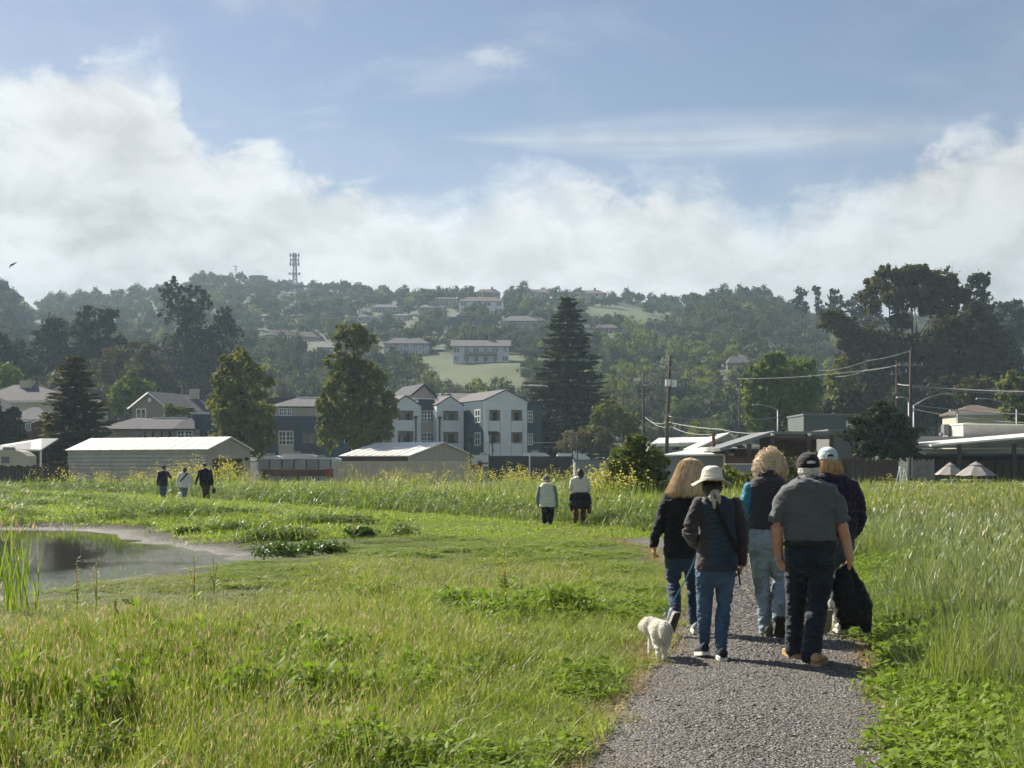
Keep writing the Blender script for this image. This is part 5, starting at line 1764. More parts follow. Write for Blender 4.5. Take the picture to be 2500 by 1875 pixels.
# ---------------------------------------------------------------- houses on the hill
def hill_house(label, px0, px1, py_r, py_e, py_b, wall, roof, nwin=3, hip=True, chimney=False, deck=False, group='houses on the hillside', clear=True, rows=1, name='hill_house', base_off=0):
    p = hill_point((px0 + px1) / 2, py_b + base_off)
    Y = p.y
    f = Frame((px0 + px1) / 2, Y, 0, p.z)
    root = f.root(name, label, 'house', group)
    pm = (px0 + px1) / 2
    xa, xb = f.lx(px0), f.lx(px1)
    ze, zr, zb = f.lz(py_e, pm), f.lz(py_r, pm), f.lz(py_b, pm)
    L, D = xb - xa, min(10, max(6, (xb - xa) * .55))
    MB().box(xa + .02 * L, xb - .02 * L, .4, D - .4, zb - 4, ze).build('wall', wall, root)
    if hip:
        rr = MB().add([(xa, 0, ze), (xb, 0, ze), (xb, D, ze), (xa, D, ze), (xa + L * .22, D / 2, zr), (xb - L * .22, D / 2, zr), (xa, 0, ze - .35), (xb, 0, ze - .35), (xb, D, ze - .35), (xa, D, ze - .35)],
                      [(0, 1, 5, 4), (1, 2, 5), (2, 3, 4, 5), (3, 0, 4), (6, 7, 1, 0), (7, 8, 2, 1), (8, 9, 3, 2), (9, 6, 0, 3), (9, 8, 7, 6)]).build('roof', roof, root)
    else:
        m = MB().slab([(xa - .4, -.5, ze), (xb + .4, -.5, ze), (xb + .4, D / 2, zr), (xa - .4, D / 2, zr)], .3)
        m.slab([(xa - .4, D / 2, zr), (xb + .4, D / 2, zr), (xb + .4, D + .5, ze), (xa - .4, D + .5, ze)], .3)
        rr = m.build('roof', roof, root)
        MB().add([(xa + .02 * L, .4, ze), (xa + .02 * L, D - .4, ze), (xa + .02 * L, D / 2, zr - .1), (xb - .02 * L, .4, ze), (xb - .02 * L, D - .4, ze), (xb - .02 * L, D / 2, zr - .1)], [(0, 1, 2), (5, 4, 3)]).build('gable_wall', wall, root)
    rh = (ze - zb) / rows
    for rw in range(rows):
        z0, z1 = zb + rh * rw + rh * .25, zb + rh * rw + rh * .80
        for i in range(nwin):
            x = xa + L * (i + .5) / nwin
            ww = L / nwin * (.28 if (i + rw) % 2 else .20)
            window(root, x - ww, x + ww, z0, z1, .39, nx=2, nz=1, fw=.14)
    if chimney:
        x = xa + L * .62
        MB().box(x, x + 1.1, D * .45, D * .45 + 1.1, ze, zr + 1.3).build('chimney', TAUPE, rr)
    if deck:
        z = zb + (ze - zb) * .48
        dk = MB().box(xa + .22 * L, xb - .22 * L, -1.4, .39, z - .15, z).build('deck', WOOD_DK, root)
        for i in range(4):
            x = xa + L * (.26 + .16 * i)
            MB().tube([(x, -1.3, z - .15), (x, .38, z - 2.4)], .13, 5).build('brace', WOOD_DK, dk)
        MB().box(xa + .22 * L, xb - .22 * L, -1.4, -1.33, z + .001, z + .9).build('railing', TAUPE, dk)
    if clear:
        CLEAR.append((px0, px1, py_r, py_b - 2, Y))
    return root, f


LIGHTB = surf('pale_blue_stucco', (.62, .63, .65), .8, .05, .5)
hill_house('large white two-storey hill house with a bracketed deck above the meadow', 1103, 1245, 827, 845, 886, LIGHTB, SHINGLE, 6, False, True, True, rows=2)
hill_house('pale grey hill house with arched dormers left of the white one', 936, 1048, 822, 838, 868, surf('pale_grey_stucco', (.36, .38, .41), .8, .05, .5), SHINGLE, 5, True, False, False, rows=2)
hill_house('bright white modern villa just under the ridge', 1118, 1232, 722, 735, 765, surf('bright_white_stucco', (.74, .72, .66), .7, .04, .5), SHINGLE_B, 4, True, rows=2)
hill_house('dark-roofed hill house in the middle of three below the villa', 1086, 1148, 772, 793, 805, CREAM, SHINGLE_D, 3, True, rows=1)
hill_house('dark-roofed hill house beside its near twin below the villa', 1150, 1216, 771, 791, 807, CREAM, SHINGLE_D, 3, True, rows=1)
hill_house('long low hill house partly behind the tall conifer', 1222, 1335, 768, 783, 803, TAUPE, SHINGLE, 5, True, True)
hill_house('flat-roofed hill house with a dark eave under the ridge pine', 1058, 1120, 724, 730, 752, TAUPE, SHINGLE_D, 3, True)
hill_house('second flat hill house below the ridge, nearest the dark trees', 1020, 1088, 742, 750, 764, TAUPE, SHINGLE_B, 3, True, True)
hill_house('grey hill house under the skyline trees', 905, 975, 741, 750, 763, TAUPE, SHINGLE, 3, True)
hill_house('long cream hill house below the grey one', 922, 1004, 764, 770, 785, CREAM, SHINGLE, 4, True, False)
hill_house('small grey hill house left of the long cream one', 870, 912, 766, 773, 788, TAUPE, SHINGLE, 2, True, True)
hill_house('cream hill house among oaks with a peaked roof', 648, 712, 803, 818, 832, CREAM, SHINGLE_B, 3, True)
hill_house('brown-roofed hill house next to the peaked cream one', 714, 786, 808, 822, 834, TAUPE, SHINGLE_B, 3, True, True)
hill_house('pale terraced hill house half behind the feathery tree', 772, 826, 842, 848, 860, WHITE, SHINGLE, 3, True)
hill_house('brown-tiled ridge house with a slim chimney', 1160, 1222, 704, 714, 726, TAUPE, SHINGLE_B, 3, True, True)
hill_house('tan ridge house with pale columns behind the conifer tip', 1275, 1345, 704, 714, 732, CREAM, SHINGLE_B, 4, True)
hill_house('long tan ridge mansion right of the conifer tip', 1400, 1482, 706, 716, 734, CREAM, SHINGLE_B, 5, True, True, rows=2)
hill_house('grey roofed house among lime trees low on the hill', 1775, 1835, 868, 886, 900, TAUPE, SHINGLE, 2, True)
hill_house('white gabled house at the meadow foot by the conifer', 1272, 1330, 934, 942, 962, WHITE, SHINGLE, 3, True)
hill_house('pinkish house high among trees beneath the wooded dome', 1880, 1925, 826, 836, 846, surf('pink_stucco', (.42, .28, .24), .8, .05), SHINGLE_B, 2, True)
hill_house('low brown house by the grass strip near the ridge', 1450, 1510, 790, 800, 812, TAUPE, SHINGLE_B, 3, True)
# open grass on the hill
CLEAR.append((1062, 1265, 868, 968, 1000))
CLEAR.append((1450, 1560, 752, 776, 1000))
CLEAR.append((1570, 1630, 770, 786, 1000))


# ---------------------------------------------------------------- towers on the skyline and a bird
def cell_tower():
    p = hill_point(720, 706)
    Y = p.y
    root = empty('cell_tower', p)
    tag(root, 'lattice cell tower with stacked antenna panels on the ridge', 'tower')
    k = Y / FPX
    h = PZ(618, Y) - p.z
    w0, w1 = 11 * k, 5 * k
    for sx in (-1, 1):
        for sy in (-1, 1):
            MB().tube([(sx * w0 / 2, sy * w0 / 2, -3), (sx * w1 / 2, sy * w1 / 2, h)], .32, 5).build('mast_leg', GALV, root)
    n = 11
    for i in range(n):
        a, b = i / n, (i + 1) / n
        wa, wb = w0 + (w1 - w0) * a, w0 + (w1 - w0) * b
        br = MB()
        for s in (-1, 1):
            br.tube([(-wa / 2, s * wa / 2, h * a), (wb / 2, s * wb / 2, h * b)], .14, 4).tube([(wa / 2, s * wa / 2, h * a), (-wb / 2, s * wb / 2, h * b)], .14, 4)
        br.box(-wb / 2, wb / 2, -wb / 2, wb / 2, h * b - .12, h * b + .12)
        br.build('lattice', GALV, root)
    for py, wid, ph in ((624, 22, 10), (635, 20, 8), (645, 22, 11), (669, 26, 7)):
        z = PZ(py, Y) - p.z
        pl = MB().box(-wid / 2 * k, wid / 2 * k, -1.6, 1.6, z - .15, z + .15).build('platform', GALV, root)
        for i in range(4):
            x = (-wid / 2 + wid * (i + .1) / 3.2) * k
            MB().box(x - .45, x + .45, -1.9, -1.62, z - ph / 2 * k, z + ph / 2 * k).build('antenna_panel', METAL_G, pl)
    p2 = hill_point(576, 690)
    r2 = empty('radio_mast', p2)
    tag(r2, 'small thin radio mast on the bare hilltop', 'mast')
    h2 = PZ(650, p2.y) - p2.z
    MB().tube([(0, 0, -2), (0, 0, h2)], .3, 6).build('shaft', GALV, r2)
    for z, q in ((h2, 2.0), (h2 * .82, 1.4)):
        MB().box(-q, q * .6, -.2, .2, z - .2, z + .2).build('crossbar', GALV, r2)
    p3 = hill_point(630, 690)
    r3 = empty('water_tank', p3)
    tag(r3, 'low flat water tank on the hilltop left of the cell tower', 'tank')
    MB().tube([(0, 0, -3), (0, 0, PZ(676, p3.y) - p3.z)], 6.5, 20).build('shell', surf('tank_paint', (.12, .15, .10), .7), r3)
    MB().tube([(0, 0, PZ(676, p3.y) - p3.z), (0, 0, PZ(675, p3.y) - p3.z)], 6.7, 20).build('rim', surf('tank_rim', (.2, .2, .18), .7), r3)


cell_tower()


def bird():
    p = P(27, 647, 180)
    vs = [(0, 0, .12), (.25, .1, -.02), (-.18, .1, .0), (0, .05, -.14), (.08, -.1, .0), (.55, .3, .42), (.62, .35, .38), (-.35, .25, -.42), (-.42, .3, -.36), (.0, .0, .0)]
    fs = [(0, 1, 3, 2), (0, 2, 9), (0, 9, 1), (2, 3, 9), (1, 9, 3), (0, 1, 6, 5), (0, 5, 6, 1), (2, 7, 8, 3), (2, 3, 8, 7)]
    b = mesh_obj('bird', [Vector(v) + p for v in vs], fs, DARKTRIM)
    tag(b, 'small dark bird gliding against the fog bank', 'bird')


bird()


# ---------------------------------------------------------------- the hillside wood (after the houses, so they stay in view)
def wood():
    r = np.random.default_rng(99)
    pts = []
    acc = np.zeros((0, 3))
    tries = 0
    while len(pts) < 1500 and tries < 20000:
        tries += 1
        px = r.uniform(-140, 2640)
        lo = np.interp(px, RIDGE[:, 0], RIDGE[:, 1])
        py = lo + 1 + (1090 - lo) * r.random() ** 1.35
        p = hill_point(px, py)
        R = r.uniform(3.2, 5.6) * (1.0 if p.y > 420 else .85)
        rp = R / p.y * FPX
        if len(acc):
            d2 = (acc[:, 0] - px) ** 2 + ((acc[:, 1] - py) * 1.9) ** 2
            if (d2 < ((acc[:, 2] + rp) * .40) ** 2).any():
                continue
        bad = False
        tall = 1.25 * R / p.y * FPX
        for (a, b, c, d, yc) in CLEAR:
            if p.y < yc + 4 and px + rp * .8 > a and px - rp * .8 < b and py > c and py - tall < d - (d - c) * .42:
                bad = True
                break
        if bad:
            continue
        acc = np.vstack([acc, (px, py, rp)])
        f = vnoise(np.array(px / 120), np.array(py / 60), 5)
        u = r.random()
        if px > 1300 and py > 840:
            kind = 'lime' if u < .22 else ('oakgrey' if u < .50 else 'oak')
        elif px > 1040 and px < 1300 and py > 930:
            kind = 'lime' if u < .5 else 'oakgrey'
        else:
            kind = 'oak' if u < .66 else ('oakgrey' if u < .97 else 'lime')
        pts.append((rp, px, py, p, R, kind))
    # skyline trees a little bigger and irregular
    for px in np.arange(-120, 2000, 30):
        px = px + r.uniform(-12, 12)
        p = hill_point(px, np.interp(px, RIDGE[:, 0], RIDGE[:, 1]) + 2)
        if any(a - 5 < px < b + 5 and c < 730 for (a, b, c, d, yc) in CLEAR):
            continue
        R = r.uniform(2.8, 5.2)
        if 690 < px < 745 or 555 < px < 680:
            R *= .5
        pts.append((R / p.y * FPX, px, 0, p, R, 'oak' if r.random() < .8 else 'euc'))
    pts.sort(key=lambda t: -t[0])
    rest, indiv = {}, []
    for i, (rp, px, py, p, R, kind) in enumerate(pts):
        meshes = OAKS[kind]
        vi = int(r.integers(len(meshes)))
        rot = r.uniform(0, 6.28)
        sc = (R * r.uniform(.9, 1.1), R * r.uniform(.9, 1.1), R * r.uniform(.85, 1.35))
        if i < 280:
            o = bpy.data.objects.new({'lime': 'lime_green_tree', 'oakgrey': 'grey_green_oak', 'oak': 'dark_oak', 'euc': 'skyline_tree'}[kind], meshes[vi])
            o.location, o.rotation_euler, o.scale = p, (0, 0, rot), sc
            COL.objects.link(o)
            indiv.append((o, kind, px, p))
            tag(o, {'lime': 'yellow-green rounded tree in the hillside wood', 'oakgrey': 'grey-green rounded oak in the hillside wood',
                    'oak': 'dark rounded oak in the hillside wood', 'euc': 'dark open-crowned tree in the hillside wood'}[kind], 'tree',
                {'lime': 'yellow-green trees on the hill', 'oakgrey': 'grey-green oaks on the hill', 'oak': 'dark oaks on the hill', 'euc': 'open-crowned trees on the hill'}[kind])
        else:
            rest.setdefault((kind, vi), []).append((p, rot, sc))
    # say where each one stands, by the landmark nearest to it
    marks = [(30, 860, 'behind the chimney house'), (190, 800, 'around the three dark pines'), (430, 820, 'beside the double-topped eucalyptus'), (600, 760, 'under the bare hilltop mast'), (720, 740, 'below the cell tower'),
             (700, 860, 'by the peaked cream hill house'), (860, 800, 'above the feathery olive tree'), (985, 870, 'by the hill house with dormers'), (1000, 760, 'among the ridge houses'), (1170, 800, 'above the big white hill house'),
             (1160, 960, 'at the foot of the hill meadow'), (1390, 800, 'behind the tall conifer'), (1480, 960, 'between conifer and transformer pole'), (1600, 800, 'below the grass strip near the ridge'), (1640, 920, 'behind the transformer pole'),
             (1790, 760, 'on the wooded dome'), (1800, 880, 'above the bright green maple'), (1960, 850, 'between maple and huge eucalyptus'), (2250, 850, 'behind the huge eucalyptus'), (2450, 850, 'at the frame edge beyond the pointed pine')]
    look = {'lime': ('yellow-green tree', 'yellow-green trees'), 'oakgrey': ('grey-green oak', 'grey-green oaks'), 'oak': ('dark oak', 'dark oaks'), 'euc': ('open-crowned tree', 'open-crowned trees')}
    zones = {}
    for (o, kind, px, p) in indiv:
        py_ = HZ - (p.z - EYE) / p.y * FPX
        z_ = min(range(len(marks)), key=lambda i: (marks[i][0] - px) ** 2 + (marks[i][1] - py_) ** 2 * 1.5)
        zones.setdefault((z_, kind), []).append((px, py_, o))
    for (z_, kind), lst in zones.items():
        where = marks[z_][2]
        one, many = look[kind]
        left_, spare = sorted(lst, key=lambda t: t[0]), []
        if len(lst) == 1:
            lst[0][2]['label'] = 'the only rounded %s %s' % (one, where)
            lst[0][2]['group'] = '%s %s' % (many, where)
            continue
        names = {}
        for key, rev, word in ((0, False, 'leftmost'), (0, True, 'rightmost'), (1, False, 'highest standing'), (1, True, 'lowest standing')):
            for t in sorted(lst, key=lambda t: t[key], reverse=rev):
                if t[2].name not in names:
                    names[t[2].name] = word
                break
        for t in lst:
            o = t[2]
            wd = names.get(o.name)
            o['label'] = ('%s rounded %s %s' % (wd, one, where)) if wd else ('rounded %s in the cluster %s' % (one, where))
            o['group'] = '%s %s' % (many, where)
    # the remaining far trees read as one mass: one object
    Vs, Fs, Ms, off = [], [], [], 0
    mats = [LM[k] for k in OAKS] + [BARK]
    for (kind, vi), lst in rest.items():
        me = OAKS[kind][vi]
        V0 = np.empty(len(me.vertices) * 3, dtype=np.float32)
        me.vertices.foreach_get('co', V0)
        V0 = V0.reshape(-1, 3)
        F0 = np.empty(len(me.loops), dtype=np.int32)
        me.loops.foreach_get('vertex_index', F0)
        F0 = F0.reshape(-1, 4)
        keep = np.arange(0, len(F0) - 12, 2)       # half the leaves are enough this far away
        k_i = list(OAKS).index(kind)
        for (p, rot, sc) in lst:
            c, s = math.cos(rot), math.sin(rot)
            W = V0 * np.array(sc)
            F1 = F0[keep]
            q = W[F1.ravel()].reshape(-1, 4, 3)
            cen = q.mean(1, keepdims=True)
            q = cen + (q - cen) * 1.35
            q = q.reshape(-1, 3)
            q = np.column_stack([q[:, 0] * c - q[:, 1] * s + p.x, q[:, 0] * s + q[:, 1] * c + p.y, q[:, 2] + p.z])
            Vs.append(q)
            Fs.append(np.arange(len(q)).reshape(-1, 4) + off)
            Ms.append(np.full(len(q) // 4, k_i))
            off += len(q)
    me = np_mesh('woodland', np.concatenate(Vs), np.concatenate(Fs), mats, midx=np.concatenate(Ms))
    o = link(bpy.data.objects.new('woodland', me))
    tag(o, 'far-off oak wood covering the hills as one mass', kind='stuff')
    print('wood', len(pts), 'rest tris', 2 * off // 4)


wood()

# ================================================================ PEOPLE AND DOGS
PENDING = []       # objects whose shape is fused by a voxel remesh once all are laid out


def lathe(rings, n=28, sq=2.3):
    """closed loft through horizontal rings (centre, half width, half depth)"""
    vs, fs = [], []
    for (c, a, b) in rings:
        for k in range(n):
            t = 2 * math.pi * k / n
            ct, st = math.cos(t), math.sin(t)
            vs.append((c[0] + a * math.copysign(abs(ct) ** (2 / sq), ct), c[1] + b * math.copysign(abs(st) ** (2 / sq), st), c[2]))
    m = len(rings)
    for i in range(m - 1):
        for k in range(n):
            k2 = (k + 1) % n
            fs.append((i * n + k, i * n + k2, (i + 1) * n + k2, (i + 1) * n + k))
    fs.append(tuple(range(n - 1, -1, -1)))
    fs.append(tuple(range((m - 1) * n, m * n)))
    return vs, fs


def ball(c, rx, ry, rz, n=14):
    vs, fs = [], []
    for i in range(n + 1):
        a = math.pi * i / n
        for k in range(2 * n):
            t = math.pi * k / n
            vs.append((c[0] + rx * math.sin(a) * math.cos(t), c[1] + ry * math.sin(a) * math.sin(t), c[2] + rz * math.cos(a)))
    m = 2 * n
    for i in range(n):
        for k in range(m):
            fs.append((i * m + k, (i + 1) * m + k, (i + 1) * m + (k + 1) % m, i * m + (k + 1) % m))
    return vs, fs


def limb(pts, radii, n=14, rnd=True):
    mb = MB()
    P0, R0 = [], []
    pts = [Vector(p) for p in pts]
    for i in range(len(pts) - 1):
        for j in range(4):
            t = j / 4
            P0.append(pts[i].lerp(pts[i + 1], t))
            R0.append(radii[i] + (radii[i + 1] - radii[i]) * t)
    P0.append(pts[-1])
    R0.append(radii[-1])
    if rnd:
        a, b = (P0[0] - P0[1]).normalized(), (P0[-1] - P0[-2]).normalized()
        ra, rb = R0[0], R0[-1]
        P0 = [P0[0] + a * ra * .62, P0[0] + a * ra * .42] + P0 + [P0[-1] + b * rb * .42, P0[-1] + b * rb * .62]
        R0 = [ra * .45, ra * .80] + R0 + [rb * .80, rb * .45]
    mb.tube(P0, R0, n)
    return mb.v, mb.f


def fuse(name, shapes, mat, parent, voxel=.008, smooth=6, wrinkle=0.0, wscale=.07, post=None):
    mb = MB()
    for (v, f) in shapes:
        mb.add(v, f)
    o = mb.build(name, mat, parent)
    o.data.validate()
    r = o.modifiers.new('fuse', 'REMESH')
    r.mode = 'VOXEL'
    r.voxel_size = voxel
    r.use_smooth_shade = True
    if smooth:
        s = o.modifiers.new('smooth', 'SMOOTH')
        s.factor, s.iterations = .5, smooth
    PENDING.append((o, wrinkle, wscale, post))
    return o


def settle():
    """turn the fused shapes into plain meshes, with cloth folds"""
    dg = bpy.context.evaluated_depsgraph_get()
    for (o, wrinkle, wscale, post) in PENDING:
        me = bpy.data.meshes.new_from_object(o.evaluated_get(dg))
        o.modifiers.clear()
        old = o.data
        o.data = me
        bpy.data.meshes.remove(old)
        n = len(me.vertices)
        if wrinkle or post:
            co = np.empty(n * 3, np.float32)
            me.vertices.foreach_get('co', co)
            co = co.reshape(-1, 3)
            no = np.empty(n * 3, np.float32)
            me.vertex_normals.foreach_get('vector', no)
            no = no.reshape(-1, 3)
            d = np.zeros(n)
            if wrinkle:
                s = 1 / wscale
                for i, v in enumerate(co):
                    q = Vector((v[0] * s * .7, v[1] * s * .7, v[2] * s * 1.5))
                    q2 = mnoise.noise(q * .4) * 1.2
                    d[i] = ((.30 - abs(mnoise.noise(q + Vector((q2, q2, q2))))) * 1.5 + .35 * mnoise.noise(q * 2.3)) * wrinkle
            if post:
                d = d + post(co)
            co = co + no * d[:, None]
            me.vertices.foreach_set('co', co.astype(np.float32).ravel())
        shade_smooth(me)
        me.update()
    PENDING.clear()


def cloth(name, col, rough=.85, var=.12, fold=.5, fscale=9.0, sheen=.15, col2=None, stain=None, weave=None):
    if name in MATS:
        return MATS[name]
    m, t, o = mat_new(name)
    b = t.new('ShaderNodeBsdfPrincipled')
    tc = t.new('ShaderNodeTexCoord').outputs['Object']
    n = t.noise(tc, 7.0, 5, .6)
    c = t.mix(t.maprange(n, .3, .7, 0, 1), [x * (1 - var) for x in col], [x * (1 + var) for x in (col2 or col)])
    if stain:
        c = t.mix(t.math('MULTIPLY', t.step(t.noise(tc, 5.5, 4, .6), .50, .66), .75), c, stain)
    if weave:      # plaid
        sp = t.new('ShaderNodeSeparateXYZ')
        t.l.new(tc, sp.inputs[0])
        wv = t.math('MAXIMUM', t.step(t.math('SINE', t.math('MULTIPLY', sp.outputs[0], 75.0)), .3, .8), t.step(t.math('SINE', t.math('MULTIPLY', sp.outputs[2], 75.0)), .3, .8))
        c = t.mix(t.math('MULTIPLY', wv, .6), c, weave)
    t.set(b.inputs['Base Color'], c)
    b.inputs['Roughness'].default_value = rough
    b.inputs['Specular IOR Level'].default_value = .25
    b.inputs['Sheen Weight'].default_value = sheen
    bp = t.new('ShaderNodeBump')
    bp.inputs['Strength'].default_value = fold
    bp.inputs['Distance'].default_value = .045
    h = t.math('ADD', t.noise(t.vmath('MULTIPLY', tc, (1.0, 1.0, 2.2)), fscale, 3, .55, .6), t.math('MULTIPLY', t.noise(tc, 220.0, 2, .5), .05))
    t.set(bp.inputs['Height'], h)
    t.l.new(bp.outputs[0], b.inputs['Normal'])
    t.l.new(b.outputs[0], o.inputs[0])
    MATS[name] = m
    return m


def skin_mat(name, col):
    m, t, o = mat_new(name)
    b = t.new('ShaderNodeBsdfPrincipled')
    tc = t.new('ShaderNodeTexCoord').outputs['Object']
    c = t.mix(t.step(t.noise(tc, 14, 4, .6), .35, .7), col, (col[0] * 1.05, col[1] * .72, col[2] * .62))
    t.set(b.inputs['Base Color'], c)
    b.inputs['Roughness'].default_value = .5
    b.inputs['Subsurface Weight'].default_value = .15
    b.inputs['Subsurface Radius'].default_value = (.012, .005, .003)
    t.l.new(b.outputs[0], o.inputs[0])
    return m


def hair_mat(name, dark, light):
    m, t, o = mat_new(name)
    b = t.new('ShaderNodeBsdfPrincipled')
    tc = t.new('ShaderNodeTexCoord').outputs['Object']
    n = t.noise(t.vmath('MULTIPLY', tc, (60, 60, 5)), 1.0, 4, .6, .3)
    n2 = t.noise(t.vmath('MULTIPLY', tc, (14, 14, 2)), 1.0, 3, .6)
    f = t.math('ADD', t.math('MULTIPLY', n, .6), t.math('MULTIPLY', n2, .4))
    t.set(b.inputs['Base Color'], t.mix(t.step(f, .36, .64), dark, light))
    b.inputs['Roughness'].default_value = .42
    b.inputs['Specular IOR Level'].default_value = .5
    bp = t.new('ShaderNodeBump')
    bp.inputs['Strength'].default_value = .8
    bp.inputs['Distance'].default_value = .012
    t.set(bp.inputs['Height'], n)
    t.l.new(bp.outputs[0], b.inputs['Normal'])
    tr = t.new('ShaderNodeBsdfTranslucent')
    tr.inputs['Color'].default_value = (*light, 1)
    mx = t.new('ShaderNodeMixShader')
    mx.inputs[0].default_value = .18
    t.l.new(b.outputs[0], mx.inputs[1])
    t.l.new(tr.outputs[0], mx.inputs[2])
    t.l.new(mx.outputs[0], o.inputs[0])
    return m


SKIN = skin_mat('skin', (.52, .30, .20))
SKIN2 = skin_mat('skin_warm', (.46, .26, .17))
SOLE = surf('sole_rubber', (.70, .68, .62), .7, .08, 12)
SOLE_D = surf('sole_dark', (.055, .042, .036), .85, .2, 12, .5, 60)


def DP(dx, dy, Y, off=0.0):
    """point measured on the enlarged view of the walkers"""
    return P(1540 + dx / 2.7656, 1060 + dy / 2.7656, Y + off)


def dpx(Y):
    return Y / (FPX * 2.7656)


def hand(wrist, d, normal, thumb_side, curl=.5, s=1.0, spread=.10):
    """palm, four fingers and a thumb; d runs from wrist to knuckles, normal points out of the palm"""
    d = Vector(d).normalized()
    nml = Vector(normal)
    nml = (nml - d * nml.dot(d)).normalized()
    side = d.cross(nml).normalized() * thumb_side
    sh = []
    w = Vector(wrist)
    # palm as three side-by-side bars
    for k in (-1, -.33, .33, 1):
        a = w + side * k * .018 * s
        b = w + d * .092 * s + side * k * .034 * s
        sh.append(limb([a, a.lerp(b, .5) + side * k * .004 * s, b], [.017 * s, .018 * s, .0135 * s], 10))
    lens = {-1: .060, -.33: .074, .33: .080, 1: .072}
    for k, L in lens.items():
        base = w + d * .090 * s + side * k * .034 * s
        ang = curl * (.35 if k > .5 else .5 + .1 * (1 - k))
        dirn = (d + side * k * spread).normalized()
        p, pts = base, [base]
        for seg, fr in enumerate((.45, .31, .24)):
            ang_t = ang * (seg + 1)
            v = (dirn * math.cos(ang_t) + nml * math.sin(ang_t)).normalized()
            p = p + v * L * fr * s * 1.25
            pts.append(p)
        sh.append(limb(pts, [.0100 * s, .0092 * s, .0085 * s, .0066 * s], 8))
    tb = w + d * .030 * s + side * .026 * s
    t1 = tb + (d * .55 + side * .75 + nml * .25).normalized() * .036 * s
    t2 = t1 + (d * .85 + side * .30 + nml * .4).normalized() * .032 * s
    t3 = t2 + (d * .95 + side * .0 + nml * .45).normalized() * .024 * s
    sh.append(limb([tb, t1, t2, t3], [.015 * s, .0125 * s, .0105 * s, .008 * s], 8))
    return sh


def head_shapes(c, face=Vector((0, 1, -.15)), s=1.0):
    """head with brow, nose, lips, chin, ears; the face looks along +Y"""
    f = face.normalized()
    r = f.cross(Vector((0, 0, 1))).normalized()
    u = r.cross(f)
    c = Vector(c)
    sh = [ball(c, .077 * s, .096 * s, .108 * s), ball(c + f * .030 * s - u * .050 * s, .060 * s, .064 * s, .070 * s)]
    sh.append(limb([c + f * .092 * s + u * .012 * s, c + f * .113 * s - u * .022 * s, c + f * .098 * s - u * .032 * s], [.010 * s, .014 * s, .014 * s], 8))
    for k in (-1, 1):
        sh.append(ball(c + r * k * .078 * s - u * .01 * s - f * .008 * s, .010 * s, .020 * s, .033 * s, 8))
        sh.append(ball(c + f * .088 * s + r * k * .030 * s + u * .022 * s, .024 * s, .012 * s, .010 * s, 8))
    sh.append(ball(c + f * .092 * s - u * .058 * s, .024 * s, .012 * s, .009 * s, 8))
    sh.append(ball(c + f * .078 * s - u * .092 * s, .024 * s, .022 * s, .020 * s, 8))
    return sh


def shoe(parent, heel, toe_dir, L=.27, W=.10, mat=None, sole=None, pitch=0.0, name='shoe', Hh=.085, sole_d=None):
    """heel: ground point at the back of the shoe; pitch lifts the heel about the toe"""
    d = Vector(toe_dir).normalized()
    s = Vector((d.y, -d.x, 0)).normalized()
    up = s.cross(d).normalized()
    if up.z < 0:
        up = -up
    h = Vector(heel)

    def pt(a, b, c):
        q = h + d * a + s * b + up * c
        return q
    outline = [(0.0, .60), (.10, .80), (.30, .78), (.55, .92), (.75, 1.0), (.92, .78), (1.0, .30)]
    rings_s, fs = [], []
    vs = []
    m = len(outline)
    n = 10
    prof = [1.0, 1.0, .9, .68, .58, .42, .2]
    for (a, wv), hv in zip(outline, prof):
        for k in range(n):
            t = 2 * math.pi * k / n
            x, z = math.cos(t) * W / 2 * wv, math.sin(t)
            zz = .022 + (Hh * hv) * (z * .5 + .5)
            vs.append(pt(a * L, x * (1 - .25 * max(z, 0)), zz))
    for i in range(m - 1):
        for k in range(n):
            k2 = (k + 1) % n
            fs.append((i * n + k, i * n + k2, (i + 1) * n + k2, (i + 1) * n + k))
    fs.append(tuple(range(n - 1, -1, -1)))
    fs.append(tuple(range((m - 1) * n, m * n)))
    o = mesh_obj(name, vs, fs, mat, parent, True)
    pl = [(a * L, W / 2 * w * 1.06) for a, w in outline] + [(a * L, -W / 2 * w * 1.06) for a, w in reversed(outline)]
    vs = [pt(a, b, 0.0) for a, b in pl] + [pt(a, b, .030) for a, b in pl]
    k = len(pl)
    fs = [tuple(range(k - 1, -1, -1)), tuple(range(k, 2 * k))] + [(i, (i + 1) % k, (i + 1) % k + k, i + k) for i in range(k)]
    so = mesh_obj('sole', vs, fs, [sole or SOLE, sole_d or SOLE_D], o)
    so.data.polygons[0].material_index = 1
    return o


def strands(name, paths, width, mat, parent, seed=1):
    """thin ribbons along given polylines"""
    r = random.Random(seed)
    V, F = [], []
    for pth in paths:
        b = len(V)
        for i, p in enumerate(pth):
            d = (pth[min(i + 1, len(pth) - 1)] - pth[max(i - 1, 0)])
            s = d.cross(Vector((0, 1, 0)) + Vector((r.uniform(-.6, .6), 0, r.uniform(-.6, .6))))
            s = s.normalized() * width * (1 - .75 * i / (len(pth) - 1)) if s.length > 1e-6 else Vector((width, 0, 0))
            V += [p - s, p + s]
        for i in range(len(pth) - 1):
            F.append((b + 2 * i, b + 2 * i + 1, b + 2 * i + 3, b + 2 * i + 2))
    return mesh_obj(name, V, F, mat, parent, True)


def person(name_label, Y):
    g = float(H(np.array([0.0]), np.array([Y]))[0])
    root = empty('person', (0, 0, 0))
    return tag(root, name_label, 'person')


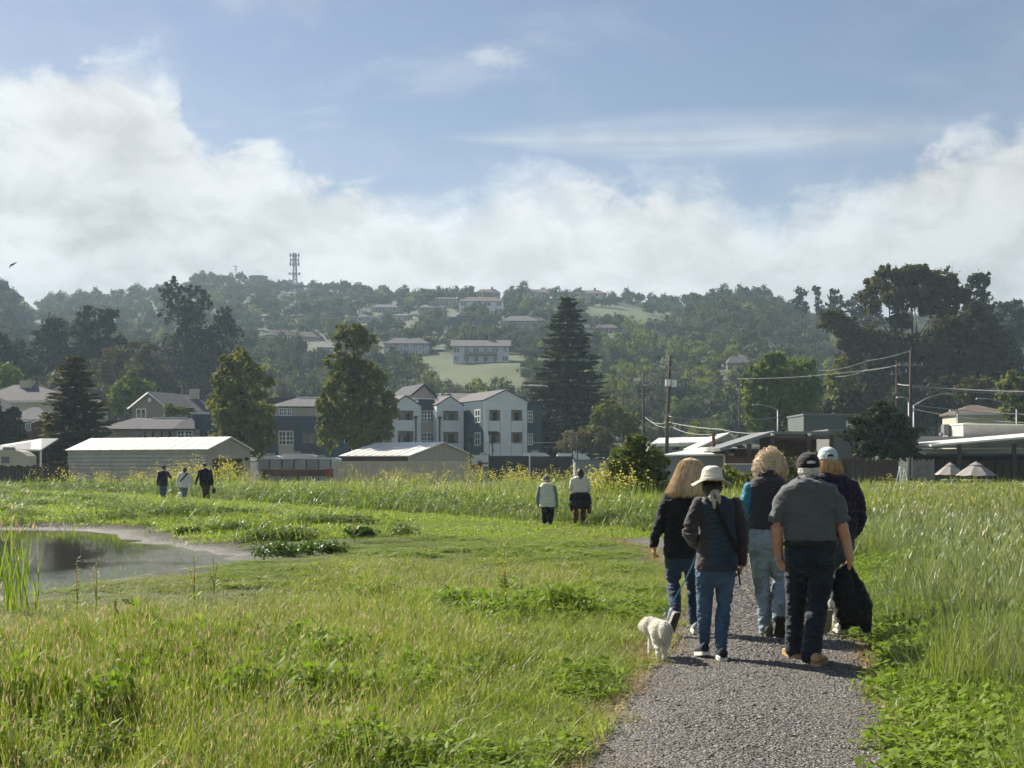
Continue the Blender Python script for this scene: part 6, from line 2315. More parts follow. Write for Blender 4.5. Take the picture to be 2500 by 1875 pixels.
def torso(rows, Y):
    """rows of (x, y, half width) in view units plus depth in metres and an optional offset away from the camera"""
    k = dpx(Y)
    out_ = []
    for r_ in rows:
        x, y, hw, dep = r_[:4]
        off = r_[4] if len(r_) > 4 else 0.0
        c = DP(x, y, Y, off)
        out_.append((c, hw * k, dep))
    return lathe(out_[::-1])


def plain_body(root, Y, headc, neck, rings, armL, armR, legL, legR, skin, voxel=.009, hands=(), hs=1.0, face=Vector((0, 1, -.15))):
    """the continuous body under the clothes"""
    sh = head_shapes(headc, face, hs)
    sh.append(limb([Vector(headc) - Vector((0, .01, .06)), Vector(neck), Vector(neck) - Vector((0, 0, .06))], [.055, .056, .075]))
    sh.append(torso(rings, Y))
    for pts, rr in (armL, armR, legL, legR):
        sh.append(limb(pts, rr))
    for h_ in hands:
        sh += h_
    return fuse('body', sh, skin, root, voxel, 3)


def walkers():
    # ------------------------------------------------------------------ man in the grey T-shirt
    Y = 11.3
    root = person('man in charcoal T-shirt, dark jeans and black cap carrying a jacket', Y)
    hd = DP(1198, 222, Y, .10)
    wrL, wrR = DP(1002, 850, Y, .06), DP(1482, 845, Y, -.02)
    shL, shR = DP(1030, 385, Y), DP(1385, 378, Y)
    elL, elR = DP(985, 625, Y, -.02), DP(1428, 620, Y, -.05)
    hL = hand(wrL, DP(1045, 948, Y, .10) - wrL, (.75, .35, .1), 1, .85)
    hR = hand(wrR, DP(1474, 905, Y, .03) - wrR, (-.95, .25, .1), 1, 2.0)
    legL = ([DP(1130, 800, Y), DP(1118, 1130, Y, .12), DP(1108, 1460, Y, .20)], [.060, .045, .040])
    legR = ([DP(1290, 800, Y), DP(1250, 1150, Y, -.02), DP(1218, 1490, Y, -.20)], [.060, .045, .040])
    plain_body(root, Y, hd, DP(1200, 300, Y, .04), [(1200, 330, 70, .09, .02), (1205, 420, 140, .11), (1205, 600, 140, .11), (1210, 730, 145, .12), (1210, 820, 130, .11)],
               ([shL.lerp(elL, .4), elL, wrL], [.042, .050, .034]), ([shR.lerp(elR, .4), elR, wrR], [.042, .050, .034]), legL, legR, SKIN, .0055, (hL, hR))
    GREY = cloth('charcoal_tshirt', (.098, .102, .106), .85, .10, .55, 7)
    k = dpx(Y)
    fuse('t_shirt', [torso([(1198, 282, 58, .080, .05), (1198, 304, 88, .100, .03), (1200, 328, 130, .118, .01), (1203, 356, 166, .128, .0), (1206, 410, 182, .135), (1206, 500, 178, .140), (1207, 600, 176, .142), (1210, 680, 178, .145), (1212, 718, 174, .142)], Y),
                     limb([DP(1082, 400, Y), DP(1022, 480, Y), DP(992, 565, Y, -.02), DP(982, 598, Y, -.02)], [.086, .080, .066, .066], 14, False), ball(DP(1075, 405, Y), .085, .10, .085),
                     limb([DP(1330, 396, Y), DP(1388, 478, Y), DP(1420, 560, Y, -.04), DP(1429, 594, Y, -.04)], [.086, .080, .066, .066], 14, False), ball(DP(1336, 400, Y), .085, .10, .085)], GREY, root, .0075, 5, .015, .11)
    MB().tube([DP(1198 + 66 * math.cos(a), 292 + 22 * math.sin(a) * (1 if math.sin(a) > 0 else .6), Y, -.06 + .05 * (1 - abs(math.sin(a)))) for a in np.linspace(0.05, math.pi - .05, 14)], .014, 6).build('collar', cloth('black_collar', (.012, .012, .014)), root, True)
    DENIM_D = cloth('dark_jeans', (.012, .017, .028), .8, .25, .7, 10)
    pants = fuse('jeans', [torso([(1213, 716, 172, .140), (1213, 790, 172, .142), (1212, 860, 164, .135), (1206, 910, 130, .110), (1204, 950, 60, .07)], Y),
                           limb([DP(1126, 800, Y), DP(1120, 960, Y, .05), DP(1118, 1130, Y, .12), DP(1106, 1330, Y, .17), DP(1104, 1468, Y, .21)], [.098, .100, .084, .076, .074]),
                           limb([DP(1294, 800, Y), DP(1284, 960, Y, .0), DP(1258, 1150, Y, -.02), DP(1232, 1350, Y, -.12), DP(1215, 1508, Y, -.20)], [.098, .102, .088, .080, .080])], DENIM_D, root, .0075, 10, .012, .07)
    MB().tube([DP(1213 + 173 * math.cos(a), 740, Y, -.145 * math.sin(a)) for a in np.linspace(0, 2 * math.pi, 36)], .020, 6, False).build('belt', cloth('black_belt', (.010, .010, .012), .5), root, True)
    for px0 in (1100, 1258):
        MB().add([DP(px0, 792, Y, -.150), DP(px0 + 78, 792, Y, -.150), DP(px0 + 78, 868, Y, -.150), DP(px0 + 39, 892, Y, -.148), DP(px0, 868, Y, -.150)], [(4, 3, 2, 1, 0)]).build('back_pocket', cloth('pocket_denim', (.017, .024, .038)), pants)
    TAN = surf('tan_suede', (.50, .31, .15), .8, .15, 10)
    gz = .035
    shoe(root, (DP(1110, 1500, Y, .24).x, 11.44, gz), (-.12, 1, 0), .30, .11, TAN, surf('tan_sole', (.42, .27, .14), .8))
    shoe(root, (DP(1222, 1545, Y, -.2).x, 10.98, gz), (.45, 1, 0), .30, .11, TAN, surf('tan_sole', (.42, .27, .14), .8))
    WHITEH = hair_mat('white_hair', (.55, .50, .46), (.80, .76, .72))
    hair = fuse('hair', [ball(hd + Vector((0, -.012, -.030)), .087, .098, .072)], WHITEH, root, .006, 2, .006, .03)
    BLACKCAP = cloth('black_cap', (.010, .010, .012), .8)
    cap = fuse('cap', [ball(hd + Vector((0, -.004, .030)), .093, .108, .095), lathe([(hd + Vector((0, -.004, .0)), .093, .108), (hd + Vector((0, -.004, .03)), .094, .109)], 28, 2.0),
                       limb([hd + Vector((-.06, .10, .035)), hd + Vector((0, .15, .03)), hd + Vector((.06, .10, .035))], [.02, .03, .02])], BLACKCAP, root, .006, 3)
    MB().add([hd + Vector((-.033, -.112, .028)), hd + Vector((.033, -.112, .030)), hd + Vector((.036, -.109, .048)), hd + Vector((0, -.110, .054)), hd + Vector((-.036, -.109, .046))], [(0, 1, 2, 3, 4)]).build('badge', surf('pale_badge', (.62, .55, .54), .7, .25, 30), cap)
    watch = MB().tube([wrL + Vector((.036 * math.cos(a), .036 * math.sin(a), .004)) for a in np.linspace(0, 2 * math.pi, 16)], .009, 6, False).build('wrist_watch', GALV, root, True)

    # jacket hanging from his hand
    JK = cloth('black_jacket_cloth', (.0065, .007, .009), .8, .3, .9, 7)
    jk = fuse('held_jacket', [limb([DP(1462, 892, Y, .02), DP(1440, 940, Y, .03), DP(1440, 1080, Y, .05), DP(1490, 1200, Y, .05)], [.030, .075, .115, .10]),
                              limb([DP(1470, 905, Y, .02), DP(1530, 1050, Y, .04), DP(1590, 1170, Y, .04)], [.035, .070, .060]),
                              limb([DP(1440, 1100, Y, .05), DP(1440, 1220, Y, .06), DP(1445, 1300, Y, .06)], [.09, .075, .045]),
                              limb([DP(1560, 1150, Y, .05), DP(1580, 1250, Y, .05), DP(1592, 1320, Y, .05)], [.080, .060, .042]),
                              limb([DP(1400, 950, Y, .06), DP(1385, 1060, Y, .08), DP(1395, 1160, Y, .08)], [.04, .05, .04]),
                              limb([DP(1480, 1100, Y, .04), DP(1510, 1220, Y, .04), DP(1520, 1280, Y, .04)], [.09, .08, .04])], JK, None, .008, 3, .010, .08)
    tag(jk, 'black jacket hanging from the hand of the man in charcoal', 'jacket')

    # ------------------------------------------------------------------ woman with the sun hat
    Y = 11.5
    root = person('woman in a wide cream sun hat and navy quilted vest', Y)
    hd = DP(548, 330, Y, .05)
    wrL, wrR = DP(470, 760, Y, .22), DP(748, 868, Y, .03)
    hR = hand(wrR, Vector((-.08, .15, -1)), (-.9, .2, 0), 1, 1.6, .92)
    hL = hand(wrL, Vector((.4, .8, -.1)), (.2, -.3, -.9), -1, 1.5, .92)
    plain_body(root, Y, hd, DP(552, 425, Y, .02), [(555, 450, 60, .08), (575, 520, 105, .10), (580, 700, 105, .10), (575, 850, 115, .11), (572, 920, 110, .10)],
               ([DP(462, 480, Y), DP(392, 655, Y, -.05), wrL], [.036, .032, .026]), ([DP(700, 480, Y), DP(752, 690, Y), wrR], [.036, .032, .026]),
               ([DP(500, 930, Y), DP(500, 1180, Y, .02), DP(495, 1420, Y, .10)], [.055, .042, .034]), ([DP(640, 930, Y), DP(622, 1180, Y, .03), DP(610, 1450, Y, -.08)], [.055, .042, .034]),
               SKIN2, .007, (hL, hR), .95)
    VEST = cloth('navy_quilt', (.020, .036, .055), .55, .15, .15, 12, .1)
    xv = DP(585, 700, Y).x

    def quilt(co):
        zz = co[:, 2] - .42 * np.abs(co[:, 0] - xv) + .02 * np.sin(co[:, 0] * 40)
        ph = np.abs(np.sin(zz * math.pi / .043))
        return .011 * (ph ** .6) - .006
    SLV = cloth('brown_grey_fleece', (.040, .032, .036), .9, .15, .4, 10, .3)
    fuse('jacket', [limb([DP(470, 462, Y), DP(428, 560, Y, -.03), DP(390, 655, Y, -.06), DP(425, 720, Y, .08), DP(465, 755, Y, .20)], [.066, .064, .058, .052, .044]),
                    limb([DP(698, 465, Y), DP(735, 580, Y), DP(756, 700, Y), DP(752, 790, Y, .02), DP(748, 872, Y, .03)], [.068, .064, .058, .050, .044]),
                    torso([(560, 440, 75, .10), (575, 490, 118, .118), (575, 700, 112, .118), (572, 850, 132, .130), (570, 912, 142, .134)], Y)], SLV, root, .0075, 5, .007, .06)
    fuse('quilted_vest', [torso([(560, 418, 62, .085, .01), (568, 436, 96, .110), (580, 470, 124, .124), (586, 560, 118, .128), (588, 680, 118, .128), (588, 760, 122, .132), (588, 850, 132, .138), (586, 918, 138, .140)], Y)], VEST, root, .006, 4, .004, .09, quilt)
    BLACK = cloth('black_webbing', (.008, .008, .009), .7)
    st = [DP(x, y, Y, o_) for x, y, o_ in ((548, 432, -.10), (575, 500, -.142), (620, 590, -.150), (665, 680, -.148), (708, 760, -.13), (728, 800, -.08))]
    vv, ff = [], []
    for p in st:
        vv += [p + Vector((-.026, 0, .010)), p + Vector((.026, 0, -.010)), p + Vector((.026, .012, -.010)), p + Vector((-.026, .012, .010))]
    for i in range(len(st) - 1):
        b = 4 * i
        ff += [(b, b + 1, b + 5, b + 4), (b + 1, b + 2, b + 6, b + 5), (b + 2, b + 3, b + 7, b + 6), (b + 3, b, b + 4, b + 7)]
    mesh_obj('bag_strap', vv, ff, BLACK, root)
    JEANS = cloth('mid_blue_jeans', (.050, .092, .150), .8, .25, .7, 12, .1, (.06, .11, .175))
    fuse('jeans', [torso([(572, 890, 134, .120), (572, 960, 136, .122), (571, 1000, 104, .10), (570, 1030, 50, .06)], Y),
                   limb([DP(502, 960, Y), DP(498, 1180, Y, .02), DP(494, 1320, Y, .06), DP(497, 1405, Y, .10)], [.080, .064, .056, .046]),
                   limb([DP(640, 960, Y), DP(624, 1180, Y, .03), DP(614, 1330, Y, -.02), DP(609, 1440, Y, -.08)], [.080, .066, .056, .046])], JEANS, root, .007, 10, .008, .05)
    NAVY = surf('navy_knit', (.018, .024, .040), .8, .2, 14)
    shoe(root, (DP(496, 1490, Y, .1).x, 11.50, .055), (-.12, 1, -.14), .255, .098, NAVY, SOLE, sole_d=SOLE)
    shoe(root, (DP(611, 1525, Y, -.1).x, 11.28, .036), (.05, 1, 0), .255, .098, NAVY, SOLE, sole_d=SOLE)
    for (x, o_) in ((496, .10), (611, -.10)):
        p = DP(x, 1430, Y, o_)
    # hat
    STRAW = cloth('cream_hat_cloth', (.66, .63, .52), .85, .06, .35, 30, .2)
    hc = hd + Vector((0, 0, .015))
    hat_sh = [lathe([(hc + Vector((0, 0, .005)), .094, .108), (hc + Vector((0, 0, .05)), .090, .104), (hc + Vector((0, 0, .095)), .080, .092), (hc + Vector((0, 0, .120)), .058, .066), (hc + Vector((0, 0, .130)), .02, .024)], 32, 2.1)]
    hat = fuse('sun_hat', hat_sh, STRAW, root, .006, 4, .003, .05)
    nb = 48
    vv, ff = [], []
    for ring in range(6):
        t = ring / 5
        for i in range(nb):
            a = 2 * math.pi * i / nb
            rx, ry = .090 + t * .078, .104 + t * .075
            back = max(0, -math.sin(a)) ** 3           # lifted in the middle of the back, dipping at the sides
            sidew = abs(math.cos(a)) ** 1.5
            z = .012 - t * (.048 * sidew + .030 * (1 - sidew)) + back * t * .040 + .006 * math.sin(5 * a) * t
            vv.append(hc + Vector((math.cos(a) * rx, math.sin(a) * ry, z)))
    for ring in range(5):
        for i in range(nb):
            j = (i + 1) % nb
            ff.append((ring * nb + i, ring * nb + j, (ring + 1) * nb + j, (ring + 1) * nb + i))
    br = mesh_obj('brim', vv, ff, STRAW, hat, True)
    so = br.modifiers.new('thick', 'SOLIDIFY')
    so.thickness = .006
    MB().tube([hc + Vector((math.cos(a) * .097, math.sin(a) * .111, .016 + .012 * max(0, -math.sin(a)) ** 3)) for a in np.linspace(0, 2 * math.pi, 40)], .008, 6, False).build('hat_band', cloth('pale_band', (.50, .45, .40)), hat, True)
    # dark hair at the nape and a pale scarf tail
    DKH = hair_mat('dark_hair', (.012, .010, .010), (.040, .032, .026))
    fuse('hair', [limb([DP(545, 375, Y, -.04), DP(530, 420, Y, -.085), DP(522, 445, Y, -.10)], [.055, .042, .025]), ball(hd + Vector((0, -.01, -.03)), .084, .095, .085)], DKH, root, .006, 2, .006, .03)
    SC_ = cloth('patterned_scarf', (.42, .37, .29), .8, .2, .6, 30, .1, (.5, .44, .35), (.20, .18, .15))
    fuse('scarf', [limb([DP(548, 392, Y, -.10), DP(542, 430, Y, -.13), DP(562, 455, Y, -.14), DP(566, 498, Y, -.15)], [.016, .024, .020, .011]), limb([DP(575, 395, Y, -.10), DP(592, 430, Y, -.13), DP(600, 465, Y, -.135)], [.018, .022, .010]),
                   limb([DP(555, 388, Y, -.09), DP(590, 392, Y, -.09)], [.02, .02])], SC_, root, .005, 3, .004, .03)
    # strap with a ring hanging from her right hand
    lp = MB().tube([DP(725, 905, Y, .0), DP(732, 960, Y, .0), DP(738, 1020, Y, .0)], .008, 6).build('wrist_strap', BLACK)
    tag(lp, 'short black strap with a blue clip hanging from the hatted woman\'s hand', 'strap')
    MB().tube([DP(738, 1010, Y), DP(742, 1030, Y), DP(715, 1040, Y), DP(690, 1028, Y), DP(715, 1015, Y)], .006, 6).build('clip', surf('blue_clip', (.16, .22, .40), .3, .1), lp)

    # ------------------------------------------------------------------ woman with long blonde hair
    Y = 13.25
    root = person('woman with long straight blonde hair in a black jacket', Y)
    hd = DP(398, 255, Y, .04)
    wrL, wrR = DP(158, 740, Y, .03), DP(440, 740, Y, .25)
    hL = hand(wrL, Vector((-.05, .1, -1)), (.9, .2, 0), -1, .9, .9)
    plain_body(root, Y, hd, DP(398, 345, Y), [(395, 400, 55, .075), (370, 470, 95, .10), (350, 640, 95, .10), (340, 800, 100, .11), (340, 860, 95, .10)],
               ([DP(258, 440, Y), DP(205, 600, Y), wrL], [.040, .034, .028]), ([DP(470, 440, Y), DP(480, 620, Y, .02), wrR], [.040, .034, .028]),
               ([DP(290, 840, Y), DP(290, 1020, Y, .0), DP(300, 1215, Y, -.22)], [.055, .042, .034]), ([DP(415, 840, Y), DP(420, 1040, Y, .05), DP(428, 1285, Y, .02)], [.055, .042, .034]), SKIN, .008, (hL,), .95)
    BJ = cloth('black_fleece', (.0085, .009, .012), .85, .2, .6, 8, .12)
    fuse('jacket', [torso([(395, 385, 60, .09, .01), (380, 410, 120, .115), (362, 450, 140, .130), (350, 540, 122, .132), (338, 640, 112, .130), (332, 720, 108, .135), (332, 790, 112, .140), (338, 840, 106, .132)], Y),
                    limb([DP(272, 428, Y), DP(225, 520, Y), DP(198, 610, Y), DP(165, 690, Y, .02), DP(153, 752, Y, .03)], [.078, .068, .060, .050, .040]),
                    limb([DP(465, 430, Y), DP(480, 560, Y), DP(478, 650, Y, .05), DP(445, 735, Y, .22)], [.078, .066, .058, .046])], BJ, root, .008, 5, .011, .08)
    DJ = cloth('blonde_walker_jeans', (.024, .042, .075), .8, .25, .7, 11)
    fuse('jeans', [torso([(338, 800, 106, .12), (340, 860, 110, .122), (345, 900, 84, .10), (346, 925, 40, .06)], Y),
                   limb([DP(288, 850, Y), DP(288, 1020, Y, .0), DP(296, 1120, Y, -.10), DP(302, 1200, Y, -.20)], [.086, .068, .060, .052]),
                   limb([DP(412, 850, Y), DP(420, 1040, Y, .05), DP(424, 1160, Y, .03), DP(428, 1262, Y, .02)], [.086, .068, .060, .054])], DJ, root, .008, 10, .009, .06)
    GSH = surf('grey_trainer', (.30, .34, .38), .7, .15, 16)
    # trailing foot on its toes, sole towards the camera
    shoe(root, DP(318, 1205, Y, -.26), (-.30, .45, -1.0), .265, .105, GSH, SOLE)
    shoe(root, (DP(432, 1340, Y).x, 13.12, .036), (.1, 1, 0), .265, .10, GSH, SOLE)
    BLOND = hair_mat('blonde_hair', (.42, .27, .13), (.94, .73, .47))
    rows = [(400, 160, 22, .03), (402, 178, 58, .075), (402, 210, 82, .105), (396, 260, 96, .120), (386, 320, 112, .120, -.01), (374, 370, 124, .115, -.02), (366, 395, 128, .105, -.03), (368, 408, 118, .09, -.03)]
    hair = fuse('hair', [torso(rows, Y)], BLOND, root, .008, 4, .006, .05)
    r = random.Random(5)
    kk = dpx(Y)
    paths = []
    for i in range(760):
        th = r.uniform(math.pi, 2 * math.pi) if r.random() < .85 else r.uniform(0, 2 * math.pi)
        jit = r.uniform(.97, 1.09)
        pth = []
        for (x, y, hw, dep, *o_) in rows[1:]:
            off = o_[0] if o_ else 0
            c = DP(x, y + r.uniform(-3, 3), Y, off)
            tt = th + .10 * math.sin(y * .05 + i)
            pth.append(c + Vector((hw * kk * math.cos(tt) * jit, dep * math.sin(tt) * jit, 0)))
        pth.append(pth[-1] + Vector((r.uniform(-.012, .012), r.uniform(-.01, .01), -r.uniform(.005, .035))))
        paths.append(pth)
    strands('hair_strands', paths, .0032, BLOND, hair)

    # ------------------------------------------------------------------ curly-haired woman
    Y = 13.0
    root = person('woman with short curly blonde hair in a grey vest and pale jeans', Y)
    hd = DP(938, 215, Y, .05)
    wrL, wrR = DP(800, 690, Y, .22), DP(1060, 690, Y, .2)
    hL = hand(wrL, Vector((.3, .8, -.2)), (.4, 0, -.8), -1, 1.2, .9)
    plain_body(root, Y, hd, DP(936, 275, Y), [(935, 310, 55, .075), (930, 370, 95, .10), (925, 500, 95, .10), (915, 630, 105, .11), (905, 760, 95, .10)],
               ([DP(805, 370, Y), DP(768, 560, Y), wrL], [.036, .032, .026]), ([DP(1045, 370, Y), DP(1075, 560, Y), wrR], [.036, .032, .026]),
               ([DP(862, 740, Y), DP(892, 1020, Y), DP(915, 1310, Y, -.05)], [.055, .042, .034]), ([DP(985, 740, Y), DP(1012, 1000, Y, .05), DP(1005, 1220, Y, -.2)], [.055, .042, .034]), SKIN, .008, (hL,), .95)
    GV = cloth('dark_grey_fleece_vest', (.036, .035, .042), .9, .12, .5, 8, .3)
    fuse('vest', [torso([(930, 245, 72, .095, .02), (930, 285, 76, .095, .01), (928, 308, 112, .115), (925, 345, 138, .128), (925, 450, 122, .128), (922, 560, 118, .130), (915, 640, 122, .132)], Y)], GV, root, .0075, 5, .012, .08)
    TEALS = cloth('teal_sleeve', (.040, .20, .30), .75, .2, .6, 10)
    fuse('sleeve', [limb([DP(812, 358, Y), DP(780, 450, Y), DP(762, 560, Y), DP(775, 625, Y, .10), DP(795, 680, Y, .20)], [.066, .060, .054, .046, .04])], TEALS, root, .0075, 4, .008, .05)
    fuse('sleeve', [limb([DP(1040, 358, Y), DP(1070, 450, Y), DP(1082, 560, Y), DP(1070, 640, Y, .10), DP(1062, 680, Y, .20)], [.066, .060, .054, .046, .04])], TEALS, root, .0075, 4, .008, .05)
    LJ = cloth('pale_worn_jeans', (.21, .27, .31), .85, .2, .75, 10, .1, (.27, .33, .37), (.115, .135, .085))
    fuse('jeans', [torso([(908, 632, 118, .122), (905, 720, 122, .130), (905, 790, 118, .125), (908, 830, 92, .10), (910, 860, 45, .06)], Y),
                   limb([DP(858, 790, Y), DP(885, 1000, Y), DP(902, 1180, Y, -.02), DP(915, 1335, Y, -.05)], [.092, .078, .068, .066]),
                   limb([DP(965, 790, Y), DP(1010, 1000, Y, .05), DP(1010, 1130, Y, -.08), DP(1005, 1240, Y, -.22)], [.092, .080, .072, .066])], LJ, root, .0075, 10, .012, .07)
    OLV = surf('olive_shoe', (.10, .10, .065), .8, .2, 14)
    shoe(root, (DP(918, 1362, Y).x, 12.86, .036), (-.05, 1, 0), .265, .105, OLV, surf('olive_sole', (.12, .11, .08), .8))
    shoe(root, DP(1012, 1240, Y, -.30), (.05, .50, -1.0), .265, .105, OLV, SOLE_D)
    CURL = hair_mat('curly_hair', (.46, .32, .19), (.95, .80, .58))
    lob = [(938, 190, 78, .100), (885, 200, 52, .075), (992, 205, 52, .075), (860, 245, 34, .06), (1015, 250, 36, .06), (938, 150, 58, .08), (905, 160, 45, .07), (975, 165, 45, .07), (900, 240, 45, .075, -.03), (975, 245, 45, .075, -.03)]
    sh, cen = [], []
    kk = dpx(Y)
    for (x, y, rp, dep, *o_) in lob:
        c = DP(x, y, Y, .03 + (o_[0] if o_ else 0))
        sh.append(ball(c, rp * kk, dep, rp * kk))
        cen.append((c, rp * kk, dep))
    hair = fuse('hair', sh, CURL, root, .008, 2, .016, .025)
    r = random.Random(8)
    paths = []
    for i in range(900):
        c, ra, dep = r.choice(cen)
        d = Vector((r.gauss(0, 1), r.gauss(-.5, 1), r.gauss(0.1, 1))).normalized()
        p = c + Vector((d.x * ra, d.y * dep, d.z * ra)) * r.uniform(.96, 1.10)
        a = d.cross(Vector((r.gauss(0, 1), r.gauss(0, 1), r.gauss(0, 1)))).normalized()
        b = d.cross(a)
        R = r.uniform(.010, .021)
        adv = a * r.uniform(-.012, .012) + d * r.uniform(-.004, .010)
        paths.append([p + (a * math.cos(q) + d * math.sin(q)) * R + adv * (q / 4) + b * .002 * q for q in np.linspace(0, 6.0, 9)])
    strands('hair_curls', paths, .0052, CURL, hair, 3)

    # ------------------------------------------------------------------ woman with the pale cap
    Y = 13.3
    root = person('woman in a pale grey cap and dark purple plaid jacket', Y)
    hd = DP(1332, 185, Y, .05)
    wrL, wrR = DP(1395, 700, Y, -.1), DP(1490, 680, Y, .1)
    hL = hand(wrL, Vector((-.1, .1, -1)), (-.9, .2, 0), -1, 1.2, .9)
    plain_body(root, Y, hd, DP(1340, 265, Y), [(1345, 300, 55, .075), (1360, 370, 95, .10), (1375, 500, 95, .10), (1380, 640, 105, .11), (1385, 760, 95, .10)],
               ([DP(1270, 360, Y), DP(1270, 560, Y, -.02), DP(1330, 680, Y, .1)], [.036, .032, .026]), ([DP(1490, 360, Y), DP(1545, 560, Y), wrR], [.036, .032, .026]),
               ([DP(1345, 740, Y), DP(1350, 1000, Y), DP(1352, 1180, Y, -.2)], [.055, .042, .034]), ([DP(1430, 740, Y), DP(1415, 1000, Y), DP(1395, 1290, Y, .05)], [.055, .042, .034]), SKIN, .008, (), .95)
    PUR = cloth('purple_plaid', (.016, .012, .030), .85, .2, .5, 8, .12, None, None, (.040, .022, .055))
    fuse('jacket', [torso([(1340, 255, 62, .09, .02), (1348, 285, 110, .115), (1372, 330, 150, .130), (1388, 450, 138, .135), (1395, 570, 132, .135), (1395, 660, 130, .138), (1392, 700, 122, .13)], Y),
                    limb([DP(1480, 345, Y), DP(1530, 450, Y), DP(1548, 560, Y), DP(1525, 640, Y, .06), DP(1495, 685, Y, .12)], [.082, .074, .066, .056, .046]),
                    limb([DP(1275, 345, Y), DP(1262, 470, Y), DP(1268, 580, Y), DP(1330, 670, Y, .1)], [.082, .072, .062, .05])], PUR, root, .0075, 5, .012, .07)
    CJ = cloth('slate_jeans', (.040, .058, .070), .85, .2, .7, 10)
    fuse('jeans', [torso([(1390, 690, 118, .12), (1390, 770, 118, .125), (1388, 830, 90, .10), (1388, 860, 45, .06)], Y),
                   limb([DP(1345, 800, Y), DP(1350, 1000, Y), DP(1352, 1110, Y, -.10)], [.086, .070, .056]),
                   limb([DP(1430, 800, Y), DP(1418, 1000, Y, .02), DP(1402, 1150, Y, .03)], [.086, .070, .056])], CJ, root, .008, 10, .009, .06)
    SOCK = cloth('beige_sock', (.40, .37, .31), .9, .1, .5, 20)
    fuse('sock', [limb([DP(1352, 1090, Y, -.08), DP(1345, 1150, Y, -.16), DP(1335, 1200, Y, -.24)], [.050, .052, .050])], SOCK, root, .008, 3, .005, .04)
    fuse('sock', [limb([DP(1402, 1140, Y, .03), DP(1396, 1230, Y, .04), DP(1394, 1300, Y, .04)], [.050, .050, .046])], SOCK, root, .008, 3, .005, .04)
    PALE = surf('pale_trainer', (.58, .56, .50), .7, .1, 14)
    shoe(root, DP(1338, 1190, Y, -.30), (-.05, .5, -1.0), .26, .10, PALE, surf('gum_sole', (.23, .19, .14), .8), sole_d=surf('gum_sole', (.23, .19, .14), .8))
    shoe(root, (DP(1396, 1340, Y).x, 13.16, .036), (.1, 1, 0), .26, .10, PALE, SOLE)
    GOLD = hair_mat('golden_hair', (.36, .20, .08), (.80, .54, .26))
    rows = [(1332, 118, 22, .04), (1332, 150, 52, .082), (1336, 186, 66, .100), (1345, 225, 78, .105), (1355, 252, 78, .09, -.01), (1362, 266, 66, .07, -.01)]
    hair = fuse('hair', [torso(rows, Y)], GOLD, root, .007, 4, .006, .04)
    kk = dpx(Y)
    r = random.Random(15)
    paths = []
    for i in range(240):
        th = r.uniform(math.pi, 2 * math.pi) if r.random() < .8 else r.uniform(0, 6.28)
        jit = r.uniform(.99, 1.07)
        pth = []
        for (x, y, hw, dep, *o_) in rows[2:]:
            c = DP(x, y, Y, o_[0] if o_ else 0)
            tt = th + .12 * math.sin(y * .06 + i)
            pth.append(c + Vector((hw * kk * math.cos(tt) * jit, dep * math.sin(tt) * jit, 0)))
        pth.append(pth[-1] + Vector((r.uniform(-.008, .02), r.uniform(-.01, .01), -r.uniform(.005, .03))))
        paths.append(pth)
    strands('hair_strands', paths, .0045, GOLD, hair)
    CAPM = cloth('pale_grey_cap', (.50, .56, .57), .8, .08, .3, 20)
    hc = DP(1330, 168, Y, .0)
    cap = fuse('cap', [lathe([(hc + Vector((0, 0, -.008)), .096, .112), (hc + Vector((0, 0, .045)), .094, .108), (hc + Vector((0, 0, .085)), .078, .090), (hc + Vector((0, 0, .108)), .050, .058), (hc + Vector((0, 0, .118)), .014, .016)], 30, 2.0),
                       limb([hc + Vector((-.05, .11, .0)), hc + Vector((0, .17, -.012)), hc + Vector((.05, .11, .0))], [.012, .014, .012])], CAPM, root, .006, 4)
    vv = [hc + Vector((math.cos(a) * .034, -.1125 + .012 * math.sin(a) ** 2 - .002, .022 + .030 * math.sin(a))) for a in np.linspace(0, math.pi, 12)]
    mesh_obj('cap_opening', vv, [tuple(range(12))], cloth('dark_cap_gap', (.055, .045, .035)), cap)
    MB().tube([hc + Vector((math.cos(a) * .037, -.1145, .019 + .034 * math.sin(a))) for a in np.linspace(0, math.pi, 14)], .004, 5).build('opening_trim', CAPM, cap, True)
    MB().tube([hc + Vector((x, -.116 + abs(x) * .15, .016)) for x in np.linspace(-.04, .04, 7)], .006, 5).build('cap_strap', CAPM, cap, True)


walkers()


# ---------------------------------------------------------------- dogs
FUR = leafmat('white_fur', (.84, .82, .74), (.92, .91, .87), .30, .8, .2, tcol=(1, .97, .90))


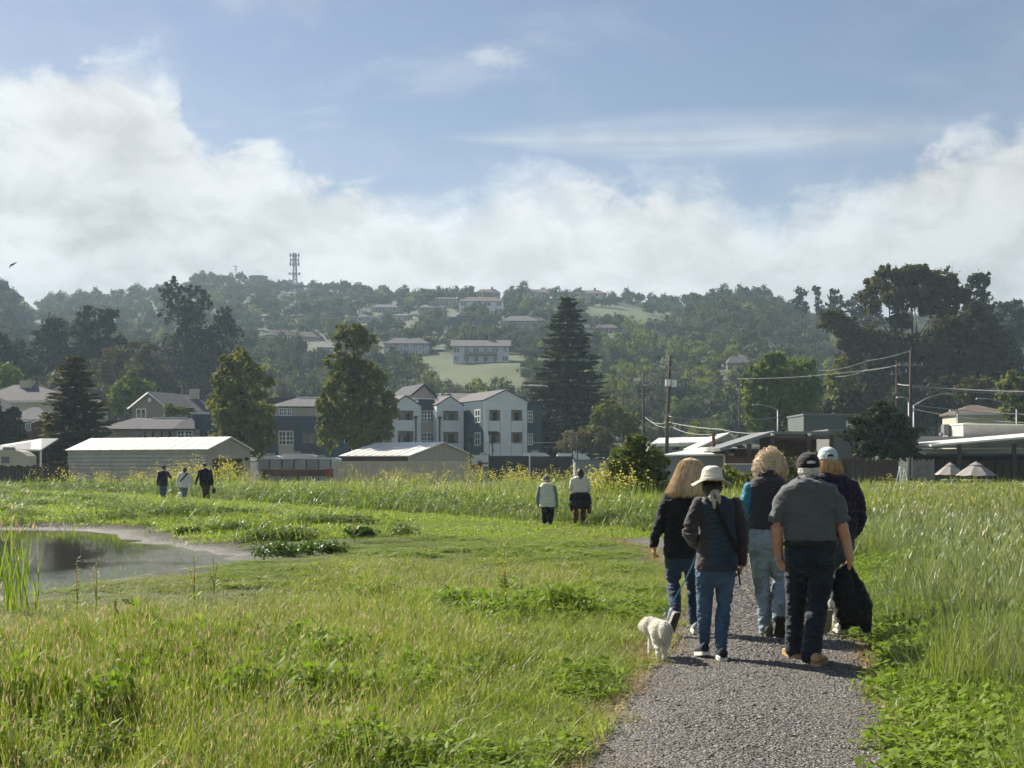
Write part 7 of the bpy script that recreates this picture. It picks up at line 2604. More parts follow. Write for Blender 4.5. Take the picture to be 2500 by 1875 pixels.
def dog():
    Y = 11.42

    def D(dx, dy, off=0.0):
        return DP(dx, dy, Y, off)
    root = empty('dog', (0, 0, 0))
    tag(root, 'small fluffy white dog on a lead, head turned aside', 'dog')
    sh = [ball(D(205, 1332, .0), .084, .09, .086), ball(D(190, 1318, .16), .072, .12, .072), ball(D(165, 1310, .28), .066, .09, .070),
          limb([D(165, 1295, .30), D(140, 1285, .33)], [.060, .055]),
          ball(D(118, 1285, .34), .058, .062, .056), ball(D(88, 1292, .34), .036, .036, .034), ball(D(140, 1262, .33), .03, .03, .03)]
    # hind legs with hocks
    for (x, kx, hx, fx, o_) in ((178, 172, 184, 188, -.02), (232, 238, 232, 226, .02)):
        sh.append(limb([D(x, 1365, o_), D(kx, 1400, o_ + .07), D(hx, 1452, o_ - .045), D(fx, 1508, o_ - .02), D(fx, 1518, o_ + .03)], [.046, .034, .020, .017, .018]))
    for (x, fx, o_) in ((148, 128, .26), (185, 180, .28)):
        sh.append(limb([D(x, 1360, o_), D(fx + 6, 1410, o_ + .02), D(fx, 1470, o_), D(fx, 1480, o_ + .03)], [.032, .024, .018, .018]))
    # tail curled over the rump
    sh.append(limb([D(212, 1300, -.05), D(228, 1285, -.09), D(225, 1318, -.125), D(212, 1358, -.12)], [.024, .028, .034, .022]))
    # ear hanging
    sh.append(limb([D(110, 1268, .30), D(96, 1300, .285), D(100, 1330, .29)], [.022, .026, .016]))
    body = fuse('body', sh, FUR, root, .007, 4, .006, .035)
    return root, body


DOG, DOG_BODY = dog()
settle()


def fur_tufts(body, parent, n, L, seed):
    me = body.data
    m = len(me.vertices)
    co = np.empty(m * 3, np.float32)
    me.vertices.foreach_get('co', co)
    co = co.reshape(-1, 3)
    no = np.empty(m * 3, np.float32)
    me.vertex_normals.foreach_get('vector', no)
    no = no.reshape(-1, 3)
    r = np.random.default_rng(seed)
    i = r.integers(0, m, n)
    d = no[i] + r.normal(size=(n, 3)) * .45 + np.array([0, -.1, -.30])
    d /= np.linalg.norm(d, axis=1)[:, None]
    s = np.cross(d, r.normal(size=(n, 3)))
    s /= np.linalg.norm(s, axis=1)[:, None]
    l = (L * r.uniform(.6, 1.4, n) * np.clip((co[i][:, 2] - .06) / .22, .30, 1))[:, None]
    p = co[i] - no[i] * .004
    bend = p + d * l * .6 + no[i] * l * .1
    V = np.stack([p - s * .0025, p + s * .0025, bend + s * .002, p + d * l - np.array([0, 0, 1]) * l * .3, bend - s * .002], 1).reshape(-1, 3)
    F = (np.arange(n)[:, None, None] * 5 + np.array([(0, 1, 2), (0, 2, 4), (4, 2, 3)])[None]).reshape(-1, 3)
    return link(bpy.data.objects.new('fur', np_mesh('fur', V, F, FUR)), parent)


fur_tufts(DOG_BODY, DOG, 13000, .021, 3)
Yd = 11.42
MB().tube([DP(150 + 26 * math.cos(a), 1292 + 40 * math.sin(a) * .9, Yd, .31 + .05 * math.cos(a)) for a in np.linspace(0, 6.28, 16)], .006, 5, False).build('collar', surf('teal_collar', (.10, .25, .30), .6), DOG)
NOSE = surf('dog_nose', (.02, .018, .018), .4)
mesh_obj('nose', *ball(DP(66, 1292, Yd, .345), .008, .010, .008, 6), NOSE, DOG, True)
for dy_ in (-.02, .025):
    mesh_obj('eye', *ball(DP(84, 1278, Yd, .34) + Vector((0, dy_ * 1.4, 0)), .006, .006, .006, 6), NOSE, DOG, True)


def leash():
    pts = [DP(168, 1292, Yd, .28), DP(205, 1255, Yd, .24), DP(250, 1190, Yd, .20), DP(310, 1085, Yd, .16), DP(370, 980, Yd, .12), DP(415, 885, Yd, .10), DP(450, 800, Yd, .16), DP(468, 772, 11.5, .22)]
    vv, ff = [], []
    for p in pts:
        vv += [p + Vector((-.0048, 0, .002)), p + Vector((.0048, 0, -.002)), p + Vector((.0048, .003, -.002)), p + Vector((-.0048, .003, .002))]
    for i in range(len(pts) - 1):
        b = 4 * i
        ff += [(b, b + 1, b + 5, b + 4), (b + 1, b + 2, b + 6, b + 5), (b + 2, b + 3, b + 7, b + 6), (b + 3, b, b + 4, b + 7)]
    o = mesh_obj('dog_leash', vv, ff, surf('turquoise_webbing', (.10, .30, .42), .6, .2))
    tag(o, 'turquoise dog lead from the hatted woman to the white dog', 'leash')
    b = MB().tube([DP(240, 1205, Yd, .20), DP(228, 1225, Yd, .21)], .010, 6).build('clip', GALV, o)


leash()


# ---------------------------------------------------------------- the five walkers further off
def far_person(label, Y, top, feet, pts, cols, hat=None, stoop=0.0, extra=None, hairlong=False):
    """pts in photo pixels: dict of joints; built like the near walkers with coarser detail"""
    k = Y / FPX
    root = tag(empty('person', (0, 0, 0)), label, 'person')

    def Q(p, off=0.0):
        return P(p[0], p[1], Y + (p[2] if len(p) > 2 else 0.0) + off)
    hd = Q(pts['head'])
    vox = .014 if Y < 45 else .018
    sh = head_shapes(hd, Vector((0, 1, -.1)), .95)
    sh.append(limb([hd - Vector((0, 0, .05)), Q(pts['neck'])], [.055, .07]))
    sh.append(lathe([(Q(r_[:2]), r_[2] * k * .85, .10) for r_ in pts['torso'][::-1]]))
    for a in ('armL', 'armR'):
        sh.append(limb([Q(p) for p in pts[a]], [.036, .032, .026][:len(pts[a])] if len(pts[a]) == 3 else [.045, .03]))
        d = Q(pts[a][-1]) - Q(pts[a][-2])
        sh += hand(Q(pts[a][-1]), d, (0.5, .2, 0), 1 if a == 'armR' else -1, 1.0, .95)
    for l in ('legL', 'legR'):
        sh.append(limb([Q(p) for p in pts[l]], [.055, .042, .034]))
    fuse('body', sh, cols['skin'], root, vox * .55, 2)
    fuse('jacket', [lathe([(Q(r_[:2]), r_[2] * k, r_[3] if len(r_) > 3 else .125) for r_ in pts['torso'][::-1]])], cols['top'], root, vox, 3, .012, .10)
    for a in ('armL', 'armR'):
        ps = [Q(p) for p in pts[a]]
        if cols.get('short'):
            ps = [ps[0], ps[0].lerp(ps[1], .7)]
        fuse('sleeve', [limb(ps, [.070, .062, .050][:len(ps)])], cols['sleeve'], root, vox, 3, .008, .07)
    pel = pts['torso'][-1]
    fuse('trousers', [lathe([(Q((pel[0], pel[1] + 15 * 36 / Y)), pel[2] * k * .40, .07), (Q((pel[0], pel[1] + 8 * 36 / Y)), pel[2] * k * .75, .11), (Q((pel[0], pel[1] - 6)), pel[2] * k * .90, .12)]),
                      limb([Q(p) for p in pts['legL']], [.098, .086, .072]), limb([Q(p) for p in pts['legR']], [.098, .086, .072])], cols['legs'], root, vox, 3, .010, .08)
    for l in ('legL', 'legR'):
        an = Q(pts[l][-1])
        gz_ = float(H(np.array([an.x]), np.array([an.y]))[0])
        shoe(root, (an.x, an.y - .07, gz_ + .02), (.05, 1, 0), .27, .10, cols['shoe'], cols.get('sole', SOLE))
    if hat == 'cap':
        c = fuse('cap', [ball(hd + Vector((0, 0, .035)), .096, .108, .088), limb([hd + Vector((-.05, .1, .04)), hd + Vector((0, .15, .035)), hd + Vector((.05, .1, .04))], [.015, .02, .015])], cols['hat'], root, vox * .6, 2)
        fuse('hair', [ball(hd + Vector((0, -.012, -.01)), .084, .096, .085)], cols['hair'], root, vox * .6, 2)
    else:
        L = [ball(hd + Vector((0, -.01, .015)), .092, .108, .118)]
        if hairlong:
            L.append(limb([hd, hd + Vector((0, -.04, -.12)), hd + Vector((.01, -.05, -.19))], [.095, .10, .07]))
        fuse('hair', L, cols['hair'], root, vox * .6, 2, .008, .04)
    return root, Q, k


NAVYJ = cloth('navy_coat', (.012, .016, .026))
far_person('person in dark navy jacket and blue jeans with a trekking pole', 68, 1136, 1213,
           dict(head=(400, 1142), neck=(400, 1150), torso=[(399, 1149, 5), (399, 1153, 9), (399, 1166, 10.5), (399, 1178, 10.5), (398, 1186, 11.5)],
                armL=[(389, 1153), (386, 1170), (384, 1184)], armR=[(409, 1153), (414, 1163, .1), (417, 1165, .35)],
                legL=[(395, 1186), (393, 1200), (397, 1213, .1)], legR=[(403, 1186), (402, 1200), (400, 1215, -.1)]),
           dict(skin=SKIN, top=NAVYJ, sleeve=NAVYJ, legs=cloth('blue_jeans_a', (.06, .10, .16)), shoe=surf('grey_trainer', (.30, .34, .38), .7), hat=NAVYJ, hair=hair_mat('hair_a', (.05, .04, .035), (.12, .10, .085))), 'cap')
po = MB().tube([P(416, 1158, 68.3), P(417, 1167, 68.3), P(423, 1204, 68.4)], [.02, .016, .012], 6).build('trekking_pole', surf('brown_pole', (.10, .05, .035), .5))
tag(po, 'thin brown trekking pole beside the person in navy', 'pole')
WHITEC = cloth('white_coat', (.70, .70, .72), .8, .06)
r_, Q_, k_ = far_person('person in a hooded white coat with a black cross-body strap', 67, 1141, 1215,
                        dict(head=(451, 1147), neck=(451, 1153), torso=[(451, 1151, 6), (450, 1155, 10.5), (450, 1168, 11.5), (449, 1180, 11.8), (449, 1190, 11.5)],
                             armL=[(440, 1156), (434, 1172), (432, 1187)], armR=[(461, 1156), (465, 1175), (466, 1190)],
                             legL=[(445, 1190), (446, 1202), (447, 1214, .1)], legR=[(454, 1190), (453, 1203), (451, 1216, -.1)]),
                        dict(skin=SKIN2, top=WHITEC, sleeve=WHITEC, legs=cloth('blue_jeans_b', (.13, .18, .24)), shoe=surf('white_shoe', (.7, .7, .68), .7), hair=hair_mat('hair_b', (.02, .012, .010), (.05, .03, .025))), None, hairlong=True)
MB().tube([P(458, 1155, 66.85), P(450, 1164, 66.83), P(440, 1175, 66.86)], .035, 5).build('bag_strap', cloth('black_strap', (.01, .01, .01)), r_)
BNAVY = cloth('midnight_jacket', (.010, .011, .018))
r_, Q_, k_ = far_person('person in a dark jacket and brown trousers carrying a bag', 65, 1130, 1222,
                        dict(head=(499, 1137), neck=(499, 1146), torso=[(499, 1144, 5.5), (500, 1148, 12), (501, 1160, 15), (502, 1174, 15), (502, 1185, 15)],
                             armL=[(488, 1149), (482, 1168), (477, 1182, .1)], armR=[(514, 1149), (518, 1170), (519, 1186)],
                             legL=[(497, 1186), (498, 1203), (499, 1220, -.1)], legR=[(507, 1186), (508, 1203), (509, 1219, .2)]),
                        dict(skin=SKIN, top=BNAVY, sleeve=BNAVY, legs=cloth('brown_trousers', (.085, .042, .026)), shoe=surf('dark_shoe', (.03, .028, .028), .7), hat=cloth('black_cap', (.010, .010, .012)), hair=hair_mat('hair_c', (.30, .28, .26), (.5, .48, .45)), sole=SOLE_D), 'cap')
bg_o = fuse('carried_bag', [ball(P(522, 1198, 65), .10, .08, .13), limb([P(520, 1187, 65), P(522, 1194, 65)], [.02, .03])], cloth('black_bag', (.012, .012, .013)), None, .012, 2)
tag(bg_o, 'black bag in the hand of the person in brown trousers', 'bag')
# striding light trouser leg seen beyond the brown trousers belongs to a fourth walker ahead
r_, Q_, k_ = far_person('person in pale trousers mostly hidden behind the one with the bag', 71, 1143, 1219,
                        dict(head=(503, 1148), neck=(503, 1155), torso=[(503, 1153, 5), (503, 1157, 9), (503, 1170, 10), (504, 1188, 10)],
                             armL=[(495, 1157), (494, 1170), (495, 1184)], armR=[(511, 1157), (513, 1170), (512, 1184)],
                             legL=[(501, 1188), (504, 1202), (506, 1216)], legR=[(509, 1188), (512, 1202), (513, 1217)]),
                        dict(skin=SKIN, top=BNAVY, sleeve=BNAVY, legs=cloth('pale_trousers', (.42, .40, .38)), shoe=surf('dark_shoe', (.03, .028, .028), .7), hair=hair_mat('hair_c2', (.02, .015, .012), (.05, .04, .03))), None)
# the pair beyond the path bend
SAGE = cloth('sage_padded_vest', (.58, .61, .54), .7, .08, .2, 14)


def rib(co):
    return .012 * np.abs(np.sin(co[:, 2] * math.pi / .085)) ** .6 - .006


far_person('stooped person in a pale padded vest and black trousers', 37, 1161, 1291,
           dict(head=(1334, 1172, .22), neck=(1334, 1184, .15), torso=[(1334, 1180, 10), (1334, 1186, 16), (1335, 1200, 19), (1336, 1215, 19), (1337, 1232, 20), (1336, 1238, 19)],
                armL=[(1319, 1190), (1313, 1214), (1316, 1236, .2)], armR=[(1352, 1190), (1357, 1214), (1357, 1238, .2)],
                legL=[(1329, 1236), (1330, 1262, .1), (1332, 1284, .2)], legR=[(1345, 1236), (1344, 1264), (1340, 1286, -.1)]),
           dict(skin=SKIN, top=SAGE, sleeve=cloth('grey_green_sleeve', (.16, .20, .19)), legs=cloth('black_trousers', (.010, .010, .013)), shoe=surf('dark_trainer', (.06, .065, .07), .7), hat=cloth('grey_cap', (.10, .10, .10)), hair=hair_mat('hair_d', (.22, .21, .20), (.4, .38, .36))), 'cap')
PENDING[:] = [(o, w_, s_, (rib if (o.name.startswith('jacket') and o.parent and 'padded' in o.parent.get('label', '')) else p_)) for (o, w_, s_, p_) in PENDING]
CREAMK = cloth('cream_knit', (.66, .63, .57), .9, .06, .4, 16)
r_, Q_, k_ = far_person('person in a cream top with a dark jacket tied at the waist', 37.5, 1146, 1289,
                        dict(head=(1417, 1156), neck=(1417, 1166), torso=[(1416, 1163, 10), (1416, 1168, 19), (1416, 1180, 20), (1416, 1192, 19), (1416, 1204, 21), (1416, 1216, 23)],
                             armL=[(1399, 1171), (1394, 1190), (1397, 1202, .15)], armR=[(1433, 1171), (1439, 1190), (1436, 1200, .2)],
                             legL=[(1407, 1214), (1406, 1250), (1406, 1281, .1)], legR=[(1425, 1214), (1424, 1250), (1425, 1283, -.05)]),
                        dict(skin=SKIN2, top=CREAMK, sleeve=CREAMK, legs=cloth('rust_trousers', (.115, .050, .026)), shoe=surf('brown_shoe', (.10, .06, .04), .7), hair=hair_mat('hair_e', (.018, .012, .010), (.05, .034, .026))), None, hairlong=True)
DKJ = cloth('plum_jacket', (.020, .013, .018))
fuse('tied_jacket', [lathe([(P(1415, 1242, 37.4), 22 * k_, .10), (P(1415, 1225, 37.4), 24 * k_, .15), (P(1415, 1202, 37.45), 21 * k_, .15)]),
                     limb([P(1396, 1208, 37.4), P(1393, 1228, 37.4), P(1396, 1246, 37.4)], [.06, .055, .04]), limb([P(1436, 1208, 37.4), P(1440, 1230, 37.4), P(1438, 1252, 37.4)], [.06, .06, .045])], DKJ, r_, .014, 3, .014, .08)


def far_dog():
    Y = 66
    root = tag(empty('dog', (0, 0, 0)), 'tiny white dog at the feet of the white-coated walker', 'dog')
    sh = [ball(P(439, 1207, Y), .10, .16, .10), ball(P(434, 1213, Y), .075, .08, .075), ball(P(441, 1205, Y, ), .05, .05, .07)]
    for px in (436, 441):
        sh.append(limb([P(px, 1209, Y), P(px, 1216.5, Y)], [.04, .025]))
        sh.append(limb([P(px, 1209, Y + .2), P(px, 1216.5, Y + .2)], [.04, .025]))
    sh.append(limb([P(440, 1205, Y - .1), P(442, 1201, Y - .15)], [.03, .02]))
    fuse('body', sh, FUR, root, .012, 2, .01, .05)


far_dog()
settle()


for o in [q for q in SC.objects if q.type == 'EMPTY' and q.name.split('.')[0] in ('person', 'dog') and q.parent is None]:
    pts_ = [Vector(c) for ch in o.children for c in ch.bound_box]
    base = Vector(((min(q.x for q in pts_) + max(q.x for q in pts_)) / 2, (min(q.y for q in pts_) + max(q.y for q in pts_)) / 2, min(q.z for q in pts_)))
    o.location = base
    for ch in o.children:
        ch.location = -base

# ================================================================ MEADOW PLANTS
GM = {
    'green': leafmat('blade_green', (0.155, 0.200, 0.032), (0.320, 0.345, 0.095), 0.45, 0.45, 0.35, patch=0.45, tcol=(1.05, 1.2, .5)),
    'lime': leafmat('blade_lime', (0.195, 0.265, 0.032), (0.350, 0.395, 0.090), 0.48, 0.45, 0.3, patch=0.3, tcol=(1.05, 1.2, .5)),
    'weed': leafmat('weed_leaf', (0.130, 0.205, 0.024), (0.275, 0.345, 0.065), 0.45, 0.58, 0.18, patch=0.5, tcol=(1.0, 1.2, .5)),
    'darkweed': leafmat('dark_weed_leaf', (0.075, 0.130, 0.026), (0.150, 0.210, 0.050), 0.38, 0.45, 0.4, patch=0.5, tcol=(1.0, 1.2, .5)),
    'oat': leafmat('oat_blade', (0.145, 0.195, 0.080), (0.280, 0.310, 0.165), 0.40, 0.42, 0.4, patch=0.3, tcol=(1.1, 1.1, 0.7)),
    'seed': leafmat('seed_head', (0.42, 0.33, 0.20), (0.60, 0.49, 0.32), 0.35, 0.6, 0.2, patch=0.4, tcol=(1.1, 1.0, 0.8)),
    'straw': leafmat('dry_straw', (0.30, 0.215, 0.115), (0.46, 0.345, 0.20), 0.2, 0.7, 0.2, patch=0.6, tcol=(1, 1, .8)),
    'yellow': leafmat('mustard_petal', (0.52, 0.46, 0.09), (0.66, 0.60, 0.18), 0.35, 0.6, 0.2, tcol=(1.1, 1.1, .6)),
    'white': leafmat('white_floret', (0.62, 0.62, 0.52), (0.75, 0.74, 0.65), 0.3, 0.6, 0.2, tcol=(1, 1, .9)),
}
HIDDEN = bpy.data.collections.new('plant_sources')     # never linked to the scene: only mesh sources for the scatter


def proto(name, parts):
    """parts: list of (V, F(tri), material)"""
    Vs, Fs, mi, mats, off = [], [], [], [], 0
    for V, F, m in parts:
        if m not in mats:
            mats.append(m)
        Vs.append(V)
        Fs.append(F + off)
        mi += [mats.index(m)] * len(F)
        off += len(V)
    me = np_mesh(name, np.concatenate(Vs), np.concatenate(Fs), mats, midx=mi)
    o = bpy.data.objects.new(name, me)
    HIDDEN.objects.link(o)
    return o


def blades(r, n, spread, h, w, lean, hv=0.35, curl=1.0):
    """n arching blades, (V, F) triangles"""
    bx = r.normal(size=(n, 2)) * spread * 0.55
    az_ = r.uniform(0, 2 * np.pi, n)
    d = np.stack([np.cos(az_), np.sin(az_)], 1)
    hh = h * np.clip(1 + r.normal(size=n) * hv, 0.35, 1.8)
    ln = np.abs(r.normal(size=n)) * lean + 0.08
    ww = w * r.uniform(0.7, 1.3, n)
    side = np.stack([-d[:, 1], d[:, 0]], 1)
    tw = r.uniform(-0.9, 0.9, n)[:, None]
    side = side * np.cos(tw) + d * np.sin(tw)
    Vs = []
    ts = np.array([0, 0.4, 0.75, 1.0])
    wt = np.array([0.75, 1.0, 0.62, 0.0])
    for t, k in zip(ts, wt):
        c = bx + d * (ln * hh * t ** 1.8)[:, None]
        z = hh * (t - 0.32 * curl * ln * t * t)
        if k > 0:
            for s in (-1, 1):
                p = c + side * (s * ww * k / 2)[:, None]
                Vs.append(np.column_stack([p, z]))
        else:
            Vs.append(np.column_stack([c, z]))
    V = np.stack(Vs, 1)       # n,7,3
    base = np.array([(0, 1, 3), (0, 3, 2), (2, 3, 5), (2, 5, 4), (4, 5, 6)])
    F = (np.arange(n)[:, None, None] * 7 + base[None]).reshape(-1, 3)
    return V.reshape(-1, 3), F, (bx + d * (ln * hh)[:, None], hh * (1 - 0.32 * curl * ln), d)


def heads(r, tips, z, d, L, w):
    """slim seed heads on the blade tips"""
    n = len(z)
    up = np.column_stack([d * 0.45, np.full(n, 0.85)])
    p = np.column_stack([tips, z])
    sd_ = np.column_stack([-d[:, 1], d[:, 0], np.zeros(n)])
    l = L * r.uniform(0.6, 1.3, n)[:, None]
    V = np.stack([p - up * l * 0.3, p + sd_ * w + up * l * 0.2, p + up * l, p - sd_ * w + up * l * 0.2], 1)
    base = np.array([(0, 1, 2), (0, 2, 3)])
    F = (np.arange(n)[:, None, None] * 4 + base[None]).reshape(-1, 3)
    return V.reshape(-1, 3), F


def leaves(r, n, spread, h, size, asp=0.45):
    """broad weed leaves held outwards on short stems"""
    c = np.column_stack([r.normal(size=(n, 2)) * spread * 0.5, h * r.uniform(0.15, 1.0, n)])
    az_ = r.uniform(0, 2 * np.pi, n)
    pit = r.uniform(-0.5, 0.7, n)
    a = np.column_stack([np.cos(az_) * np.cos(pit), np.sin(az_) * np.cos(pit), np.sin(pit)])
    nn = np.column_stack([-np.cos(az_) * np.sin(pit), -np.sin(az_) * np.sin(pit), np.cos(pit)]) + r.normal(size=(n, 3)) * 0.35
    b = np.cross(a, nn)
    b /= np.linalg.norm(b, axis=1)[:, None]
    s = size * r.uniform(0.6, 1.4, n)[:, None]
    V = np.stack([c - a * s * 0.5, c + b * s * asp * .5 + a * s * .05, c + a * s * 0.55, c - b * s * asp * .5 + a * s * .05], 1)
    base = np.array([(0, 1, 2), (0, 2, 3)])
    F = (np.arange(n)[:, None, None] * 4 + base[None]).reshape(-1, 3)
    return V.reshape(-1, 3), F


PR = {}


def make_protos():
    r = np.random.default_rng(4)
    for v in range(3):
        # fine meadow grass
        V, F, tip = blades(r, 26, 0.12, 0.24, 0.0065, 0.55)
        PR.setdefault('grass', []).append(proto('grass_tuft', [(V, F, GM['green'])]))
        V, F, tip = blades(r, 22, 0.12, 0.20, 0.0075, 0.7)
        PR.setdefault('lime', []).append(proto('lime_tuft', [(V, F, GM['lime'])]))
        V, F, (t, z, d) = blades(r, 14, 0.13, 0.30, 0.0040, 0.38)
        V2, F2 = heads(r, t[:9], z[:9], d[:9], 0.040, 0.0034)
        V3, F3, _ = blades(r, 16, 0.12, 0.20, 0.006, 0.6)
        PR.setdefault('tan', []).append(proto('seeding_tuft', [(V, F, GM['green']), (V2, F2, GM['seed']), (V3, F3, GM['green'])]))
        V, F = leaves(r, 34, 0.16, 0.20, 0.065)
        V3, F3, _ = blades(r, 8, 0.13, 0.24, 0.006, 0.5)
        PR.setdefault('weed', []).append(proto('leafy_weed', [(V, F, GM['weed']), (V3, F3, GM['green'])]))
        V, F, (t, z, d) = blades(r, 24, 0.16, 0.46, 0.0050, 0.75, 0.4, 1.4)
        V4, F4, (t4, z4, d4) = blades(r, 4, 0.12, 0.62, 0.004, 0.4, 0.18)
        V2, F2 = heads(r, t4, z4, d4, 0.08, 0.006)
        PR.setdefault('oat', []).append(proto('wild_oat', [(V, F, GM['oat']), (V4, F4, GM['oat']), (V2, F2, GM['oat'])]))
        # coarse tufts for the distance
        V, F, tip = blades(r, 26, 0.42, 0.20, 0.020, 0.7)
        PR.setdefault('fargrass', []).append(proto('far_tuft', [(V, F, GM['lime'] if v != 1 else GM['green'])]))
        V, F = leaves(r, 60, 0.55, 0.55, 0.13)
        V3, F3, _ = blades(r, 12, 0.5, 0.65, 0.022, 0.45)
        PR.setdefault('farweed', []).append(proto('far_weed', [(V, F, GM['darkweed']), (V3, F3, GM['green'])]))
        V, F, (t, z, d) = blades(r, 34, 0.50, 0.62, 0.017, 0.45, 0.15)
        V2, F2 = heads(r, t[:9], z[:9], d[:9], 0.12, 0.012)
        PR.setdefault('faroat', []).append(proto('far_oat', [(V, F, GM['oat'] if v else GM['green']), (V2, F2, GM['seed'] if v == 1 else GM['oat'])]))
        # mustard
        V, F, (t, z, d) = blades(r, 9, 0.35, 1.35, 0.022, 0.22, 0.2)
        V3, F3 = leaves(r, 26, 0.55, 0.8, 0.16)
        fl = np.repeat(np.column_stack([t, z]), 5, 0) + r.normal(size=(45, 3)) * np.array([0.09, 0.09, 0.15])
        s = 0.040
        a = r.normal(size=(45, 3))
        a /= np.linalg.norm(a, axis=1)[:, None]
        b = np.cross(a, r.normal(size=(45, 3)))
        b /= np.linalg.norm(b, axis=1)[:, None]
        V2 = np.stack([fl - a * s, fl + b * s, fl + a * s, fl - b * s], 1).reshape(-1, 3)
        F2 = (np.arange(45)[:, None, None] * 4 + np.array([(0, 1, 2), (0, 2, 3)])[None]).reshape(-1, 3)
        PR.setdefault('mustard', []).append(proto('mustard_plant', [(V, F, GM['darkweed']), (V3, F3, GM['darkweed']), (V2, F2, GM['yellow'])]))
        V, F, _ = blades(r, 10, 0.06, 0.05, 0.004, 1.6, 0.5)
        PR.setdefault('straw', []).append(proto('straw_wisp', [(V, F, GM['straw'])]))


make_protos()


def scatter(name, label, pts, rots, scl, pick, sources, kind='stuff'):
    me = bpy.data.meshes.new(name)
    me.vertices.add(len(pts))
    me.vertices.foreach_set('co', np.ascontiguousarray(pts, dtype=np.float32).ravel())
    a = me.attributes.new('rot', 'FLOAT_VECTOR', 'POINT')
    a.data.foreach_set('vector', np.ascontiguousarray(rots, dtype=np.float32).ravel())
    a = me.attributes.new('scl', 'FLOAT_VECTOR', 'POINT')
    a.data.foreach_set('vector', np.ascontiguousarray(scl, dtype=np.float32).ravel())
    a = me.attributes.new('pick', 'INT', 'POINT')
    a.data.foreach_set('value', np.ascontiguousarray(pick, dtype=np.int32))
    me.update()
    o = link(bpy.data.objects.new(name, me))
    g = bpy.data.node_groups.new(name, 'GeometryNodeTree')
    g.interface.new_socket('Geometry', in_out='INPUT', socket_type='NodeSocketGeometry')
    g.interface.new_socket('Geometry', in_out='OUTPUT', socket_type='NodeSocketGeometry')
    gi, go = g.nodes.new('NodeGroupInput'), g.nodes.new('NodeGroupOutput')
    iop = g.nodes.new('GeometryNodeInstanceOnPoints')
    g2i = g.nodes.new('GeometryNodeGeometryToInstance')
    for s in reversed(sources):
        oi = g.nodes.new('GeometryNodeObjectInfo')
        oi.inputs['Object'].default_value = s
        oi.inputs['As Instance'].default_value = False
        g.links.new(oi.outputs['Geometry'], g2i.inputs[0])

    def attr(nm, ty):
        n = g.nodes.new('GeometryNodeInputNamedAttribute')
        n.data_type = ty
        n.inputs['Name'].default_value = nm
        return n.outputs['Attribute']
    g.links.new(gi.outputs[0], iop.inputs['Points'])
    g.links.new(g2i.outputs[0], iop.inputs['Instance'])
    iop.inputs['Pick Instance'].default_value = True
    g.links.new(attr('pick', 'INT'), iop.inputs['Instance Index'])
    g.links.new(attr('rot', 'FLOAT_VECTOR'), iop.inputs['Rotation'])
    g.links.new(attr('scl', 'FLOAT_VECTOR'), iop.inputs['Scale'])
    g.links.new(iop.outputs[0], go.inputs[0])
    m = o.modifiers.new('scatter', 'NODES')
    m.node_group = g
    return tag(o, label, kind=kind)


def side_dist(X, Y):
    """signed distance to the footpath: positive on its right-hand / far side"""
    X, Y = np.asarray(X, float), np.asarray(Y, float)
    best = np.full(X.shape, 1e9)
    sg = np.ones(X.shape)
    for a, b in zip(PATHC[:-1], PATHC[1:]):
        d = b - a
        t = np.clip(((X - a[0]) * d[0] + (Y - a[1]) * d[1]) / (d @ d), 0, 1)
        dx, dy = X - a[0] - t * d[0], Y - a[1] - t * d[1]
        q = dx * dx + dy * dy
        k = q < best
        best = np.where(k, q, best)
        sg = np.where(k, np.sign(d[1] * dx - d[0] * dy), sg)
    return np.sqrt(best) * sg


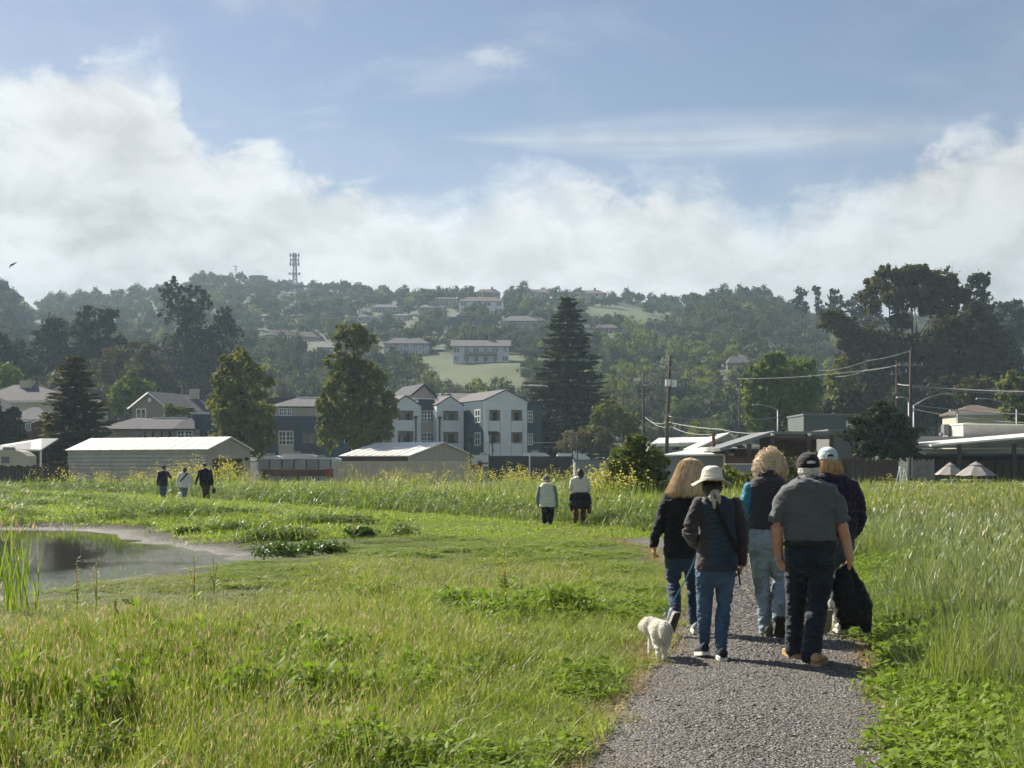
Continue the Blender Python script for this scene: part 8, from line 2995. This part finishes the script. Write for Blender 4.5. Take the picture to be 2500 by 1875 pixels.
def meadow():
    r = np.random.default_rng(12)
    bands = [(5.5, 10, 210), (10, 15, 150), (15, 22, 90), (22, 32, 56), (32, 48, 26), (48, 75, 11), (75, 116, 5.5)]
    P_ = {k: [] for k in ('grass', 'lime', 'tan', 'weed', 'oat', 'fargrass', 'farweed', 'faroat', 'mustard', 'straw')}
    for (y0, y1, den) in bands:
        um = 0.46
        area = um * (y1 * y1 - y0 * y0)
        n = int(area * den)
        Y = np.sqrt(r.uniform(y0 * y0, y1 * y1, n))
        X = r.uniform(-um, um, n) * Y
        s = side_dist(X, Y)
        pdist = np.abs(s)
        pond = pond_sd(X, Y) + (fbm(X * 0.9, Y * 0.9, 9, 3) - 0.5) * 1.1
        edge_n = (vnoise(X * 2.3, Y * 2.3, 8) - 0.5) * 0.35
        ok = ((Y > 30.4) | (pdist > 0.80 + edge_n * 1.2 + 0.04 * (s < 0))) & (pond > r.uniform(-1.6, 0.35, n) * (0.4 + 0.6 * (vnoise(X * .8, Y * .8, 77) > .5)))
        thin = sstep(pdist + edge_n, 0.80, 1.35)
        ok &= (Y > 30.4) | (r.random(n) < (0.25 + 0.75 * thin))
        X, Y, s, pdist, pond = X[ok], Y[ok], s[ok], pdist[ok], pond[ok]
        n = len(X)
        Z = H(X, Y) - 0.01
        n1 = fbm(X * 0.22, Y * 0.22, 21, 3)
        n2 = fbm(X * 0.6, Y * 0.6, 33, 3)
        n3 = fbm(X * 1.7, Y * 1.7, 41, 2)
        right = s > 0
        far = Y > 30
        gap = (n3 < .36) & (r.random(n) < .75) & (Y < 30)
        u = r.random(n)
        kind = np.full(n, 'grass', dtype=object)
        hs = np.ones(n)
        # left of the path
        L = ~right & ~far
        ptan = np.clip(sstep(n1, 0.34, 0.58) * sstep(pdist, 1.0, 2.6) * (1 - 0.6 * sstep(Y, 17, 24)), 0, 1) * 0.60
        kind = np.where(L & (u < ptan), 'tan', kind)
        kind = np.where(L & (u >= ptan) & (n2 > 0.52) & (r.random(n) < 0.65), 'weed', kind)
        kind = np.where(L & (kind == 'grass') & (r.random(n) < 0.45), 'lime', kind)
        hs = np.where(L, (0.45 + 0.50 * sstep(pdist, 0.9, 2.6)) * (0.30 + 1.25 * n2) * (1 - 0.38 * sstep(Y, 11, 19)), hs)
        hs = np.where(~right, hs * (0.30 + 0.70 * sstep(pond, 0.2, 3.0)), hs)
        hs = np.where(L & (Y > 18), hs * (1 - .35 * sstep(Y, 18, 26)), hs)
        hs = np.where(L & (kind == 'weed'), hs * (0.7 + 0.9 * n3), hs)
        # short turf beyond the pond
        LF = ~right & far
        kind = np.where(LF, 'fargrass', kind)
        hs = np.where(LF, (0.22 + 0.50 * n2) * (0.45 + 0.55 * sstep(pdist, 1.2, 5)), hs)
        kind = np.where(LF & (n2 > 0.60) & (n3 > 0.5) & (pdist > 4.5), 'farweed', kind)
        hs = np.where(L & (Y > 22), hs * (.30 + .70 * sstep(pdist, 1.5, 6)), hs)
        hs = np.where((L | LF) & (X > -4) & (X < 3) & (Y > 26) & (Y < 38), hs * .5, hs)
        hs = np.where(L & (X < -3.0) & (Y > 11.5), hs * (1 - .45 * sstep(Y, 11.5, 14)), hs)
        hs = np.where(LF & (kind == 'farweed'), 0.28 + 0.3 * n3, hs)
        # right of the path and beyond it
        RN = right & ~far
        leafy = 1 - sstep(pdist + (n2 - 0.5) * 2.2, 1.3, 2.8)
        v = r.random(n)
        kind = np.where(RN & (v < leafy), 'weed', kind)
        kind = np.where(RN & (v >= leafy), np.where(r.random(n) < 0.42 + 0.6 * (n1 - .5), 'oat', np.where(r.random(n) < .5, 'weed', 'grass')), kind)
        hs = np.where(RN, np.where(kind == 'weed', 0.75 + 1.0 * sstep(pdist, 0.9, 2.4) * (0.5 + n3), np.where(kind == 'oat', 0.85 + 0.35 * n2, 1.5 + n2)), hs)
        RF = right & far
        w_ = r.random(n)
        dense = np.clip(1.25 - sstep(pdist + (n2 - .5) * 5, 1.5, 8), 0.15, 1)
        kind = np.where(RF, np.where(w_ < dense * (0.5 + n3 * .5), 'farweed', 'faroat'), kind)
        hs = np.where(RF, np.where(kind == 'farweed', (0.45 + 0.95 * n3) * (0.55 + 0.45 * sstep(pdist, 0.8, 2.5)), (0.55 + 0.5 * n2)), hs)
        # keep the weeds low where the walkers tread
        hs = np.where(RF, hs * (0.35 + 0.65 * sstep(pdist, 0.7, 1.8)), hs)
        hs = hs * np.where(right & (Y > 40), 0.85, 1.0)
        trk = far & (pdist < 1.1) & (Y > 30.4)
        kind = np.where(trk, 'fargrass', kind)
        hs = np.where(trk, 0.18 + .2 * n3, hs)
        hs = np.where(L, hs * (.55 + .95 * n3), hs)
        for k in P_:
            q = (kind == k) & ~gap
            if q.any():
                P_[k].append(np.column_stack([X[q], Y[q], Z[q], hs[q], np.full(q.sum(), den)]))
    # mustard drifts in front of the sheds
    for (pa, pb, ya, yb, n, h0) in ((330, 640, 76, 100, 75, .95), (860, 1160, 84, 112, 45, .95), (70, 330, 88, 104, 22, .85), (1440, 1530, 54, 66, 60, .8), (1160, 1420, 90, 115, 60, .95), (2060, 2560, 66, 84, 26, .5)):
        Y = r.uniform(ya, yb, n)
        px = np.clip(r.normal((pa + pb) / 2, (pb - pa) / 3.4, n), pa, pb)
        X = (px - 1250) / FPX * Y
        P_['mustard'].append(np.column_stack([X, Y, H(X, Y), h0 * r.uniform(.75, 1.2, n), np.full(n, 9)]))
    # dead straw on the verges
    n = 4000
    i = r.integers(0, int(len(PATHC) * .62), n)
    sgn = r.choice([-1, 1], n)
    off = sgn * (PATH_W * r.uniform(0.86, 1.55, n))
    X = PATHC[i, 0] + nrm[i, 0] * off + r.normal(size=n) * .1
    Y = PATHC[i, 1] + nrm[i, 1] * off + r.uniform(-.3, .3, n)
    q = Y > 5
    P_['straw'].append(np.column_stack([X[q], Y[q], H(X[q], Y[q]) + .008, np.ones(q.sum()), np.full(q.sum(), 200)]))
    info = {'grass': ('meadow_grass', 'fine green meadow grass'), 'lime': ('bright_grass', 'bright yellow-green grass blades'), 'tan': ('seeding_grass', 'tan seed heads standing over the meadow grass'),
            'weed': ('leafy_weeds', 'low broad-leaved green weeds beside the path'), 'oat': ('wild_oat_grass', 'tall pale wild oat grass'), 'fargrass': ('short_turf_grass', 'short bright turf beyond the pond'),
            'farweed': ('weeds', 'rank green weeds beyond the path'), 'faroat': ('tall_grass', 'tall pale grass at the back of the meadow'), 'mustard': ('mustard_weeds', 'yellow flowering mustard in front of the sheds'),
            'straw': ('dry_grass', 'dry straw along the path edges')}
    tot = 0
    for k, lst in P_.items():
        A = np.concatenate(lst)
        n = len(A)
        tot += n
        rot = np.column_stack([r.normal(size=n) * .10, r.normal(size=n) * .10, r.uniform(0, 6.283, n)])
        wscale = r.uniform(.85, 1.25, n)
        if k in ('grass', 'lime', 'tan', 'weed', 'oat'):
            wscale *= np.clip((150 / A[:, 4]) ** .5, .9, 1.35 if k == 'oat' else 2.0)
        if k in ('fargrass', 'farweed', 'faroat'):
            wscale *= np.clip((26 / A[:, 4]) ** .4, .8, 1.9)
        scl = np.column_stack([wscale, wscale, A[:, 3] * r.uniform(.75, 1.25, n)])
        scatter(info[k][0], info[k][1], A[:, :3], rot, scl, r.integers(0, 3, n), PR[k])
    print('plants', tot)


meadow()


def gravel_stones():
    r = np.random.default_rng(77)
    src = []
    for v in range(4):
        bm = bmesh.new()
        bmesh.ops.create_icosphere(bm, subdivisions=1, radius=1.0)
        for ve in bm.verts:
            ve.co *= 1 + random.uniform(-.3, .25)
            ve.co.z *= .6
            ve.co.y *= .8
        me = bpy.data.meshes.new('stone')
        bm.to_mesh(me)
        bm.free()
        m = leafmat('stone_%s' % 'abcd'[v], *[((.100, .092, .084), (.22, .203, .186)), ((.13, .12, .11), (.28, .26, .237)), ((.07, .064, .059), (.17, .157, .144)), ((.24, .215, .185), (.50, .46, .40))][v], trans=0, rough=.85, spec=.3, patch=8)
        me.materials.append(m)
        o = bpy.data.objects.new('stone', me)
        HIDDEN.objects.link(o)
        src.append(o)
    n = 40000
    # more stones where the camera sees them large
    Yt = 5.5 + 22 * r.random(n) ** 1.7
    i = np.clip(np.searchsorted(PATHC[:, 1][:int(len(PATHC) * .52)], Yt), 1, len(PATHC) - 2)
    off = np.clip(r.normal(0, .45, n), -1.06, 1.06)
    wide = r.uniform(-1, 1, n)
    off = np.where(r.random(n) < .75, wide * .97, off) * PATH_W
    cx = np.interp(Yt, PATHC[:int(len(PATHC) * .52), 1], PATHC[:int(len(PATHC) * .52), 0])
    X, Y = cx + off * .98, Yt - off * .2
    keep = (fbm(X * 1.1, Y * 1.1, 61, 3) > .40) | (r.random(n) < .35) | (np.abs(off) > .62)
    X, Y, off, Yt = X[keep], Y[keep], off[keep], Yt[keep]
    n = len(X)
    Z = H(X, Y) + 0.012 + .025 * (1 - (off / PATH_W) ** 2) + .001
    s = r.lognormal(math.log(.0066), .42, n) * np.clip(Yt / 9, 1, 1.7)
    s = np.minimum(s, .022)
    pick = r.choice(4, n, p=[.38, .30, .24, .08])
    scatter('gravel', 'loose grey gravel stones on the footpath', np.column_stack([X, Y, Z]), r.uniform(0, 6.28, (n, 3)) * np.array([.08, .08, 1]),
            np.column_stack([s * r.uniform(.8, 1.3, n), s * r.uniform(.8, 1.3, n), s]), pick, src)


gravel_stones()


# ---------------------------------------------------------------- single weeds one can pick out
STALK = leafmat('weed_stalk', (0.22, 0.24, 0.07), (0.30, 0.28, 0.11), 0.2)
DOCKSEED = leafmat('dock_seed', (0.34, 0.32, 0.13), (0.45, 0.38, 0.19), 0.5)


def dock(label, px, py_b, py_t, seed, spread=.5, stems=2, leafy=1.0, leaf='weed', name='dock_plant'):
    r = random.Random(seed)
    Yb = FPX * EYE / (py_b - HZ)
    x = PX(px, Yb)
    z = float(H(np.array([x]), np.array([Yb]))[0])
    root = empty(name, (x, Yb, z))
    tag(root, label, 'weed', 'tall single weeds in the meadow')
    h = PZ(py_t, Yb) - z
    for s in range(stems):
        dx, dy = r.uniform(-1, 1) * spread * h * .5, r.uniform(-.4, .4) * spread * h * .5
        hh = h * (1 if s == 0 else r.uniform(.55, .9))
        if s == 0:
            dx *= .3
        pts = [(0, 0, 0), (dx * .3, dy * .3, hh * .45), (dx * .7, dy * .7, hh * .8), (dx, dy, hh)]
        st = MB().tube(pts, [.006, .005, .004, .002], 5).build('stem', STALK, root)
        V, F = [], []
        for k in range(int(26)):
            t = r.uniform(.45, 1.0)
            a = r.uniform(0, 6.28)
            c = Vector((dx * t, dy * t, hh * t))
            d = Vector((math.cos(a), math.sin(a), r.uniform(.1, .9))).normalized() * h * r.uniform(.04, .13)
            q = d.cross(Vector((0, 0, 1))).normalized() * h * .014
            b = len(V)
            V += [c, c + d * .5 + q, c + d, c + d * .5 - q]
            F.append((b, b + 1, b + 2, b + 3))
        mesh_obj('seed_spray', V, F, DOCKSEED, st)
    for k in range(int(9 * leafy)):
        a = r.uniform(0, 6.28)
        t = r.uniform(.03, .5)
        L = h * r.uniform(.16, .34)
        d = Vector((math.cos(a), math.sin(a), .45)).normalized()
        sd_ = d.cross(Vector((0, 0, 1))).normalized() * L * .11
        c = Vector((0, 0, h * t))
        mid, tip = c + d * L * .55 + Vector((0, 0, L * .08)), c + d * L - Vector((0, 0, L * .25))
        mesh_obj('leaf', [c, c + d * L * .2 + sd_ * .6, mid + sd_, tip, mid - sd_, c + d * L * .2 - sd_ * .6], [(0, 1, 5), (1, 2, 4, 5), (2, 3, 4)], GM[leaf], root)


dock('tall curled dock with drooping leaves standing alone in mid-meadow', 1236, 1520, 1322, 1, .25, 2, 1.8)
dock('thin dock stalk in the seeding grass below the pond', 460, 1560, 1480, 2, .3, 1, .7)
dock('branched dry weed beyond the pond tip', 866, 1330, 1240, 3, .9, 3, .8, 'darkweed')
dock('twiggy upright weed on the turf beyond the pond', 664, 1295, 1235, 4, .5, 3, .5, 'darkweed')
dock('dark rosette weed at the middle of the pond shore', 305, 1280, 1254, 5, 1.6, 5, 2.2, 'darkweed')
dock('spiky dark weed on the far pond shore', 190, 1272, 1240, 6, 1.4, 5, 2.2, 'darkweed')
dock('thin upright weed beside the mud at the pond end', 475, 1460, 1345, 7, .2, 2, .6)
dock('thin upright weed further along the mud', 522, 1450, 1355, 8, .2, 2, .6)
dock('slender weed in front of the still water', 188, 1490, 1365, 9, .2, 2, .8)
dock('second slender weed in front of the still water', 236, 1485, 1375, 10, .25, 2, .8)
dock('weed stalk leaning near the path bend', 1495, 1320, 1262, 11, .3, 2, 1)
dock('reddish weed in the tall oats beside the held jacket', 2215, 1480, 1330, 12, .25, 3, 1.2)
dock('reddish weed in the oats towards the frame edge', 2400, 1420, 1290, 13, .25, 3, 1)


def reeds():
    r = np.random.default_rng(3)
    Yb = FPX * EYE / (1500 - HZ)
    x = PX(18, Yb)
    root = empty('reed_clump', (x, Yb, float(H(np.array([x]), np.array([Yb]))[0])))
    tag(root, 'tall yellow-green reed clump at the frame edge by the pond', 'reeds')
    V, F, (t, z, d) = blades(r, 60, .32, 1.0, .018, .16, .2)
    link(bpy.data.objects.new('reed_leaves', np_mesh('reed_leaves', V, F, GM['lime'])), root)
    V, F = heads(r, t, z, d, .08, .012)
    link(bpy.data.objects.new('reed_heads', np_mesh('reed_heads', V, F, GM['seed'])), root)


reeds()


def low_bush(label, px, py_b, w_px, h_px, seed):
    Yb = FPX * EYE / (py_b - HZ)
    k = Yb / FPX
    x = PX(px, Yb)
    root = empty('meadow_bush', (x, Yb, float(H(np.array([x]), np.array([Yb]))[0])))
    tag(root, label, 'bush')
    lob = [(dx * w_px * k * .3, dy * w_px * k * .1, h_px * k * .5, w_px * k * .26, w_px * k * .22, h_px * k * .5) for dx, dy in ((-1, 0), (0, .5), (1, -.3), (.3, -.8))]
    V, F = leaf_cloud(lob, 1500, .032, seed, .35, 12)
    LM.setdefault('turfbush', GM['darkweed'])
    link(bpy.data.objects.new('foliage', np_mesh('foliage', V, F, GM['darkweed'])), root)
    MB().tube([(0, 0, -.05), (0, 0, h_px * k * .5)], .02, 6).build('stem', STALK, root)


low_bush('low dark green bush on the turf just beyond the pond tip', 690, 1352, 150, 38, 2)
low_bush('second low dark bush beside the one at the pond tip', 790, 1350, 110, 30, 3)
low_bush('small dark bush where the turf meets the mud', 455, 1302, 60, 18, 4)
low_bush('rounded bush on the turf beside the twiggy weed', 880, 1322, 80, 26, 5)
